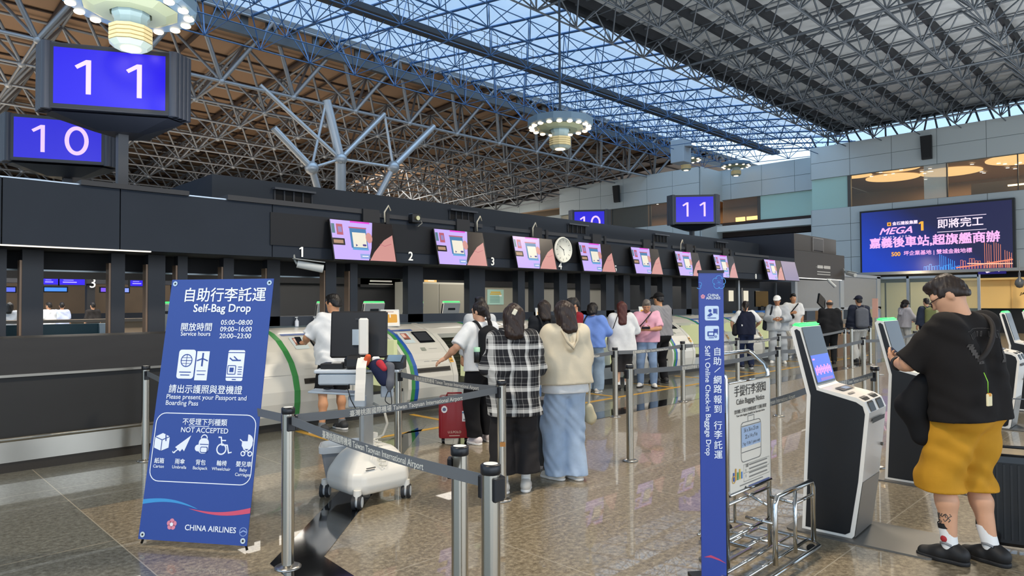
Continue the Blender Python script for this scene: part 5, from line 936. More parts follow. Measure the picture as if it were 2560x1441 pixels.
# ================================================================ SUITCASES
def case(label, pos, rz, w, d, h, col, handle=.0, ribs=0, soft=False, name='suitcase', rough=.4):
    t = thing(name, label, 'suitcase', pos, rz); bm = B(); n0 = 6; r = .05
    lv = [(.97, .06), (1, .08), (1, h-.05), (.96, h-.012), (.9, h)]; o = rrect(w, d, r); n = len(o); vs = [(a*s_, b*s_, z) for s_, z in lv for a, b in o]
    bm.add(vs, [[k*n+i, k*n+(i+1) % n, (k+1)*n+(i+1) % n, (k+1)*n+i] for k in range(len(lv)-1) for i in range(n)], None, not ribs)
    bm.add([vs[i] for i in range(n)], [list(range(n))[::-1]]); bm.add([vs[(len(lv)-1)*n+i] for i in range(n)], [list(range(n))]); body = bm.obj('shell', M(col, rough, noise=.06, scale=5, coat=.2), t)
    if ribs:
        q = B()
        for k in range(ribs): x = -w/2+.05+(w-.1)*k/(ribs-1); q.bb((x-.006, -d/2-.008, .1), (x+.006, d/2+.008, h-.06))
        for k in range(max(3, ribs//2)): y = -d/2+.05+(d-.1)*k/(max(3, ribs//2)-1); q.bb((-w/2-.008, y-.006, .1), (w/2+.008, y+.006, h-.06))
        q.obj('ribs', M(col, .25, coat=.4), t)
    for x, y in ((-w/2+.05, -d/2+.05), (w/2-.05, -d/2+.05), (-w/2+.05, d/2-.05), (w/2-.05, d/2-.05)): B().cyl((x-.014, y, .03), (x+.014, y, .03), .03, None, 14).bb((x-.018, y-.018, .03), (x+.018, y+.018, .07)).obj('wheel', M('121214', .5), t)
    B().tube([(-.09, 0, h-.005), (-.08, 0, h+.03), (.08, 0, h+.03), (.09, 0, h-.005)], .011, 8).obj('carry_handle', M(col if soft else '2a2a2c', .4), t)
    if handle: B().tube([(-.09, d/2-.05, h), (-.09, d/2-.05, h+handle), (.09, d/2-.05, h+handle), (.09, d/2-.05, h)], .009, 8).obj('pull_handle', M('8d8f92', .3, .9), t)
    return t
t = case('dark red soft suitcase with stickers and a white tag on its front', G(1135, 1108)+Vector((.05, .05, 0)), TH-math.pi/2+.08, .36, .22, .53, '8a1520', 0, 0, True)
s = Sheet(basis((1, 0, 0), (0, -1, 0), (0, -.1115, .29))); TAN = M('a5855c', .6)
text('U.S.POLO', .036, M('d8c0b0', .6), t, basis((1, 0, 0), (0, -1, 0), (0, -.113, .13)), 'CENTER', .0004, .005); s.rect(0, -.2, .12, .01, M('c9a898', .6)); s.disc(-.115, .1, .035, M('e4e4e6', .5), n=10, ry=.042); s.disc(-.115, .1, .02, M('5a6488', .5), .002); s.rect(.115, .02, .055, .12, M('e4e6ea', .5)); s.rect(.115, .06, .055, .015, M('4a86b8', .5), .002); s.rect(.115, -.02, .03, .02, M('8d8f92', .5), .002)
s.line([(-.165, .17), (-.1, .215), (.1, .215), (.165, .17)], .005, M('5a0c14', .6)); s.obj('front_pocket_marks', t)
q = Sheet(basis((1, 0, 0), (0, -.35, .93), (0, -.09, .525))); q.disc(-.12, 0, .03, M('d8dde4', .5), ry=.02); q.disc(.12, 0, .032, M('d8d8a8', .5), ry=.02); q.obj('top_stickers', t)
case('dark grey suitcase standing between the plaid shirt and the hooded top', Vector((4.72, 4.55, 0)), TH-math.pi/2, .42, .26, .68, '3a3d42', .32, 0)
case('glossy black ribbed suitcase at the right edge behind the man in yellow shorts', G(2532, 1392)+Vector((.13, .0, 0)), TH-math.pi/2-.5, .40, .26, .63, '0b0b0c', .33, 9, rough=.15)
# ================================================================ FAR COUNTER, BOXES
t = thing('blue_counter', 'bright blue counter desk with notices behind the capped man', 'counter', (PY(1925, 800, 9.6).x, 9.6, 0)); B().bb((-1.5, 0, 0), (1.7, .5, 1.32)).obj('desk', M('2f7fd0', .45), t); s = Sheet(basis((1, 0, 0), (0, -1, 0), (-.9, -.002, 1.02)));
for k in range(2): s.rect(-.3+.5*k, .0, .44, .5, M('d6d4e0', .6)); s.rect(-.3+.5*k, .05, .3, .02, M('a08a98', .6), .002); s.rect(-.3+.5*k, -.05, .34, .02, M('a08a98', .6), .002)
s.obj('notices', t)
t = thing('brown_counter', 'dark brown low counter panel left of the blue counter', 'counter', (PY(1880, 850, 9.3).x, 9.2, 0)); B().bb((-1.1, 0, 0), (1.2, .35, 1.0)).obj('front', M('37302b', .6), t)
t = thing('desk_monitor', 'dark monitor on the far desk above the navy vest', 'monitor', (PY(1905, 730, 9.9).x, 9.9, 1.32)); B().bb((-.45, 0, .12), (.45, .05, .62)).obj('screen', SCR, t); B().bb((-.1, 0, 0), (.1, .1, .14)).obj('stand', BLACK, t)
t = thing('arm_monitor', 'small dark screen on an arm beside the backpack man', 'monitor', (PY(2052, 740, 9.3).x, 9.3, 1.5)); B().box((0, 0, .12), (.5, .06, .36), None, Matrix.Rotation(.4, 3, 'Y')).obj('screen', M('26282b', .4), t); B().tube([(.2, 0, .1), (.36, 0, .15), (.36, 0, -.1), (.2, .05, -.3), (.2, .1, -1.5)], .025, 8).obj('arm', BLACK, t)
for i, (px, py, w, d, h, c, l) in enumerate(((2085, 880, 1.1, .6, .62, '6b5440', 'wide brown carton nearest the stanchion pair'), (2087, 830, .9, .5, .3, '8a7358', 'flat brown carton on top of the wide one'), (2140, 868, .8, .5, .5, '5d4b3a', 'dark brown carton behind the lone stanchion'), (2148, 815, .7, .4, .4, '2f3f5c', 'blue box on the low shelf'), (2068, 782, .9, .5, .3, '8d6e4c', 'tan box behind the backpack'))):
    p = PY(px, py, 7.6); base = 0 if i in (0, 2) else (.62 if i == 1 else (.5 if i == 3 else None))
    if i == 1: p = PY(2085, 880, 7.6)
    if i == 3: p = PY(2140, 868, 7.6)
    if i == 4: p = PY(2072, 782, 8.3); base = 1.3-.3
    if i == 4: tag(B().bb((-1.2, -.3, .0), (1.6, .4, 1.0)).obj('low_shelf', M('6d6a64', .5), None, (p.x, 8.3, 0)), 'low grey shelf unit below the pale screen wall', 'shelf')
    t = thing('carton', l, 'box', (p.x, 7.6 if i < 4 else 8.3, base)); B().box((0, 0, h/2), (w, d, h)).obj('box', M(c, .7, noise=.1), t); B().box((0, 0, h), (.05, d, .004)).obj('tape', M('b89a6a', .4), t)
p = G(2183, 905); t = thing('leaflet_stand', 'thin orange-red leaflet stand behind the second kiosk', 'leaflet stand', (PX(2188, 770, 16).x, PX(2188, 770, 16).y, 0)); B().box((0, 0, 1.45), (.03, .11, .42)).obj('leaflet', M('c79a8a', .6), t); B().cyl((0, 0, 0), (0, 0, 1.25), .015).lathe([(0, 0), (.15, 0), (.15, .015), (0, .02)]).obj('stand', GREY, t)
# ================================================================ PEOPLE
def _mesh_from_field(prims, vox, folds=None, cuts=()):
    """blend rounded shapes into one continuous skin (vertices, quads)"""
    lo = np.array([1e9]*3); hi = -lo; bx = []
    for p in prims:
        if p[0] == 'c': a, b = np.array(p[1], float), np.array(p[2], float); r = max(p[3], p[4]); l, h = np.minimum(a, b)-r, np.maximum(a, b)+r
        else: c = np.array(p[1], float); r = max(p[2]); l, h = c-r, c+r
        bx.append((l, h))
        if not (p[-1] == '-'): lo = np.minimum(lo, l); hi = np.maximum(hi, h)
    lo = lo-3*vox; hi = hi+3*vox; N = np.ceil((hi-lo)/vox).astype(int)+1; D = np.full(N, 1., np.float32)
    ax = [lo[i]+vox*np.arange(N[i]) for i in range(3)]
    for p, (l, h) in zip(prims, bx):
        neg = p[-1] == '-'; q = p[:-1] if neg else p; opt = q[-1] if isinstance(q[-1], dict) else {}
        k = opt.get('k', .03); m = k+2*vox
        i0 = np.maximum(((l-m-lo)/vox).astype(int), 0); i1 = np.minimum(((h+m-lo)/vox).astype(int)+2, N)
        if (i1 <= i0).any(): continue
        X, Y, Z = np.meshgrid(*[ax[i][i0[i]:i1[i]] for i in range(3)], indexing='ij', sparse=True)
        if q[0] == 'c':
            s = opt.get('s', (1, 1, 1)); a, b = np.array(q[1], float), np.array(q[2], float); d = (b-a)*s; L = max(d @ d, 1e-9)
            px, py, pz = (X-a[0])*s[0], (Y-a[1])*s[1], (Z-a[2])*s[2]; t = np.clip((px*d[0]+py*d[1]+pz*d[2])/L, 0, 1)
            e = (np.sqrt((px-t*d[0])**2+(py-t*d[1])**2+(pz-t*d[2])**2)-(q[3]+(q[4]-q[3])*t))/max(s)
        else:
            c, r = q[1], q[2]; R = opt.get('R'); px, py, pz = X-c[0], Y-c[1], Z-c[2]
            if R is not None: px, py, pz = [px*R[0][i]+py*R[1][i]+pz*R[2][i] for i in range(3)]
            k0 = np.sqrt((px/r[0])**2+(py/r[1])**2+(pz/r[2])**2); k1 = np.sqrt((px/r[0]**2)**2+(py/r[1]**2)**2+(pz/r[2]**2)**2)+1e-6; e = k0*(k0-1)/k1
        for pt, n in opt.get('cut', ()): e = np.maximum(e, (X-pt[0])*n[0]+(Y-pt[1])*n[1]+(Z-pt[2])*n[2])
        S = D[i0[0]:i1[0], i0[1]:i1[1], i0[2]:i1[2]]
        if neg: e = -e; hh = np.maximum(k-np.abs(S-e), 0)/k; S[...] = np.maximum(S, e)+hh*hh*k*.25
        else: hh = np.maximum(k-np.abs(S-e), 0)/k; S[...] = np.minimum(S, e)-hh*hh*k*.25
    X, Y, Z = np.meshgrid(*ax, indexing='ij', sparse=True)
    if folds: D = D+folds(X, Y, Z).astype(np.float32)
    for pt, n in cuts: D = np.maximum(D, ((X-pt[0])*n[0]+(Y-pt[1])*n[1]+(Z-pt[2])*n[2]).astype(np.float32))
    s = D < 0; C = [n-1 for n in D.shape]; acc = np.zeros((*C, 3), np.float32); cnt = np.zeros(C, np.float32); cross = []
    for a in range(3):
        sl0 = [slice(None)]*3; sl1 = [slice(None)]*3; sl0[a] = slice(0, -1); sl1[a] = slice(1, None); d0, d1 = D[tuple(sl0)], D[tuple(sl1)]
        cr = s[tuple(sl0)] != s[tuple(sl1)]; t = np.where(cr, d0/np.where(cr, d0-d1, 1), 0); cross.append(cr); o = [x for x in range(3) if x != a]
        for u in (0, 1):
            for v in (0, 1):
                sl = [slice(None)]*3; sl[o[0]] = slice(u, D.shape[o[0]]-1+u); sl[o[1]] = slice(v, D.shape[o[1]]-1+v); m = cr[tuple(sl)]
                cnt += m; acc[..., a] += t[tuple(sl)]; acc[..., o[0]] += m*u; acc[..., o[1]] += m*v
    act = cnt > 0; idx = -np.ones(C, int); idx[act] = np.arange(act.sum()); ijk = np.argwhere(act); V = (ijk+acc[act]/cnt[act][:, None])*vox+lo; F = []
    for a in range(3):
        o = [(a+1) % 3, (a+2) % 3]; e = np.argwhere(cross[a]); ok = (e[:, o[0]] > 0) & (e[:, o[1]] > 0) & (e[:, o[0]] < C[o[0]]) & (e[:, o[1]] < C[o[1]]); e = e[ok]
        ins = s[tuple(e.T)]; q = []
        for u, v in ((1, 1), (0, 1), (0, 0), (1, 0)):
            f = e.copy(); f[:, o[0]] -= u; f[:, o[1]] -= v; q.append(idx[tuple(f.T)])
        q = np.stack(q, 1); q[~ins] = q[~ins][:, ::-1]; F.append(q)
    return V, np.concatenate(F)
def skin_obj(name, parts, mat, parent):
    """parts: (V, F) pieces that become one mesh object"""
    me = bpy.data.meshes.new(name); V = np.concatenate([p[0] for p in parts]); o = 0; F = []
    for v, f in parts: F.append(f+o); o += len(v)
    F = np.concatenate(F); me.vertices.add(len(V)); me.vertices.foreach_set('co', V.astype(np.float32).ravel()); me.loops.add(F.size); me.loops.foreach_set('vertex_index', F.ravel().astype(np.int32))
    me.polygons.add(len(F)); me.polygons.foreach_set('loop_start', np.arange(0, F.size, 4, dtype=np.int32)); me.polygons.foreach_set('use_smooth', np.ones(len(F), bool)); me.update(calc_edges=True); me.validate()
    me.materials.append(mat); ob = bpy.data.objects.new(name, me); COL.objects.link(ob); ob.parent = parent; return ob
def ik(a, b, l1, l2, hint):
    a, b, hint = Vector(a), Vector(b), Vector(hint); d = b-a; L = min(d.length, (l1+l2)*.995); u = d.normalized(); b = a+u*L
    c = (l1*l1-l2*l2+L*L)/(2*L); h = math.sqrt(max(l1*l1-c*c, 0)); n = (hint-u*hint.dot(u)).normalized(); return a+u*c+n*h, b
def hand_prims(w, fd, palm, side, s=1., curl=.5, spread=.10):
    """palm, five fingers and a thumb from wrist w along fd; palm = palm normal"""
    w = Vector(w); fd = Vector(fd).normalized(); pn = Vector(palm); pn = (pn-fd*pn.dot(fd)).normalized(); sd = fd.cross(pn)*side   # sd points to the thumb side
    o = [('c', w, w+fd*.045*s, .021*s, .024*s, {'k': .02})]
    for k in (-1, 0, 1): o.append(('c', w+fd*.02*s+sd*.012*k*s, w+fd*.082*s+sd*.022*k*s, .015*s, .0135*s, {'k': .015}))
    for j, (off_, l) in enumerate(((.027, .066), (.009, .075), (-.009, .07), (-.026, .055))):
        b = w+fd*.085*s+sd*off_*s; d = (fd+sd*(off_*spread/.03)).normalized(); r = .0088*s
        for seg, (fr, ang) in enumerate(((.45, .35), (.32, .9), (.23, 1.25))):
            dd = (d*math.cos(curl*ang)+pn*math.sin(curl*ang)); e = b+dd*l*fr*s; o.append(('c', b, e, r, r*.9, {'k': .006})); b = e; r *= .92
    b = w+fd*.02*s+sd*.02*s; e = b+(fd*.6+sd*.75+pn*.3).normalized()*.045*s; f = e+(fd*.85+sd*.3+pn*.4*(.5+curl)).normalized()*.032*s; g = f+(fd*.9+pn*.5*curl).normalized()*.026*s
    o += [('c', b, e, .0145*s, .012*s, {'k': .015}), ('c', e, f, .011*s, .0095*s, {'k': .006}), ('c', f, g, .0095*s, .008*s, {'k': .006})]; return o
def cloth(col, rough=.85, noise=.12, scale=14, bump=.15): return M(col, rough, 0, 0, noise, scale, 0, bump, .25)
def folds(amp=.006, f=18, seed=0):
    rs = np.random.RandomState(seed); w = rs.uniform(-1, 1, (4, 3))*f; ph = rs.uniform(0, 6, 4)
    return lambda X, Y, Z: amp*(sum(np.sin(X*w[i][0]*1.3+Y*w[i][1]*1.3+Z*w[i][2]+ph[i]) for i in range(4))*.4+.35*np.sin(X*w[0][1]*2.6+Y*w[1][2]*2.4+Z*w[2][0]*2.2+2.2*np.sin(Z*f*.45+X*9)))
def person(label, x, y, face, H=1.65, b=1., head=(0, 0), lean=0., feet=((-.09, 0, 8), (.09, 0, -8)), L=None, R=None, skin='c99674', vox=.013, top=None, bot=None, hair=None, shoes=('e6e4de', 'f2f0ec'), socks=None, belly=0., curl=.6, knee=.03, face_on=False, hs=None):
    s = H/1.70; t = thing('person', label, 'person', (x, y, 0), math.radians(face-90)); SK = M(skin, .5, 0, 0, .05, 20, 0, 0, .35); v = vox/s
    la = math.radians(lean); TQ = Matrix.Rotation(-la, 3, 'X'); pv = Vector((0, 0, .95)); T = lambda p: pv+TQ @ (Vector(p)-pv)
    hp, hy = head; HQ = TQ @ Matrix.Rotation(math.radians(hy), 3, 'Z') @ Matrix.Rotation(math.radians(-hp), 3, 'X'); nk = Vector((0, -.005, 1.50)); Hd = lambda p: T(nk)+HQ @ (Vector(p)-nk)
    RH = [[HQ[i][j] for j in range(3)] for i in range(3)]; hk = lambda **k: dict(R=RH, **k)
    Sh = {sd: T((sd*.158*b, -.01, 1.395)) for sd in (-1, 1)}; arms = {}
    for sd, A in ((-1, L), (1, R)):
        wr, hint = (A[0], A[1]) if A else ((sd*.25*b, .05, .82), (sd*.3, -1, 0)); e, w = ik(Sh[sd], wr, .285, .245, hint); arms[sd] = (e, w, A)
    legs = {}
    for sd, f in ((-1, feet[0]), (1, feet[1])):
        an = Vector((f[0], f[1], .085)); hpj = Vector((sd*.088, 0, .92)); k, an2 = ik(hpj, an, .435, .42, (sd*.1, 1, 0)); legs[sd] = (hpj, k, an, f[2])
    # ---- body
    P = [('c', T((0, 0, .98)), T((0, .01, 1.30)), .085*b, .08*b), ('c', T((-.1, 0, 1.37)), T((.1, 0, 1.37)), .055, .055), ('c', T((0, -.01, 1.42)), Hd((0, -.012, 1.55)), .054*(.5+.5*b), .049)]
    P += [('e', Hd((0, -.012, 1.618)), (.073, .091, .092), hk()), ('e', Hd((0, .03, 1.572)), (.056+.03*max(0, b-1), .062, .078), hk(k=.04)), ('c', Hd((-.02, .06, 1.525)), Hd((.02, .06, 1.525)), .022, .022, {'k': .03})]
    P += [('c', Hd((0, .088, 1.605)), Hd((0, .106, 1.578)), .008, .0125, {'k': .014}), ('e', Hd((-.076, -.012, 1.59)), (.011, .02, .03), hk(k=.01)), ('e', Hd((.076, -.012, 1.59)), (.011, .02, .03), hk(k=.01))]
    P += [('c', Hd((-.045, .07, 1.628)), Hd((.045, .07, 1.628)), .015, .015, {'k': .02}), ('e', Hd((-.03, .095, 1.61)), (.017, .014, .009), hk(k=.008), '-'), ('e', Hd((.03, .095, 1.61)), (.017, .014, .009), hk(k=.008), '-'), ('c', Hd((-.018, .088, 1.548)), Hd((.018, .088, 1.548)), .009, .009, {'k': .008}), ('c', Hd((-.022, .099, 1.5495)), Hd((.022, .099, 1.5495)), .0025, .0025, {'k': .004}, '-')]
    pieces = []
    for sd in (-1, 1):
        e, w, A = arms[sd]; S_ = Sh[sd]; fb = .8+.2*b; g_ = .85 if top and top.get('sleeve', .75) > 1.3 else 1.; P += [('c', S_, e, .046*fb*g_, .04*fb*g_), ('c', e, e.lerp(w, .35), .04*fb*g_, .042*fb*g_), ('c', e.lerp(w, .3), w, .041*fb*g_, .027*fb)]
        fd = (w-e).normalized(); pal = Vector(A[2]) if A and len(A) > 2 else Vector((-sd, .2, 0)); hv = min(v, .0075)
        pieces.append(_mesh_from_field(hand_prims(w-fd*.01, fd if not (A and len(A) > 3) else Vector(A[3]), pal, sd, 1., curl), hv))
    for sd in (-1, 1):
        h, k, a, _ = legs[sd]; fb = .85+.15*b; back = Vector((0, -.022 if not bot or bot.get('cut', .09) > .25 else 0, 0)); g_ = .82 if bot and bot.get('cut', .09) < .25 else 1.; P += [('c', h, k, .068*fb*g_, .054*fb*g_), ('c', k, k.lerp(a, .35)+back, .05*fb*g_, .056*fb*g_), ('c', k.lerp(a, .35)+back, a, .054*fb*g_, .034*g_)]
    pieces.insert(0, _mesh_from_field(P, v)); body = skin_obj('body', pieces, SK, t); body.scale = (s,)*3
    def part(name, prims, mat, vx=None, fo=None, cuts=()): o = skin_obj(name, [_mesh_from_field(prims, vx or v, fo, cuts)], mat, t); o.scale = (s,)*3; return o
    # ---- shirt
    if top:
        ez = top.get('ease', .012); hem = top.get('hem', .9); sl = top.get('sleeve', .75); W_ = .098*b; fl = (1, 1.12, 1)
        Q = []
        for sd in (-1, 1):
            Q += [('c', T((sd*W_*.85, -.012, hem-.05)), T((sd*W_*.9, .0, 1.14)), .11*b+ez*2.1, .095*b+ez*1.6, {'s': fl, 'k': .06}), ('c', T((sd*W_*.9, 0, 1.14)), T((sd*W_, .0, 1.30)), .09*b+ez*1.5, .098*b+ez, {'s': fl, 'k': .06}), ('c', T((sd*.03, -.01, 1.39)), Sh[sd], .062+ez*.3, .058*b+ez*.6, {'k': .05})]
            e, w, _ = arms[sd]; S_ = Sh[sd]; fb = .8+.2*b
            if sl <= 1: c_ = S_.lerp(e, sl); dn = (e-S_).normalized(); Q.append(('c', S_, S_.lerp(e, min(sl+.25, 1.3)), .06*fb+ez, .054*fb+ez*1.3, {'cut': [(c_, dn)]}))
            else: c_ = e.lerp(w, sl-1); dn = (w-e).normalized(); Q += [('c', S_, e, .06*fb+ez, .05*fb+ez), ('c', e, e.lerp(w, min(sl-.85, 1.2)), .05*fb+ez, .04*fb+ez, {'cut': [(c_, dn)]})]
        if belly: Q.append(('e', T((0, .05, 1.08)), (.13*b, .10+belly, .15), {'k': .06}))
        if top.get('hood'): Q += [('c', T((-.07, -.075, 1.42)), T((0, -.135, 1.27)), .045, .05, {'k': .03}), ('c', T((.07, -.075, 1.42)), T((0, -.135, 1.27)), .045, .05, {'k': .03}), ('c', T((-.08, -.0, 1.44)), T((.08, -.0, 1.44)), .05, .05, {'k': .03}), ('c', T((0, -.13, 1.40)), T((0, -.155, 1.33)), .022, .02, {'k': .015}, '-')]
        if top.get('collar'): Q += [('c', T((-.05, -.04, 1.455)), T((.05, -.04, 1.455)), .03, .03, {'k': .02}), ('c', T((-.055, -.03, 1.45)), T((-.03, .06, 1.425)), .024, .02, {'k': .02}), ('c', T((.055, -.03, 1.45)), T((.03, .06, 1.425)), .024, .02, {'k': .02})]
        Q.append(('c', T((-.05*b, -.02, 1.415)), T((.05*b, -.02, 1.415)), .058, .058, {'k': .04})); Q.append(('e', T((0, .02, 1.50)), (.062*b, .07*b, .048), {'k': .012}, '-'))
        up = TQ @ Vector((0, 0, -1)); so = part(top.get('name', 'shirt'), Q, top['mat'], None, folds(top.get('fold', .009), top.get('ff', 26), sum(map(ord, label)) % 97), [(T((0, 0, hem)), up)])
    # ---- trousers, shorts or skirt
    if bot:
        ez = bot.get('ease', .015); cut = bot.get('cut', .09); Q = [('c', (-.07*b, 0, .97), (.07*b, 0, .97), .10*b+ez*.3, .10*b+ez*.3, {'s': (1, 1.1, 1), 'k': .05}), ('c', (-.07*b, -.015, .9), (.07*b, -.015, .9), .108*b+ez*.4, .108*b+ez*.4, {'s': (1, 1.05, 1), 'k': .05})]
        if bot.get('skirt'): Q += [('c', (-.07, 0, .95), (-.1, 0, cut-.1), .10+ez*.5, .10+ez*2, {'k': .08}), ('c', (.07, 0, .95), (.1, 0, cut-.1), .10+ez*.5, .10+ez*2, {'k': .08})]
        else:
            for sd in (-1, 1):
                h, k, a, _ = legs[sd]; fb = .85+.15*b; w1 = bot.get('flare', 0.); Q += [('c', h, k, .086*fb+ez, .06*fb+ez+w1*.5, {'k': .025}), ('c', k, a+Vector((0, 0, -.06)), .058*fb+ez+w1*.5, .045+ez+w1, {'k': .02})]
        part(bot.get('name', 'trousers'), Q, bot['mat'], None, folds(bot.get('fold', .010), bot.get('ff', 17), 7+sum(map(ord, label)) % 89), [((0, 0, bot.get('topz', min(1.03, (top or {}).get('hem', .9)+.05))), (0, 0, 1)), ((0, 0, cut), (0, 0, -1))])
    # ---- shoes and socks
    for sd in (-1, 1):
        h, k, a, yaw = legs[sd]; q = Matrix.Rotation(math.radians(yaw), 3, 'Z'); A_ = lambda px, py, pz: Vector((a.x, a.y, 0))+q @ Vector((px, py, pz))
        if socks:
            d = (k-a).normalized(); part('sock', [('c', a-d*.03, a+d*(socks[1]+.05), .043, .047, {'cut': [(a+d*socks[1], d)]})], socks[0], max(v*.8, .008))
        Q = [('c', A_(0, -.055, .05), A_(0, .05, .045), .042, .045, {'k': .03}), ('c', A_(0, .05, .04), A_(0, .14, .03), .044, .036, {'k': .03}), ('c', A_(0, -.05, .06), A_(0, -.015, .085), .042, .043, {'k': .03}), ('e', A_(0, .0, .13), (.03, .04, .03), {'k': .01}, '-')]
        sh = part('shoe', Q, M(shoes[0], .6, 0, 0, .08, 20), max(v*.7, .007), None, [((0, 0, .004), (0, 0, -1))])
        so = part('sole', [('c', A_(0, -.055, .015), A_(0, .05, .015), .046, .047, {'k': .02}), ('c', A_(0, .05, .015), A_(0, .145, .015), .047, .038, {'k': .02})], M(shoes[1], .6), max(v*.7, .007), None, [((0, 0, .026), (0, 0, 1)), ((0, 0, .0), (0, 0, -1))]); so.parent = sh; so.scale = (1, 1, 1)
    # ---- hair, headwear, face
    if hair:
        k_, col = hair[0], hair[1]; HM = hs or M(col, .45, 0, 0, .35, 60, 0, .3, .4, (1, 1, .12)); g = .012
        Q = [('e', Hd((0, -.016, 1.622)), (.073+g, .09+g, .092+g), hk())] if k_ != 'short' else [('e', Hd((0, -.014, 1.62)), (.079, .099, .1), hk()), ('e', Hd((0, -.005, 1.69)), (.06, .08, .036), hk(k=.03)), ('e', Hd((0, .05, 1.70)), (.045, .035, .025), hk(k=.025)), ('c', Hd((-.03, -.075, 1.56)), Hd((.03, -.075, 1.56)), .028, .028, {'k': .03})]
        if k_ in ('bob', 'long', 'tail', 'mid'):
            zl = {'bob': 1.475, 'mid': 1.40, 'long': 1.26, 'tail': 1.53}[k_]; bk = {'bob': .02, 'mid': .015, 'long': -.005, 'tail': 0}[k_]
            for sd in (-1, 1):
                if k_ != 'tail': Q += [('c', Hd((sd*.058, -.01, 1.62)), Hd((sd*.066, -.02, zl+.04)), .034, .03, {'k': .04}), ('c', Hd((sd*.045, -.06, 1.62)), Hd((sd*.045, -.075-bk, zl+.03)), .05, .042, {'k': .04})]
            Q += [('c', Hd((0, -.06, 1.63)), Hd((0, -.085-bk, zl+.03)), .055, .045 if k_ != 'tail' else .03, {'k': .04})]
            if k_ == 'tail': Q += [('c', Hd((0, -.105, 1.61)), Hd((0, -.135, 1.50)), .03, .026, {'k': .015}), ('c', Hd((0, -.135, 1.50)), Hd((0, -.13, 1.42)), .026, .012, {'k': .015})]
            if k_ in ('mid', 'long'): pass
        Q += [('e', Hd((0, .115, 1.555)), (.066, .085, .088), hk(k=.02), '-')]
        cuts = []
        up_ = HQ @ Vector((0, 0, 1)); fw_ = HQ @ Vector((0, 1, 0))
        if k_ == 'short': n_ = (HQ @ Vector((0, .45, -.9))).normalized(); cuts.append((Hd((0, -.03, 1.565)), n_))
        if len(hair) > 2: cuts.append((Hd((0, 0, 1.66)), up_))
        if k_ == 'bald': n_ = (HQ @ Vector((0, .15, -1))).normalized(); cuts += [(Hd((0, 0, 1.575)), n_), (Hd((0, 0, 1.64)), up_), (Hd((0, .03, 1.6)), fw_)]
        if k_ != 'none':
            fo = lambda X, Y, Z: .0035*np.sin(X*190+3*np.sin(Z*25))*np.sin(Y*170+2*np.sin(Z*21))+.003*np.sin(X*60+Z*40+Y*50)
            part('hair', Q, HM, max(v*.7, .007), fo, cuts)
        if len(hair) > 2:
            CM = hair[3]
            if hair[2] == 'cap': part('cap', [('e', Hd((0, -.012, 1.64)), (.096, .112, .10), hk()), ('c', Hd((-.03, .09, 1.655)), Hd((-.03, .15, 1.645)), .045, .04, {'s': (1, 1, 4)}), ('c', Hd((.03, .09, 1.655)), Hd((.03, .15, 1.645)), .045, .04, {'s': (1, 1, 4)})], CM, max(v*.7, .007), None, [(Hd((0, 0, 1.638)), HQ @ Vector((0, 0, -1)))])
            if hair[2] == 'bucket': part('bucket_hat', [('e', Hd((0, -.012, 1.65)), (.098, .112, .096), hk()), ('c', Hd((0, -.01, 1.625)), Hd((0, -.01, 1.66)), .15, .09, {'k': .03})], CM, max(v*.7, .007), None, [(Hd((0, 0, 1.622)), HQ @ Vector((0, 0, -1)))])
    if face_on:
        for sd in (-1, 1):
            q = B().sphere((0, 0, 0), (.0125, .008, .0075), None, 10, 6); o = q.obj('eye', M('efeae4', .3), t); o.matrix_local = Matrix.Diagonal((s, s, s, 1)) @ Matrix.Translation(Hd((sd*.03, .082, 1.61))) @ HQ.to_4x4()
            q = B().sphere((0, .005, 0), (.0055, .005, .0055), None, 8, 5); i_ = q.obj('iris', M('1c1310', .2), o)
            q = B().tube([Hd((sd*.014, .089, 1.628))*s, Hd((sd*.03, .091, 1.633))*s, Hd((sd*.047, .08, 1.628))*s], .004, 6).obj('eyebrow', M('1d1613', .8), t)
        q = B().tube([Hd((-.02, .0935, 1.548))*s, Hd((0, .0985, 1.5475))*s, Hd((.02, .0935, 1.548))*s], .0055, 6).obj('lips', M('a8604f', .5), t)
    t['_s'] = s
    return dict(o=t, s=s, T=T, Hd=Hd, HQ=HQ, Sh=Sh, arms=arms, legs=legs, TQ=TQ)
def smooth(pts, n=5):
    P = [Vector(p) for p in pts]; o = []
    for i in range(len(P)-1):
        a, b_, c, d = P[max(i-1, 0)], P[i], P[i+1], P[min(i+2, len(P)-1)]
        for k in range(n): t = k/n; o.append(.5*((2*b_)+(c-a)*t+(2*a-5*b_+4*c-d)*t*t+(3*b_-a-3*c+d)*t**3))
    return o+[P[-1]]
def wpt(p, v):
    """a point of a person's own frame in the hall"""
    o = p['o']; return Matrix.Translation(o.location) @ Matrix.Rotation(o.rotation_euler.z, 4, 'Z') @ (Vector(v)*p['s'])
def worn(p, name, label, cat, prims, mat, vox=.012, extra=None, fo=None, cuts=()):
    """something a person carries: own thing, in the person's frame"""
    t = thing(name, label, cat, p['o'].location, p['o'].rotation_euler.z); o = skin_obj('body' if name != 'backpack' else 'pack', [_mesh_from_field(prims, vox, fo, cuts)], mat, t); o.scale = (p['s'],)*3
    if extra:
        for nm, q, m in extra: k = q.obj(nm, m, t); k.scale = (p['s'],)*3
    return t
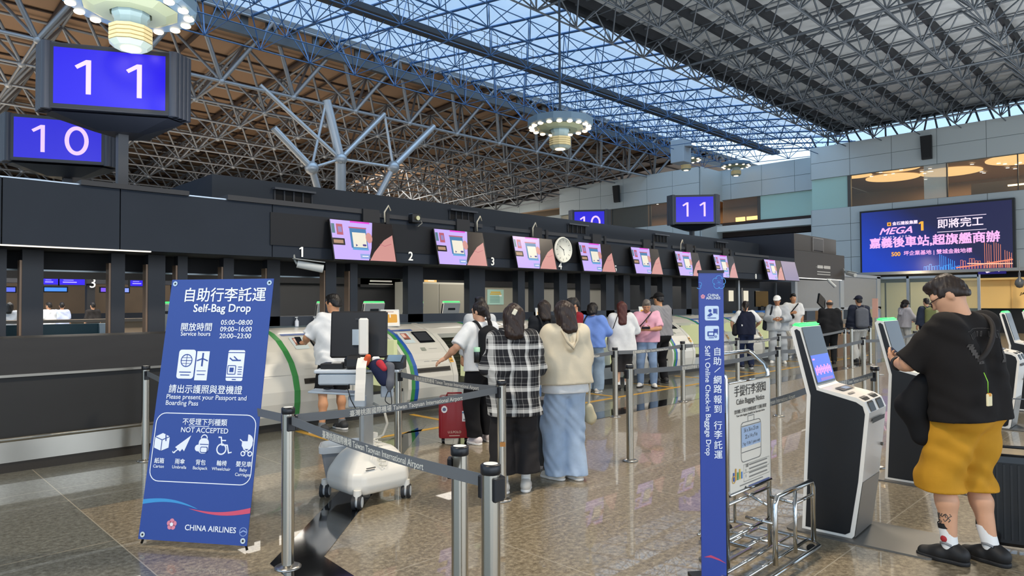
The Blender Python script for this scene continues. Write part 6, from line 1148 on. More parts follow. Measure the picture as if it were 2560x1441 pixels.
def backpack(p, label, mat, w=.13, z0=.98, z1=1.36, d=.06, y=-.19, lab=None, strap=None, pocket=True):
    T = p['T']; Q = [('c', T((sx*w*.55, y, z)), T((sx*w*.55, y, zz)), d, d*.95, {'s': (1, 1, 1), 'k': .05}) for sx in (-1, 1) for z, zz in ((z0+.05, z1-.06),)]+[('c', T((0, y, z0+.05)), T((0, y, z1-.03)), d, d, {'k': .05})]
    if pocket: Q.append(('c', T((-.04, y-.05, z0+.07)), T((.04, y-.05, z0+.14)), .035, .03, {'k': .02}))
    ex = []
    for sd in (-1, 1): ex.append(('strap', B().tube(smooth([T((sd*.07, y+.03, z1-.03)), T((sd*.1, -.06, 1.47)), T((sd*.115, .06, 1.43)), T((sd*.125, .145, 1.33)), T((sd*.15, .14, 1.2)), T((sd*.17, .05, 1.08)), T((sd*.1, y+.03, z0+.08))]), .017, 8), strap or mat))
    ex.append(('carry_loop', B().tube([T((-.03, y+.03, z1)), T((-.02, y+.02, z1+.03)), T((.02, y+.02, z1+.03)), T((.03, y+.03, z1))], .008, 6), strap or mat))
    if lab: ex.append(lab)
    return worn(p, 'backpack', label, 'backpack', Q, mat, .011, ex)
def plaid():
    m = bpy.data.materials.new('plaid_cloth'); m.use_nodes = True; nt = m.node_tree; N = nt.nodes; Lk = nt.links; p = N['Principled BSDF']; p.inputs['Roughness'].default_value = .9; tc = N.new('ShaderNodeTexCoord'); sp = N.new('ShaderNodeSeparateXYZ'); Lk.new(tc.outputs['Object'], sp.inputs[0])
    def stripes(sock, per, phase):
        a = N.new('ShaderNodeMath'); a.operation = 'MULTIPLY_ADD'; a.inputs[1].default_value = 1/per; a.inputs[2].default_value = phase; Lk.new(sock, a.inputs[0]); f = N.new('ShaderNodeMath'); f.operation = 'FRACT'; Lk.new(a.outputs[0], f.inputs[0])
        r = N.new('ShaderNodeValToRGB'); r.color_ramp.interpolation = 'CONSTANT'; e = r.color_ramp.elements; e[0].position = 0; e[0].color = (0, 0, 0, 1); e[1].position = .06; e[1].color = (.45, .45, .45, 1)
        for ps, c in ((.09, 0.), (.42, 1.), (.60, .3), (.64, .9), (.67, .0), (.8, .35), (.83, 0.)): k = e.new(ps); k.color = (c, c, c, 1)
        Lk.new(f.outputs[0], r.inputs[0]); return r.outputs[0]
    ay = N.new('ShaderNodeMath'); ay.operation = 'MULTIPLY_ADD'; ay.inputs[1].default_value = .55; Lk.new(sp.outputs['Y'], ay.inputs[0]); Lk.new(sp.outputs['X'], ay.inputs[2])
    sx, sz = stripes(ay.outputs[0], .15, .2), stripes(sp.outputs['Z'], .19, .55); mx = N.new('ShaderNodeMix'); mx.data_type = 'FLOAT'; mx.inputs[0].default_value = .5; Lk.new(sx, mx.inputs[2]); Lk.new(sz, mx.inputs[3])
    r = N.new('ShaderNodeValToRGB'); e = r.color_ramp.elements; e[0].position = .08; e[0].color = (*srgb('1b1b1f'), 1); e[1].position = .85; e[1].color = (*srgb('e4e2dc'), 1); Lk.new(mx.outputs[0], r.inputs[0]); Lk.new(r.outputs[0], p.inputs['Base Color']); return m
def denim(col): return M(col, .85, 0, 0, .22, 9, 0, .2, .25)
WH = cloth('dcdedf'); 
def gp(px, py): g = G(px, py); return g.x, g.y
# ---- man in black T-shirt and mustard shorts (nearest, right)
man = person('man in a black T-shirt and mustard yellow shorts looking down at his phone', 4.93, 1.0, 72, 1.76, 1.22, (32, 26), 4, ((-.10, .06, 14), (.10, -.06, 2)), ((-.12, .36, 1.15), (-1, -.35, -.6), (.7, .1, .7), (.6, .75, .25)), ((.14, .36, 1.14), (1, -.3, -.5), (-.8, .1, .5), (-.5, .8, .2)), 'd3a07f', .0095,
    dict(mat=cloth('1b1817', .9, .1), ease=.024, hem=.845, sleeve=1.0, fold=.009, ff=28), dict(mat=cloth('c08a24', .8, .1), ease=.04, cut=.415, name='shorts', fold=.012, ff=26, flare=.05), ('short', '2c211b'), ('101012', '131315'), (M('e8e8e6', .8), .14), .05, .95)
s_ = man['s']; Hd = man['Hd']; o = man['o']
q = B()
for sd in (-1, 1): q.tube([Hd((sd*.03+.026*math.cos(a), .108+(.0 if abs(math.cos(a)) < .8 else -.006), 1.605+.02*math.sin(a)))*s_ for a in [2*math.pi*i/18 for i in range(18)]], .0025, 6, closed=True); q.tube([Hd((sd*.056, .10, 1.612))*s_, Hd((sd*.078, .02, 1.61))*s_, Hd((sd*.08, -.03, 1.595))*s_], .0028, 6)
q.tube([Hd((-.006, .11, 1.61))*s_, Hd((0, .112, 1.614))*s_, Hd((.006, .11, 1.61))*s_], .0025, 6)
gl = thing('spectacles', 'dark-rimmed spectacles on the man in yellow shorts', 'glasses', o.location, o.rotation_euler.z); q.obj('frame', M('2a1512', .3), gl)
T = man['T']; e, w, _ = man['arms'][-1]; e2, w2, _ = man['arms'][1]; pc = (Vector(w)+Vector(w2))/2+Vector((0, .085, .045))
ph = thing('mobile_phone', 'dark phone in the hands of the man in yellow shorts', 'phone', wpt(man, pc), o.rotation_euler.z); ph.rotation_euler.x = .7; B().box((0, 0, 0), (.075, .15, .009), None, None, .004).obj('case', M('131318', .3), ph); s = Sheet(basis((1, 0, 0), (0, 0, 1), (0, 0, .0048))); s.rect(0, 0, .066, .138, E('2a3350', .25), .0006); s.obj('screen', ph)
wa = thing('wrist_strap', 'black watch strap on the near wrist of the man in yellow shorts', 'watch', o.location, o.rotation_euler.z); d = (Vector(w)-Vector(e)).normalized(); c_ = Vector(w)-d*.035; u_ = d.cross(Vector((0, 0, 1))).normalized(); v_ = d.cross(u_); B().tube([(c_+(u_*math.cos(a)+v_*math.sin(a))*.036)*s_ for a in [2*math.pi*i/20 for i in range(20)]], .011, 8, closed=True).obj('strap', M('17171a', .5), wa)
worn(man, 'shoulder_bag', 'large black soft bag hanging at the front hip of the man in yellow shorts', 'bag', [('c', T((-.17, .14, 1.06)), T((-.21, .20, .92)), .07, .085, {'k': .05}), ('c', T((-.21, .20, .92)), T((-.19, .17, .76)), .085, .06, {'k': .05}), ('c', T((-.1, .2, 1.02)), T((-.12, .24, .85)), .06, .06, {'k': .05})], cloth('121214', .8), .011, [('strap', B().tube(smooth([T((-.2, .12, 1.08)), T((-.215, -.05, 1.13)), T((-.12, -.150, 1.2)), T((0, -.155, 1.29)), T((.09, -.125, 1.39)), T((.13, -.05, 1.455)), T((.12, .06, 1.44)), T((.05, .15, 1.32)), T((-.08, .22, 1.1))]), .014, 8), M('1a1412', .8))], folds(.008, 22, 3))
ch = thing('bag_charm', 'orange and white charm on a green cord at the back of the black shirt', 'charm', o.location, o.rotation_euler.z); a0 = T((-.16, -.19, 1.13)); B().tube([a0*s_, (a0+Vector((0, -.02, -.05)))*s_, (a0+Vector((0, -.02, -.11)))*s_], .0025, 6).obj('cord', M('8fd43f', .5), ch); B().box((a0+Vector((0, -.025, -.15)))*s_, (.045, .012, .07), None, None, .005).obj('tag', M('efe0b4', .5), ch); B().box((a0+Vector((0, -.025, -.122)))*s_, (.03, .014, .02), None, None, .005).obj('tag_top', M('e8a23c', .5), ch)
shirt = [c for c in o.children if c.name.startswith('shirt')][0]; PR_ = M('443f3b', .8)
bk_ = bpy.data.objects.new('back_print', None)
# faint grey lettering and figures printed across the back
def on_back(u, z): 
    hit, loc, nor, _ = shirt.ray_cast(Vector((u, -1, z))/1, Vector((0, 1, 0)))
    return (loc, nor) if hit else (Vector((u, -.2, z)), Vector((0, -1, 0)))
q = B()
def bpoly(pts):
    vs = []
    for a, b_ in pts: l_, n_ = on_back(a, b_); vs.append((l_+n_*.003)*s_)
    q.add(vs, [list(range(len(vs)))])
for k in range(11):
    a = -.135+.027*k; zc = 1.335+.018*math.cos((k-5)*.3)
    if k == 6: continue
    for bit in ((0, 0, .004, .03), (.008, .0, .004, .03), (.004, .013, .008, .005), (.004, -.013, .008, .004))[:4 if k % 2 else 3]: bpoly([(a+bit[0]-bit[2]/2, zc+bit[1]-bit[3]/2), (a+bit[0]+bit[2]/2, zc+bit[1]-bit[3]/2), (a+bit[0]+bit[2]/2, zc+bit[1]+bit[3]/2), (a+bit[0]-bit[2]/2, zc+bit[1]+bit[3]/2)])
for sg in (-1, 1):
    for j in range(7): a = sg*(.165-.008*j); z_ = 1.29-.016*j; bpoly([(a-.022+.004*(j % 3), z_-.009), (a+.02-.006*(j % 2), z_-.007), (a+.024, z_+.007), (a-.014, z_+.009)])
for k in range(14): a = -.15+.3*k/13; zc = 1.365+.02*math.cos((k-6.5)*.22); bpoly([(a-.011, zc-.002), (a+.011, zc-.002), (a+.011, zc+.001), (a-.011, zc+.001)])
q.obj('back_print', PR_, shirt, fix=False).scale = (1/s_,)*3
sock = [c for c in o.children if c.name.startswith('sock')]
for k_, sk in enumerate(sock[:2]):
    sd = -1 if k_ == 0 else 1; a = man['legs'][sd][2]; kk = man['legs'][sd][1]; d = (kk-a).normalized(); u_ = d.cross(Vector((0, 1, 0))).normalized(); v_ = d.cross(u_)
    if k_ == 0:
        q = B()
        vs = [(a+d*(z_)+(u_*math.cos(t_)+v_*math.sin(t_))*(.0475)) for z_ in (.115, .145) for t_ in [2*math.pi*i/24 for i in range(24)]]; q.add(vs, [[i, (i+1) % 24, 24+(i+1) % 24, 24+i] for i in range(24)]); q.obj('dark_cuff', M('17171a', .8), sk)
        B().sphere(a+Vector((-.042, .012, .055)), (.012, .02, .02), None, 10, 6).obj('red_spot', M('a8232a', .7), sk)
    B().tube([a+Vector((-.047, .03, .03)), a+Vector((-.05, 0, .035)), a+Vector((-.04, -.03, .025))], .007, 6).obj('grey_stripe', M('8b8d90', .7), sk)
q = B(); a = man['legs'][-1][2]; kk = man['legs'][-1][1]; random.seed(2)
body = [c for c in o.children if c.name.startswith('body')][0]
for j in range(16):
    th = math.radians(150+random.uniform(-60, 60)); z_ = .255+random.uniform(-.028, .028); c_ = a.lerp(kk, (z_-.085)/.42)
    pts = []
    for i in range(6):
        th2 = th+i*.16*random.choice((1, .6)); zz = z_+.012*math.sin(i*1.6+j); org = Vector((c_.x+.3*math.cos(th2), c_.y+.3*math.sin(th2), zz)); hit, loc, nor, _ = body.ray_cast(org, Vector((c_.x, c_.y, zz))-org)
        if hit: pts.append(loc+nor*.0005)
    if len(pts) > 2: q.tube(pts, .0026, 5)
q.obj('calf_tattoo', M('4a4642', .6), body)
# ---- woman in plaid shirt
pl = person('woman in a black and white plaid shirt and wide dark trousers, seen from behind', 4.09, 4.11, 50, 1.575, 1.0, (6, 0), 0, ((-.1, -.02, 6), (.11, .02, -10)), ((-.13, .27, 1.14), (-.6, -.5, -1), (.8, 0, .6), (.5, .8, .2)), ((.13, .28, 1.16), (.6, -.5, -1), (-.8, 0, .6), (-.5, .8, .2)), 'cf9f80', .0105,
    dict(mat=plaid(), ease=.03, hem=.70, sleeve=1.9, fold=.010, ff=24, collar=True), dict(mat=cloth('2c2a2b', .9, .12), ease=.036, flare=.055, cut=.17, fold=.010, ff=24), ('mid', '2a1b14'), ('d9d4cc', 'f0eeea'), (M('e8e8e4', .8), .12))
HdP = pl['Hd']; cl = thing('hair_clip', 'pale hair clip at the back of the plaid-shirted woman', 'hair clip', pl['o'].location, pl['o'].rotation_euler.z); sp = pl['s']
B().box(HdP((0, -.135, 1.63))*sp, (.035, .018, .05), None, Matrix.Rotation(.5, 3, 'Y'), .007).obj('clip', M('e2dcc4', .4), cl)
# ---- woman in cream hooded top and pale jeans
hd = person('woman in a cream hooded sweatshirt and loose pale blue jeans, seen from behind', 4.69, 4.05, 66, 1.60, 1.0, (8, 8), 2, ((-.09, .03, 30), (.09, -.03, 10)), ((-.12, .27, 1.16), (-.6, -.4, -1), (.8, 0, .6), (.6, .8, .2)), ((.12, .27, 1.14), (.6, -.4, -1), (-.8, 0, .6), (-.6, .8, .2)), 'd6a888', .0105,
    dict(mat=cloth('cfc4ad', .95, .06), ease=.045, hem=.92, sleeve=1.95, hood=True, fold=.013, ff=24, name='hooded_top'), dict(mat=denim('a9bdd6'), ease=.036, flare=.036, cut=.05, topz=.89, fold=.012, ff=24, name='jeans'), ('mid', '2b1d18'), ('d6d0c4', 'efece6'))
T = hd['T']; o2 = skin_obj('white_undershirt', [_mesh_from_field([('c', (-.09, -.012, .86), (-.09, 0, 1.0), .155, .14, {'s': (1, 1.1, 1), 'k': .05}), ('c', (.09, -.012, .86), (.09, 0, 1.0), .155, .14, {'s': (1, 1.1, 1), 'k': .05})], .0105, folds(.006, 18, 5), [((0, 0, .84), (0, 0, -1)), ((0, 0, 1.0), (0, 0, 1))])], WH, hd['o']); o2.scale = (hd['s'],)*3
B().tube([T((-.085, -.12, 1.43)), T((-.055, -.175, 1.33)), T((0, -.195, 1.26)), T((.055, -.175, 1.33)), T((.085, -.12, 1.43))], .012, 8).obj('hood_seam', cloth('b9ae98', .95), hd['o']).scale = (hd['s'],)*3
worn(hd, 'tote_bag', 'cream cloth bag with strap hanging right of the hooded top', 'bag', [('c', (.27, .05, .66), (.30, .06, .56), .05, .055, {'k': .04}), ('c', (.30, .06, .56), (.33, .1, .50), .05, .02, {'k': .04})], cloth('cbbf9f', .9), .01, [('strap', B().tube(smooth([(.17, .0, 1.36), (.235, -.02, 1.2), (.27, .02, .9), (.275, .05, .68)]), .012, 8), cloth('d8ceb8', .9))])
# ---- woman with black backpack at the second opening
x, y = gp(1205, 1108)
p = person('woman in a white T-shirt with arms spread at the bag drop opening', x, y, 80, 1.60, 1.02, (4, 18), 3, ((-.1, -.02, 5), (.12, .04, -12)), ((-.40, .20, 1.03), (-.5, -.5, -.4), (.1, .1, -1), (-.7, .3, -.4)), ((-.02, .42, 1.24), (1, -.3, -.5), (-.5, .2, -.8), (-.4, .9, .1)), 'd3a284', .011,
    dict(mat=WH, ease=.028, hem=.88, sleeve=.95, fold=.008, ff=15), dict(mat=cloth('17171a', .9), ease=.03, flare=.015, cut=.09), ('tail', '1e1512'), ('e3d9d9', 'f4f2ee'), None, 0, .8)
backpack(p, 'black backpack with a pale green bottle on the woman at the opening', cloth('17181a', .8), .12, .95, 1.38, .075, -.18)
T = p['T']; bt_ = thing('water_bottle', 'dark bottle with a pale green lid in the side pocket of the black backpack', 'bottle', wpt(p, T((-.17, -.17, 1.05))), p['o'].rotation_euler.z); B().lathe([(0, 0), (.034, .0), (.036, .12), (.03, .13), (0, .13)], (0, 0, -.06), 14).obj('bottle', M('23282b', .3), bt_); B().lathe([(.036, .12), (.036, .17), (0, .172)], (0, 0, -.06), 14).obj('lid', M('a8d8b8', .4), bt_)
# ---- person with hood and backpack behind her
x, y = 6.35, 7.05
p = person('dark-haired person with grey hood behind the woman with the backpack', x, y, 70, 1.66, 1., (0, 0), 0, top=dict(mat=cloth('b8bcc0', .95), ease=.03, hem=.86, sleeve=1.9, hood=True), bot=dict(mat=cloth('26262a'), cut=.09), hair=('short', '191513'), shoes=('2a2a2c', '3a3a3c'))
backpack(p, 'dark backpack over the grey hood behind the woman at the opening', cloth('1d1f23', .8), .12, 1.0, 1.38, .06)
# ---- man at the first unit
x, y = gp(838, 1078)
p = person('man in a white shirt and dark shorts at the first bag drop unit', x, y, 84, 1.70, 1.02, (10, 22), 2, ((-.2, -.06, 35), (.12, .06, 10)), ((-.26, .32, 1.10), (-1, -.3, -.7), (.4, .2, -.8), (-.5, .85, 0)), None, 'c9936e', .012, dict(mat=WH, ease=.035, hem=.84, sleeve=.95, fold=.013), dict(mat=cloth('15161a'), ease=.035, cut=.50, flare=.03, name='shorts'), ('short', '15110f'), ('35373a', 'e8e8e8'), (M('6f7377', .8), .05), 0, .6)
for sh in [c for c in p['o'].children if c.name.startswith('shoe')]:
    sd = -1 if sh.name.split('.')[0] and sh is [c for c in p['o'].children if c.name.startswith('shoe')][0] else 1; a = p['legs'][sd][2]; q = Matrix.Rotation(math.radians(p['legs'][sd][3]), 3, 'Z')
    for k in range(3): B().tube([Vector((a.x, a.y, 0))+q @ Vector((xx*.046, .03+.028*k, .03+.03*(1-abs(xx)*.6))) for xx in (-1.0, -.7, -.4)], .005, 6).obj('white_stripe', LET, sh)
B().slab([(-.03, -.05, 0), (.03, -.05, 0), (.03, .05, 0), (-.03, .05, 0)], (0, 0, .01)) if 0 else 0
w_ = p['arms'][-1][1]; ph = thing('mobile_phone', 'dark phone held by the man at the first bag drop unit', 'phone', wpt(p, Vector(w_)+Vector((-.05, .09, .03))), p['o'].rotation_euler.z); ph.rotation_euler.x = .6; B().box((0, 0, 0), (.075, .15, .01), None, None, .004).obj('case', M('1a1b20', .4), ph)
# ---- staff and travellers at the next units
p = person('woman with dark wavy hair and black top behind the plaid shirt', 7.45, 6.85, 60, 1.62, 1., (5, 0), 0, top=dict(mat=cloth('1f2228'), ease=.02, hem=.88, sleeve=1.9), bot=dict(mat=denim('5b7396'), cut=.08, name='jeans'), hair=('mid', '241811'))
backpack(p, 'black backpack on the woman with wavy dark hair', cloth('16181c', .8), .11, 1.05, 1.36, .05)
p = person('staff member in a maroon shirt and face mask beside the bag drop', 8.25, 6.9, 150, 1.66, 1., (14, 0), 2, L=((-.12, .3, 1.1), (-1, -.4, -.6)), R=((.12, .32, 1.08), (1, -.4, -.6)), top=dict(mat=cloth('84202c', .85), ease=.018, hem=.9, sleeve=.9, collar=True), bot=dict(mat=cloth('17181c'), cut=.09), hair=('short', '17120f'), shoes=('151515', '202020'), face_on=True)
mk = skin_obj('face_mask', [_mesh_from_field([('e', p['Hd']((0, .07, 1.545)), (.052, .045, .045), {'R': [[p['HQ'][i][j] for j in range(3)] for i in range(3)]})], .007)], M('c9ccc8', .8), p['o']); mk.scale = (p['s'],)*3
# ---- bob-haired woman in light blue
x, y = gp(1482, 982)
p = person('woman with black bob hair in a light blue blouse holding papers', x, y, 22, 1.58, .98, (12, 0), 2, ((-.1, .02, 5), (.1, .0, -5)), ((-.1, .3, 1.12), (-1, -.3, -.7), (.6, .1, .6)), ((.12, .3, 1.12), (1, -.3, -.7), (-.6, .1, .6)), 'd6a888', .014, dict(mat=cloth('6f8fd6', .85), ease=.035, hem=.86, sleeve=1.8, fold=.009), dict(mat=denim('8fa3b8'), ease=.035, flare=.03, cut=.06, name='jeans'), ('bob', '15110f'), ('d8d4cc', 'f0eeea'))
T = p['T']; worn(p, 'shoulder_bag', 'dark brown shoulder bag on the back of the woman in light blue', 'bag', [('c', (-.24, -.10, 1.12), (-.22, -.12, .86), .07, .085, {'k': .05}), ('c', (-.17, -.16, 1.1), (-.14, -.18, .88), .05, .07, {'k': .05})], cloth('2a2522', .7), .012, [('strap', B().tube(smooth([(-.22, -.12, 1.1), T((-.12, -.14, 1.38)), T((-.09, 0, 1.465)), T((-.1, .14, 1.34)), (-.2, .1, 1.08)]), .014, 8), cloth('23262e', .7))])
ph = thing('document', 'white paper held by the woman in light blue', 'paper', wpt(p, (.02, .42, 1.2)), p['o'].rotation_euler.z); ph.rotation_euler.x = .9; B().box((0, 0, 0), (.2, .15, .003)).obj('sheet', LET, ph)
# ---- long-haired woman in white and dark shorts
x, y = gp(1556, 977)
p = person('woman with long reddish brown hair, oversized white T-shirt and dark culottes', x, y, 40, 1.60, .98, (10, 6), 0, ((-.08, .0, 5), (.08, .0, -5)), ((-.12, .28, 1.12), (-1, -.4, -.6)), ((.12, .28, 1.12), (1, -.4, -.6)), 'd8aa8c', .014, dict(mat=WH, ease=.042, hem=.76, sleeve=1.1, fold=.01), dict(mat=cloth('2f2d2e'), ease=.03, skirt=False, flare=.05, cut=.36, name='culottes'), ('long', '4a2019'), ('161618', '1c1c1e'), (M('ececea', .8), .16))
T = p['T']; worn(p, 'shoulder_bag', 'small dark bag at the left hip of the long-haired woman', 'bag', [('c', (-.23, .06, 1.0), (-.23, .08, .9), .05, .055, {'k': .04})], cloth('23242a', .7), .012, [('strap', B().tube(smooth([(-.24, .05, 1.0), T((-.16, -.15, 1.25)), T((-.09, -.12, 1.44)), T((-.07, .02, 1.46)), T((-.08, .16, 1.3)), (-.2, .13, 1.0)]), .009, 6), cloth('1c1d22', .7))])
# ---- elderly man in pink
x, y = gp(1618, 968)
p = person('elderly man in a pink polo shirt and blue jeans looking at his phone', x, y, 212, 1.64, 1.12, (30, 4), 2, ((-.13, .04, 14), (.13, .0, -14)), ((-.07, .30, 1.13), (-1, -.2, -.8), (.8, .1, .5), (.6, .8, .1)), ((.07, .30, 1.13), (1, -.2, -.8), (-.8, .1, .5), (-.6, .8, .1)), 'c08a68', .0125, dict(mat=cloth('dfa9bd', .85, .06), ease=.022, hem=.88, sleeve=.9, collar=True, fold=.011), dict(mat=denim('7d94b4'), ease=.02, cut=.07, name='jeans'), ('short', '6f6860'), ('d9d7d2', '26262a'), None, .035, .9, face_on=True)
T = p['T']; worn(p, 'crossbody_bag', 'black crossbody bag at the side of the man in pink', 'bag', [('c', (.24, .04, .98), (.26, .05, .84), .045, .06, {'k': .04})], cloth('17171a', .6), .012, [('strap', B().tube(smooth([(.25, .07, .98), T((.16, .15, 1.15)), T((.03, .175, 1.3)), T((-.08, .09, 1.44)), T((-.1, -.02, 1.46)), T((-.02, -.15, 1.34)), (.2, -.08, 1.0)]), .011, 6), M('1a1a1c', .6))])
ph = thing('mobile_phone', 'dark phone in both hands of the man in pink', 'phone', wpt(p, (.0, .41, 1.17)), p['o'].rotation_euler.z); ph.rotation_euler.x = .6; B().box((0, 0, 0), (.15, .075, .01), None, None, .004).obj('case', M('23252b', .3), ph)
# ---- man with black cap behind him
x, y = gp(1652, 959)
person('man with black cap and grey T-shirt half hidden behind the man in pink', x, y, 75, 1.76, 1.15, (6, 0), 3, ((-.12, .0, 5), (.12, .02, -10)), ((-.14, .3, 1.1), (-1, -.4, -.6)), ((.16, .3, 1.1), (1, -.4, -.6)), 'c9966f', .014, dict(mat=cloth('86868a', .9), ease=.025, hem=.9, sleeve=.95), dict(mat=cloth('17171a'), ease=.025, cut=.08), ('short', '1a1512', 'cap', cloth('121214', .8)), ('2a2a2c', '3a3a3c'))
# ---- far group by the blue counter
x, y = gp(1866, 921)
p = person('staff woman in a navy vest over a white shirt, seen from behind', x, y, 38, 1.60, 1.02, (6, -12), 2, ((-.12, .02, 25), (.12, .0, -5)), ((-.3, .1, .95), (-1, -.4, 0)), ((.3, .25, 1.05), (1, -.3, -.6)), 'd0a080', .016, dict(mat=WH, ease=.02, hem=.92, sleeve=.9), dict(mat=denim('1d2744'), ease=.025, cut=.07, name='jeans'), ('tail', '1c1412'), ('1c2030', 'd8d8d8'))
T = p['T']; vs_ = skin_obj('navy_vest', [_mesh_from_field([q for sd in (-1, 1) for q in (('c', T((sd*.085, 0, .85)), T((sd*.09, 0, 1.3)), 0.162, .152, {'s': (1, 1.1, 1), 'k': .05}), ('c', T((sd*.05, -.01, 1.37)), T((sd*.11, -.01, 1.39)), .095, .08, {'k': .04}))]+[('e', T((0, .02, 1.49)), (.07, .08, .07), {'k': .01}, '-')], .016, folds(.005, 18, 2), [((0, 0, .86), (0, 0, -1))])], cloth('1a1f33', .85), p['o']); vs_.scale = (p['s'],)*3
worn(p, 'shoulder_bag', 'black handbag under the left arm of the staff woman in navy', 'bag', [('c', (-.28, -.02, 1.08), (-.27, .0, .9), .05, .08, {'k': .05})], cloth('1b1d22', .7), .014, [('strap', B().tube(smooth([(-.28, -.06, 1.06), T((-.15, -.05, 1.45)), T((-.15, .04, 1.44)), (-.28, .06, 1.06)]), .012, 6), cloth('1b1d22', .7))])
x, y = gp(1945, 908)
p = person('man in a white cap and light grey suit over a white T-shirt', x, y, 206, 1.73, 1.1, (14, -8), 0, ((-.13, .04, 15), (.13, .03, -15)), ((-.06, .28, 1.12), (-1, -.2, -.8)), ((.07, .28, 1.12), (1, -.2, -.8)), 'b98463', .015, dict(mat=cloth('aab0b6', .85), ease=.04, hem=.82, sleeve=1.85, fold=.008, name='jacket'), dict(mat=cloth('aab0b6', .85), ease=.035, flare=.02, cut=.07), ('short', '2a2320', 'cap', cloth('e6e8e8', .8)), ('e4e2dc', 'f2f0ec'), None, 0, .9, face_on=True)
q = skin_obj('white_t_shirt', [_mesh_from_field([('c', (-.045, .085, .86), (-.045, .085, 1.33), .085, .066, {'k': .04}), ('c', (.045, .085, .86), (.045, .085, 1.33), .085, .066, {'k': .04}), ('c', (0, .06, 1.38), (0, .06, 1.42), .06, .05, {'k': .04})], .014, folds(.004, 18, 4), [((0, 0, .86), (0, 0, -1))])], WH, p['o']); q.scale = (p['s'],)*3
T = p['T']; worn(p, 'shoulder_bag', 'dark bag on the right shoulder of the man in the grey suit', 'bag', [('c', (.3, .0, 1.08), (.3, .02, .9), .05, .07, {'k': .05})], cloth('20242c', .7), .014, [('strap', B().tube(smooth([(.3, -.04, 1.08), T((.14, -.08, 1.45)), T((.13, .1, 1.42)), T((.17, .15, 1.25)), (.29, .06, 1.05)]), .022, 6), cloth('20242c', .7))])
x, y = gp(1988, 896)
p = person('young man in a white T-shirt with a black chest bag behind the grey suit', x+.15, y+.1, 205, 1.80, 1.05, (4, 12), 0, L=((-.2, .1, .85), (-1, -.5, 0)), R=((.05, .25, 1.2), (1, -.4, -.6)), skin='c08c68', vox=.016, top=dict(mat=WH, ease=.025, hem=.88, sleeve=.95), bot=dict(mat=cloth('b0b4ba'), ease=.03, cut=.08), hair=('short', '14110f'), face_on=True)
T = p['T']; worn(p, 'crossbody_bag', 'black chest bag on the young man in white', 'bag', [('c', (.08, .16, 1.18), (.02, .16, 1.1), .05, .05, {'k': .04})], cloth('151619', .7), .014, [('strap', B().tube(smooth([(.08, .16, 1.2), T((.0, .165, 1.3)), T((-.11, .08, 1.44)), T((-.12, -.04, 1.45))]), .016, 6), cloth('151619', .7))])
x, y = 18.6, 7.55
person('balding man in a black suit, seen from behind', 18.0, 6.62, 30, 1.63, 1.12, (6, 0), 0, skin='b98a6a', vox=.016, top=dict(mat=cloth('17181b', .8), ease=.03, hem=.8, sleeve=1.95, collar=True, name='jacket'), bot=dict(mat=cloth('17181b', .8), ease=.025, cut=.07), hair=('bald', '3a332e'), shoes=('121212', '1a1a1a'))
p = person('man in a navy jacket with a grey backpack by the arm screen', 19.0, 6.25, 40, 1.72, 1.08, (4, 0), 0, skin='b98a6a', vox=.016, top=dict(mat=cloth('1b2233', .8), ease=.03, hem=.86, sleeve=1.95), bot=dict(mat=cloth('b8b8b4'), ease=.03, cut=.07), hair=('short', '17130f', 'cap', cloth('1c2030')), shoes=('2a2a2c', '3a3a3c'))
backpack(p, 'grey backpack on the man in the navy jacket', cloth('565a63', .8), .15, .92, 1.38, .08, -.2, None, cloth('44474f', .8))
x, y = gp(2262, 882)
p = person('woman in a dark bucket hat and grey hooded top, turned to the right', x, y, -38, 1.60, 1.05, (10, 0), 3, L=((-.12, .3, 1.05), (-1, -.3, -.6)), R=((.12, .32, 1.05), (1, -.3, -.6)), skin='cf9f80', vox=.017, top=dict(mat=cloth('a9aab4', .95), ease=.035, hem=.82, sleeve=1.9, hood=True, name='hooded_top'), bot=dict(mat=denim('b9bcbc'), ease=.03, cut=.06), hair=('bob', '1c1512', 'bucket', cloth('1f1c1c', .9)))
x, y = gp(2318, 886)
p = person('person in navy trousers carrying a green backpack behind the second kiosk', x, y, 45, 1.66, 1.05, (4, 0), 0, skin='cf9f80', vox=.018, top=dict(mat=cloth('2b3446', .9), ease=.03, hem=.86, sleeve=1.9), bot=dict(mat=cloth('1e2638'), ease=.025, cut=.07), hair=('short', '17130f'), shoes=('d8d8d4', 'efefec'))
backpack(p, 'olive green backpack left of the black shirt', cloth('6a7048', .8), .15, .95, 1.40, .085, -.2)
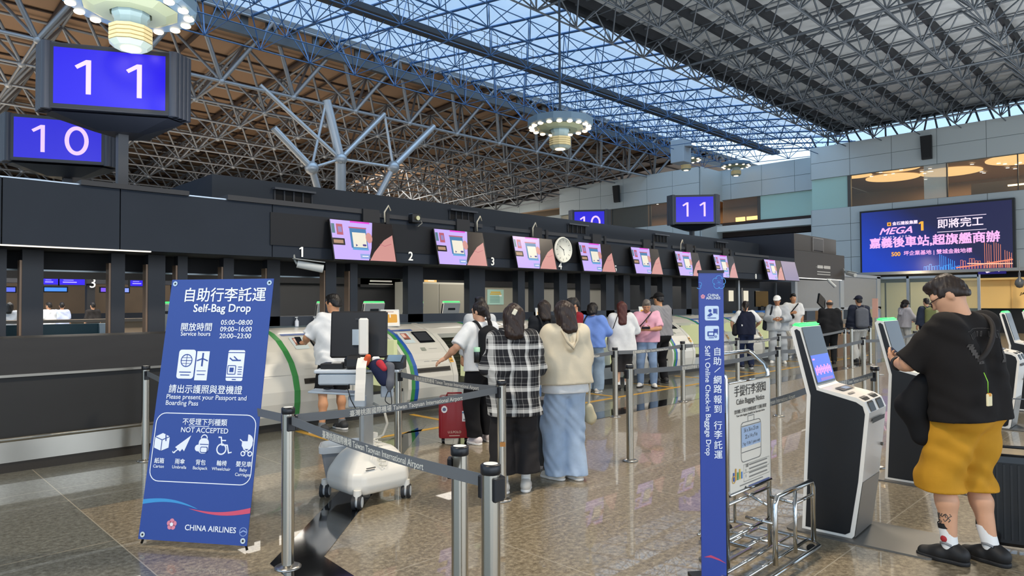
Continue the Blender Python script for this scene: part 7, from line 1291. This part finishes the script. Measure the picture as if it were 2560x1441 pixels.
# ---- people far behind the piers
for (px, fw, lab, c, hr, fc) in ((122, 27, 'far person in a white shirt, left of two behind the wide opening', 'dcdedf', 'short', 120), (155, 27.5, 'far person in a pale blue shirt, right of two behind the wide opening', 'b8c0d8', 'short', 80), (25, 24, 'far person in a white top seen at the left edge between the piers', 'c9c6c4', 'mid', 60), (708, 19, 'far staff person in a light blue vest left of a kiosk back', '6fb6e4', 'mid', 200), (232, 27, 'far person in a black top behind the small grey divider', '2a2624', 'short', 100)):
    d = ray(px, 760); d = d/np.linalg.norm(d[:2]); q_ = CAM+d*fw; person(lab, q_[0], q_[1], fc, 1.66, 1., vox=.022, top=dict(mat=cloth(c), ease=.02, hem=.86, sleeve=.9), bot=dict(mat=cloth('1d1d22'), cut=.07), hair=(hr, '17130f'))
# ---- soft bag lying on the trolley shelf
t = thing('cloth_bag', 'navy, red and grey soft bag hanging over the trolley shelf', 'bag', Vector((3.11, 4.86, 1.07))+ex*.15+ey*-.12, TH-math.pi/2)
skin_obj('navy_cloth', [_mesh_from_field([('c', (-.09, .02, .03), (.03, .0, .03), .04, .045, {'k': .03}), ('c', (-.04, -.03, .03), (.02, -.07, -.06), .05, .05, {'k': .03}), ('c', (.02, -.07, -.02), (.03, -.09, -.1), .045, .03, {'k': .03})], .008, folds(.007, 40, 6))], cloth('1d2440', .8), t)
skin_obj('grey_pouch', [_mesh_from_field([('c', (.075, -.05, .02), (.085, -.09, -.12), .04, .035, {'k': .03}), ('c', (.085, -.09, -.1), (.08, -.1, -.17), .03, .012, {'k': .02})], .008, folds(.005, 40, 8))], cloth('5f6168', .8), t)
skin_obj('red_flap', [_mesh_from_field([('c', (.0, -.075, .05), (.04, -.1, .01), .03, .025, {'k': .02})], .008, folds(.004, 40, 9))], cloth('b0303c', .8), t)
skin_obj('orange_cloth', [_mesh_from_field([('c', (-.12, -.02, .05), (-.1, -.04, .1), .028, .02, {'k': .02})], .008, folds(.004, 40, 10))], cloth('d8603a', .8), t)
B().tube(smooth([(.08, -.1, -.15), (.05, -.11, -.24), (.1, -.11, -.27), (.09, -.1, -.16)]), .004, 6).obj('drawstring', M('17181a', .6), t)
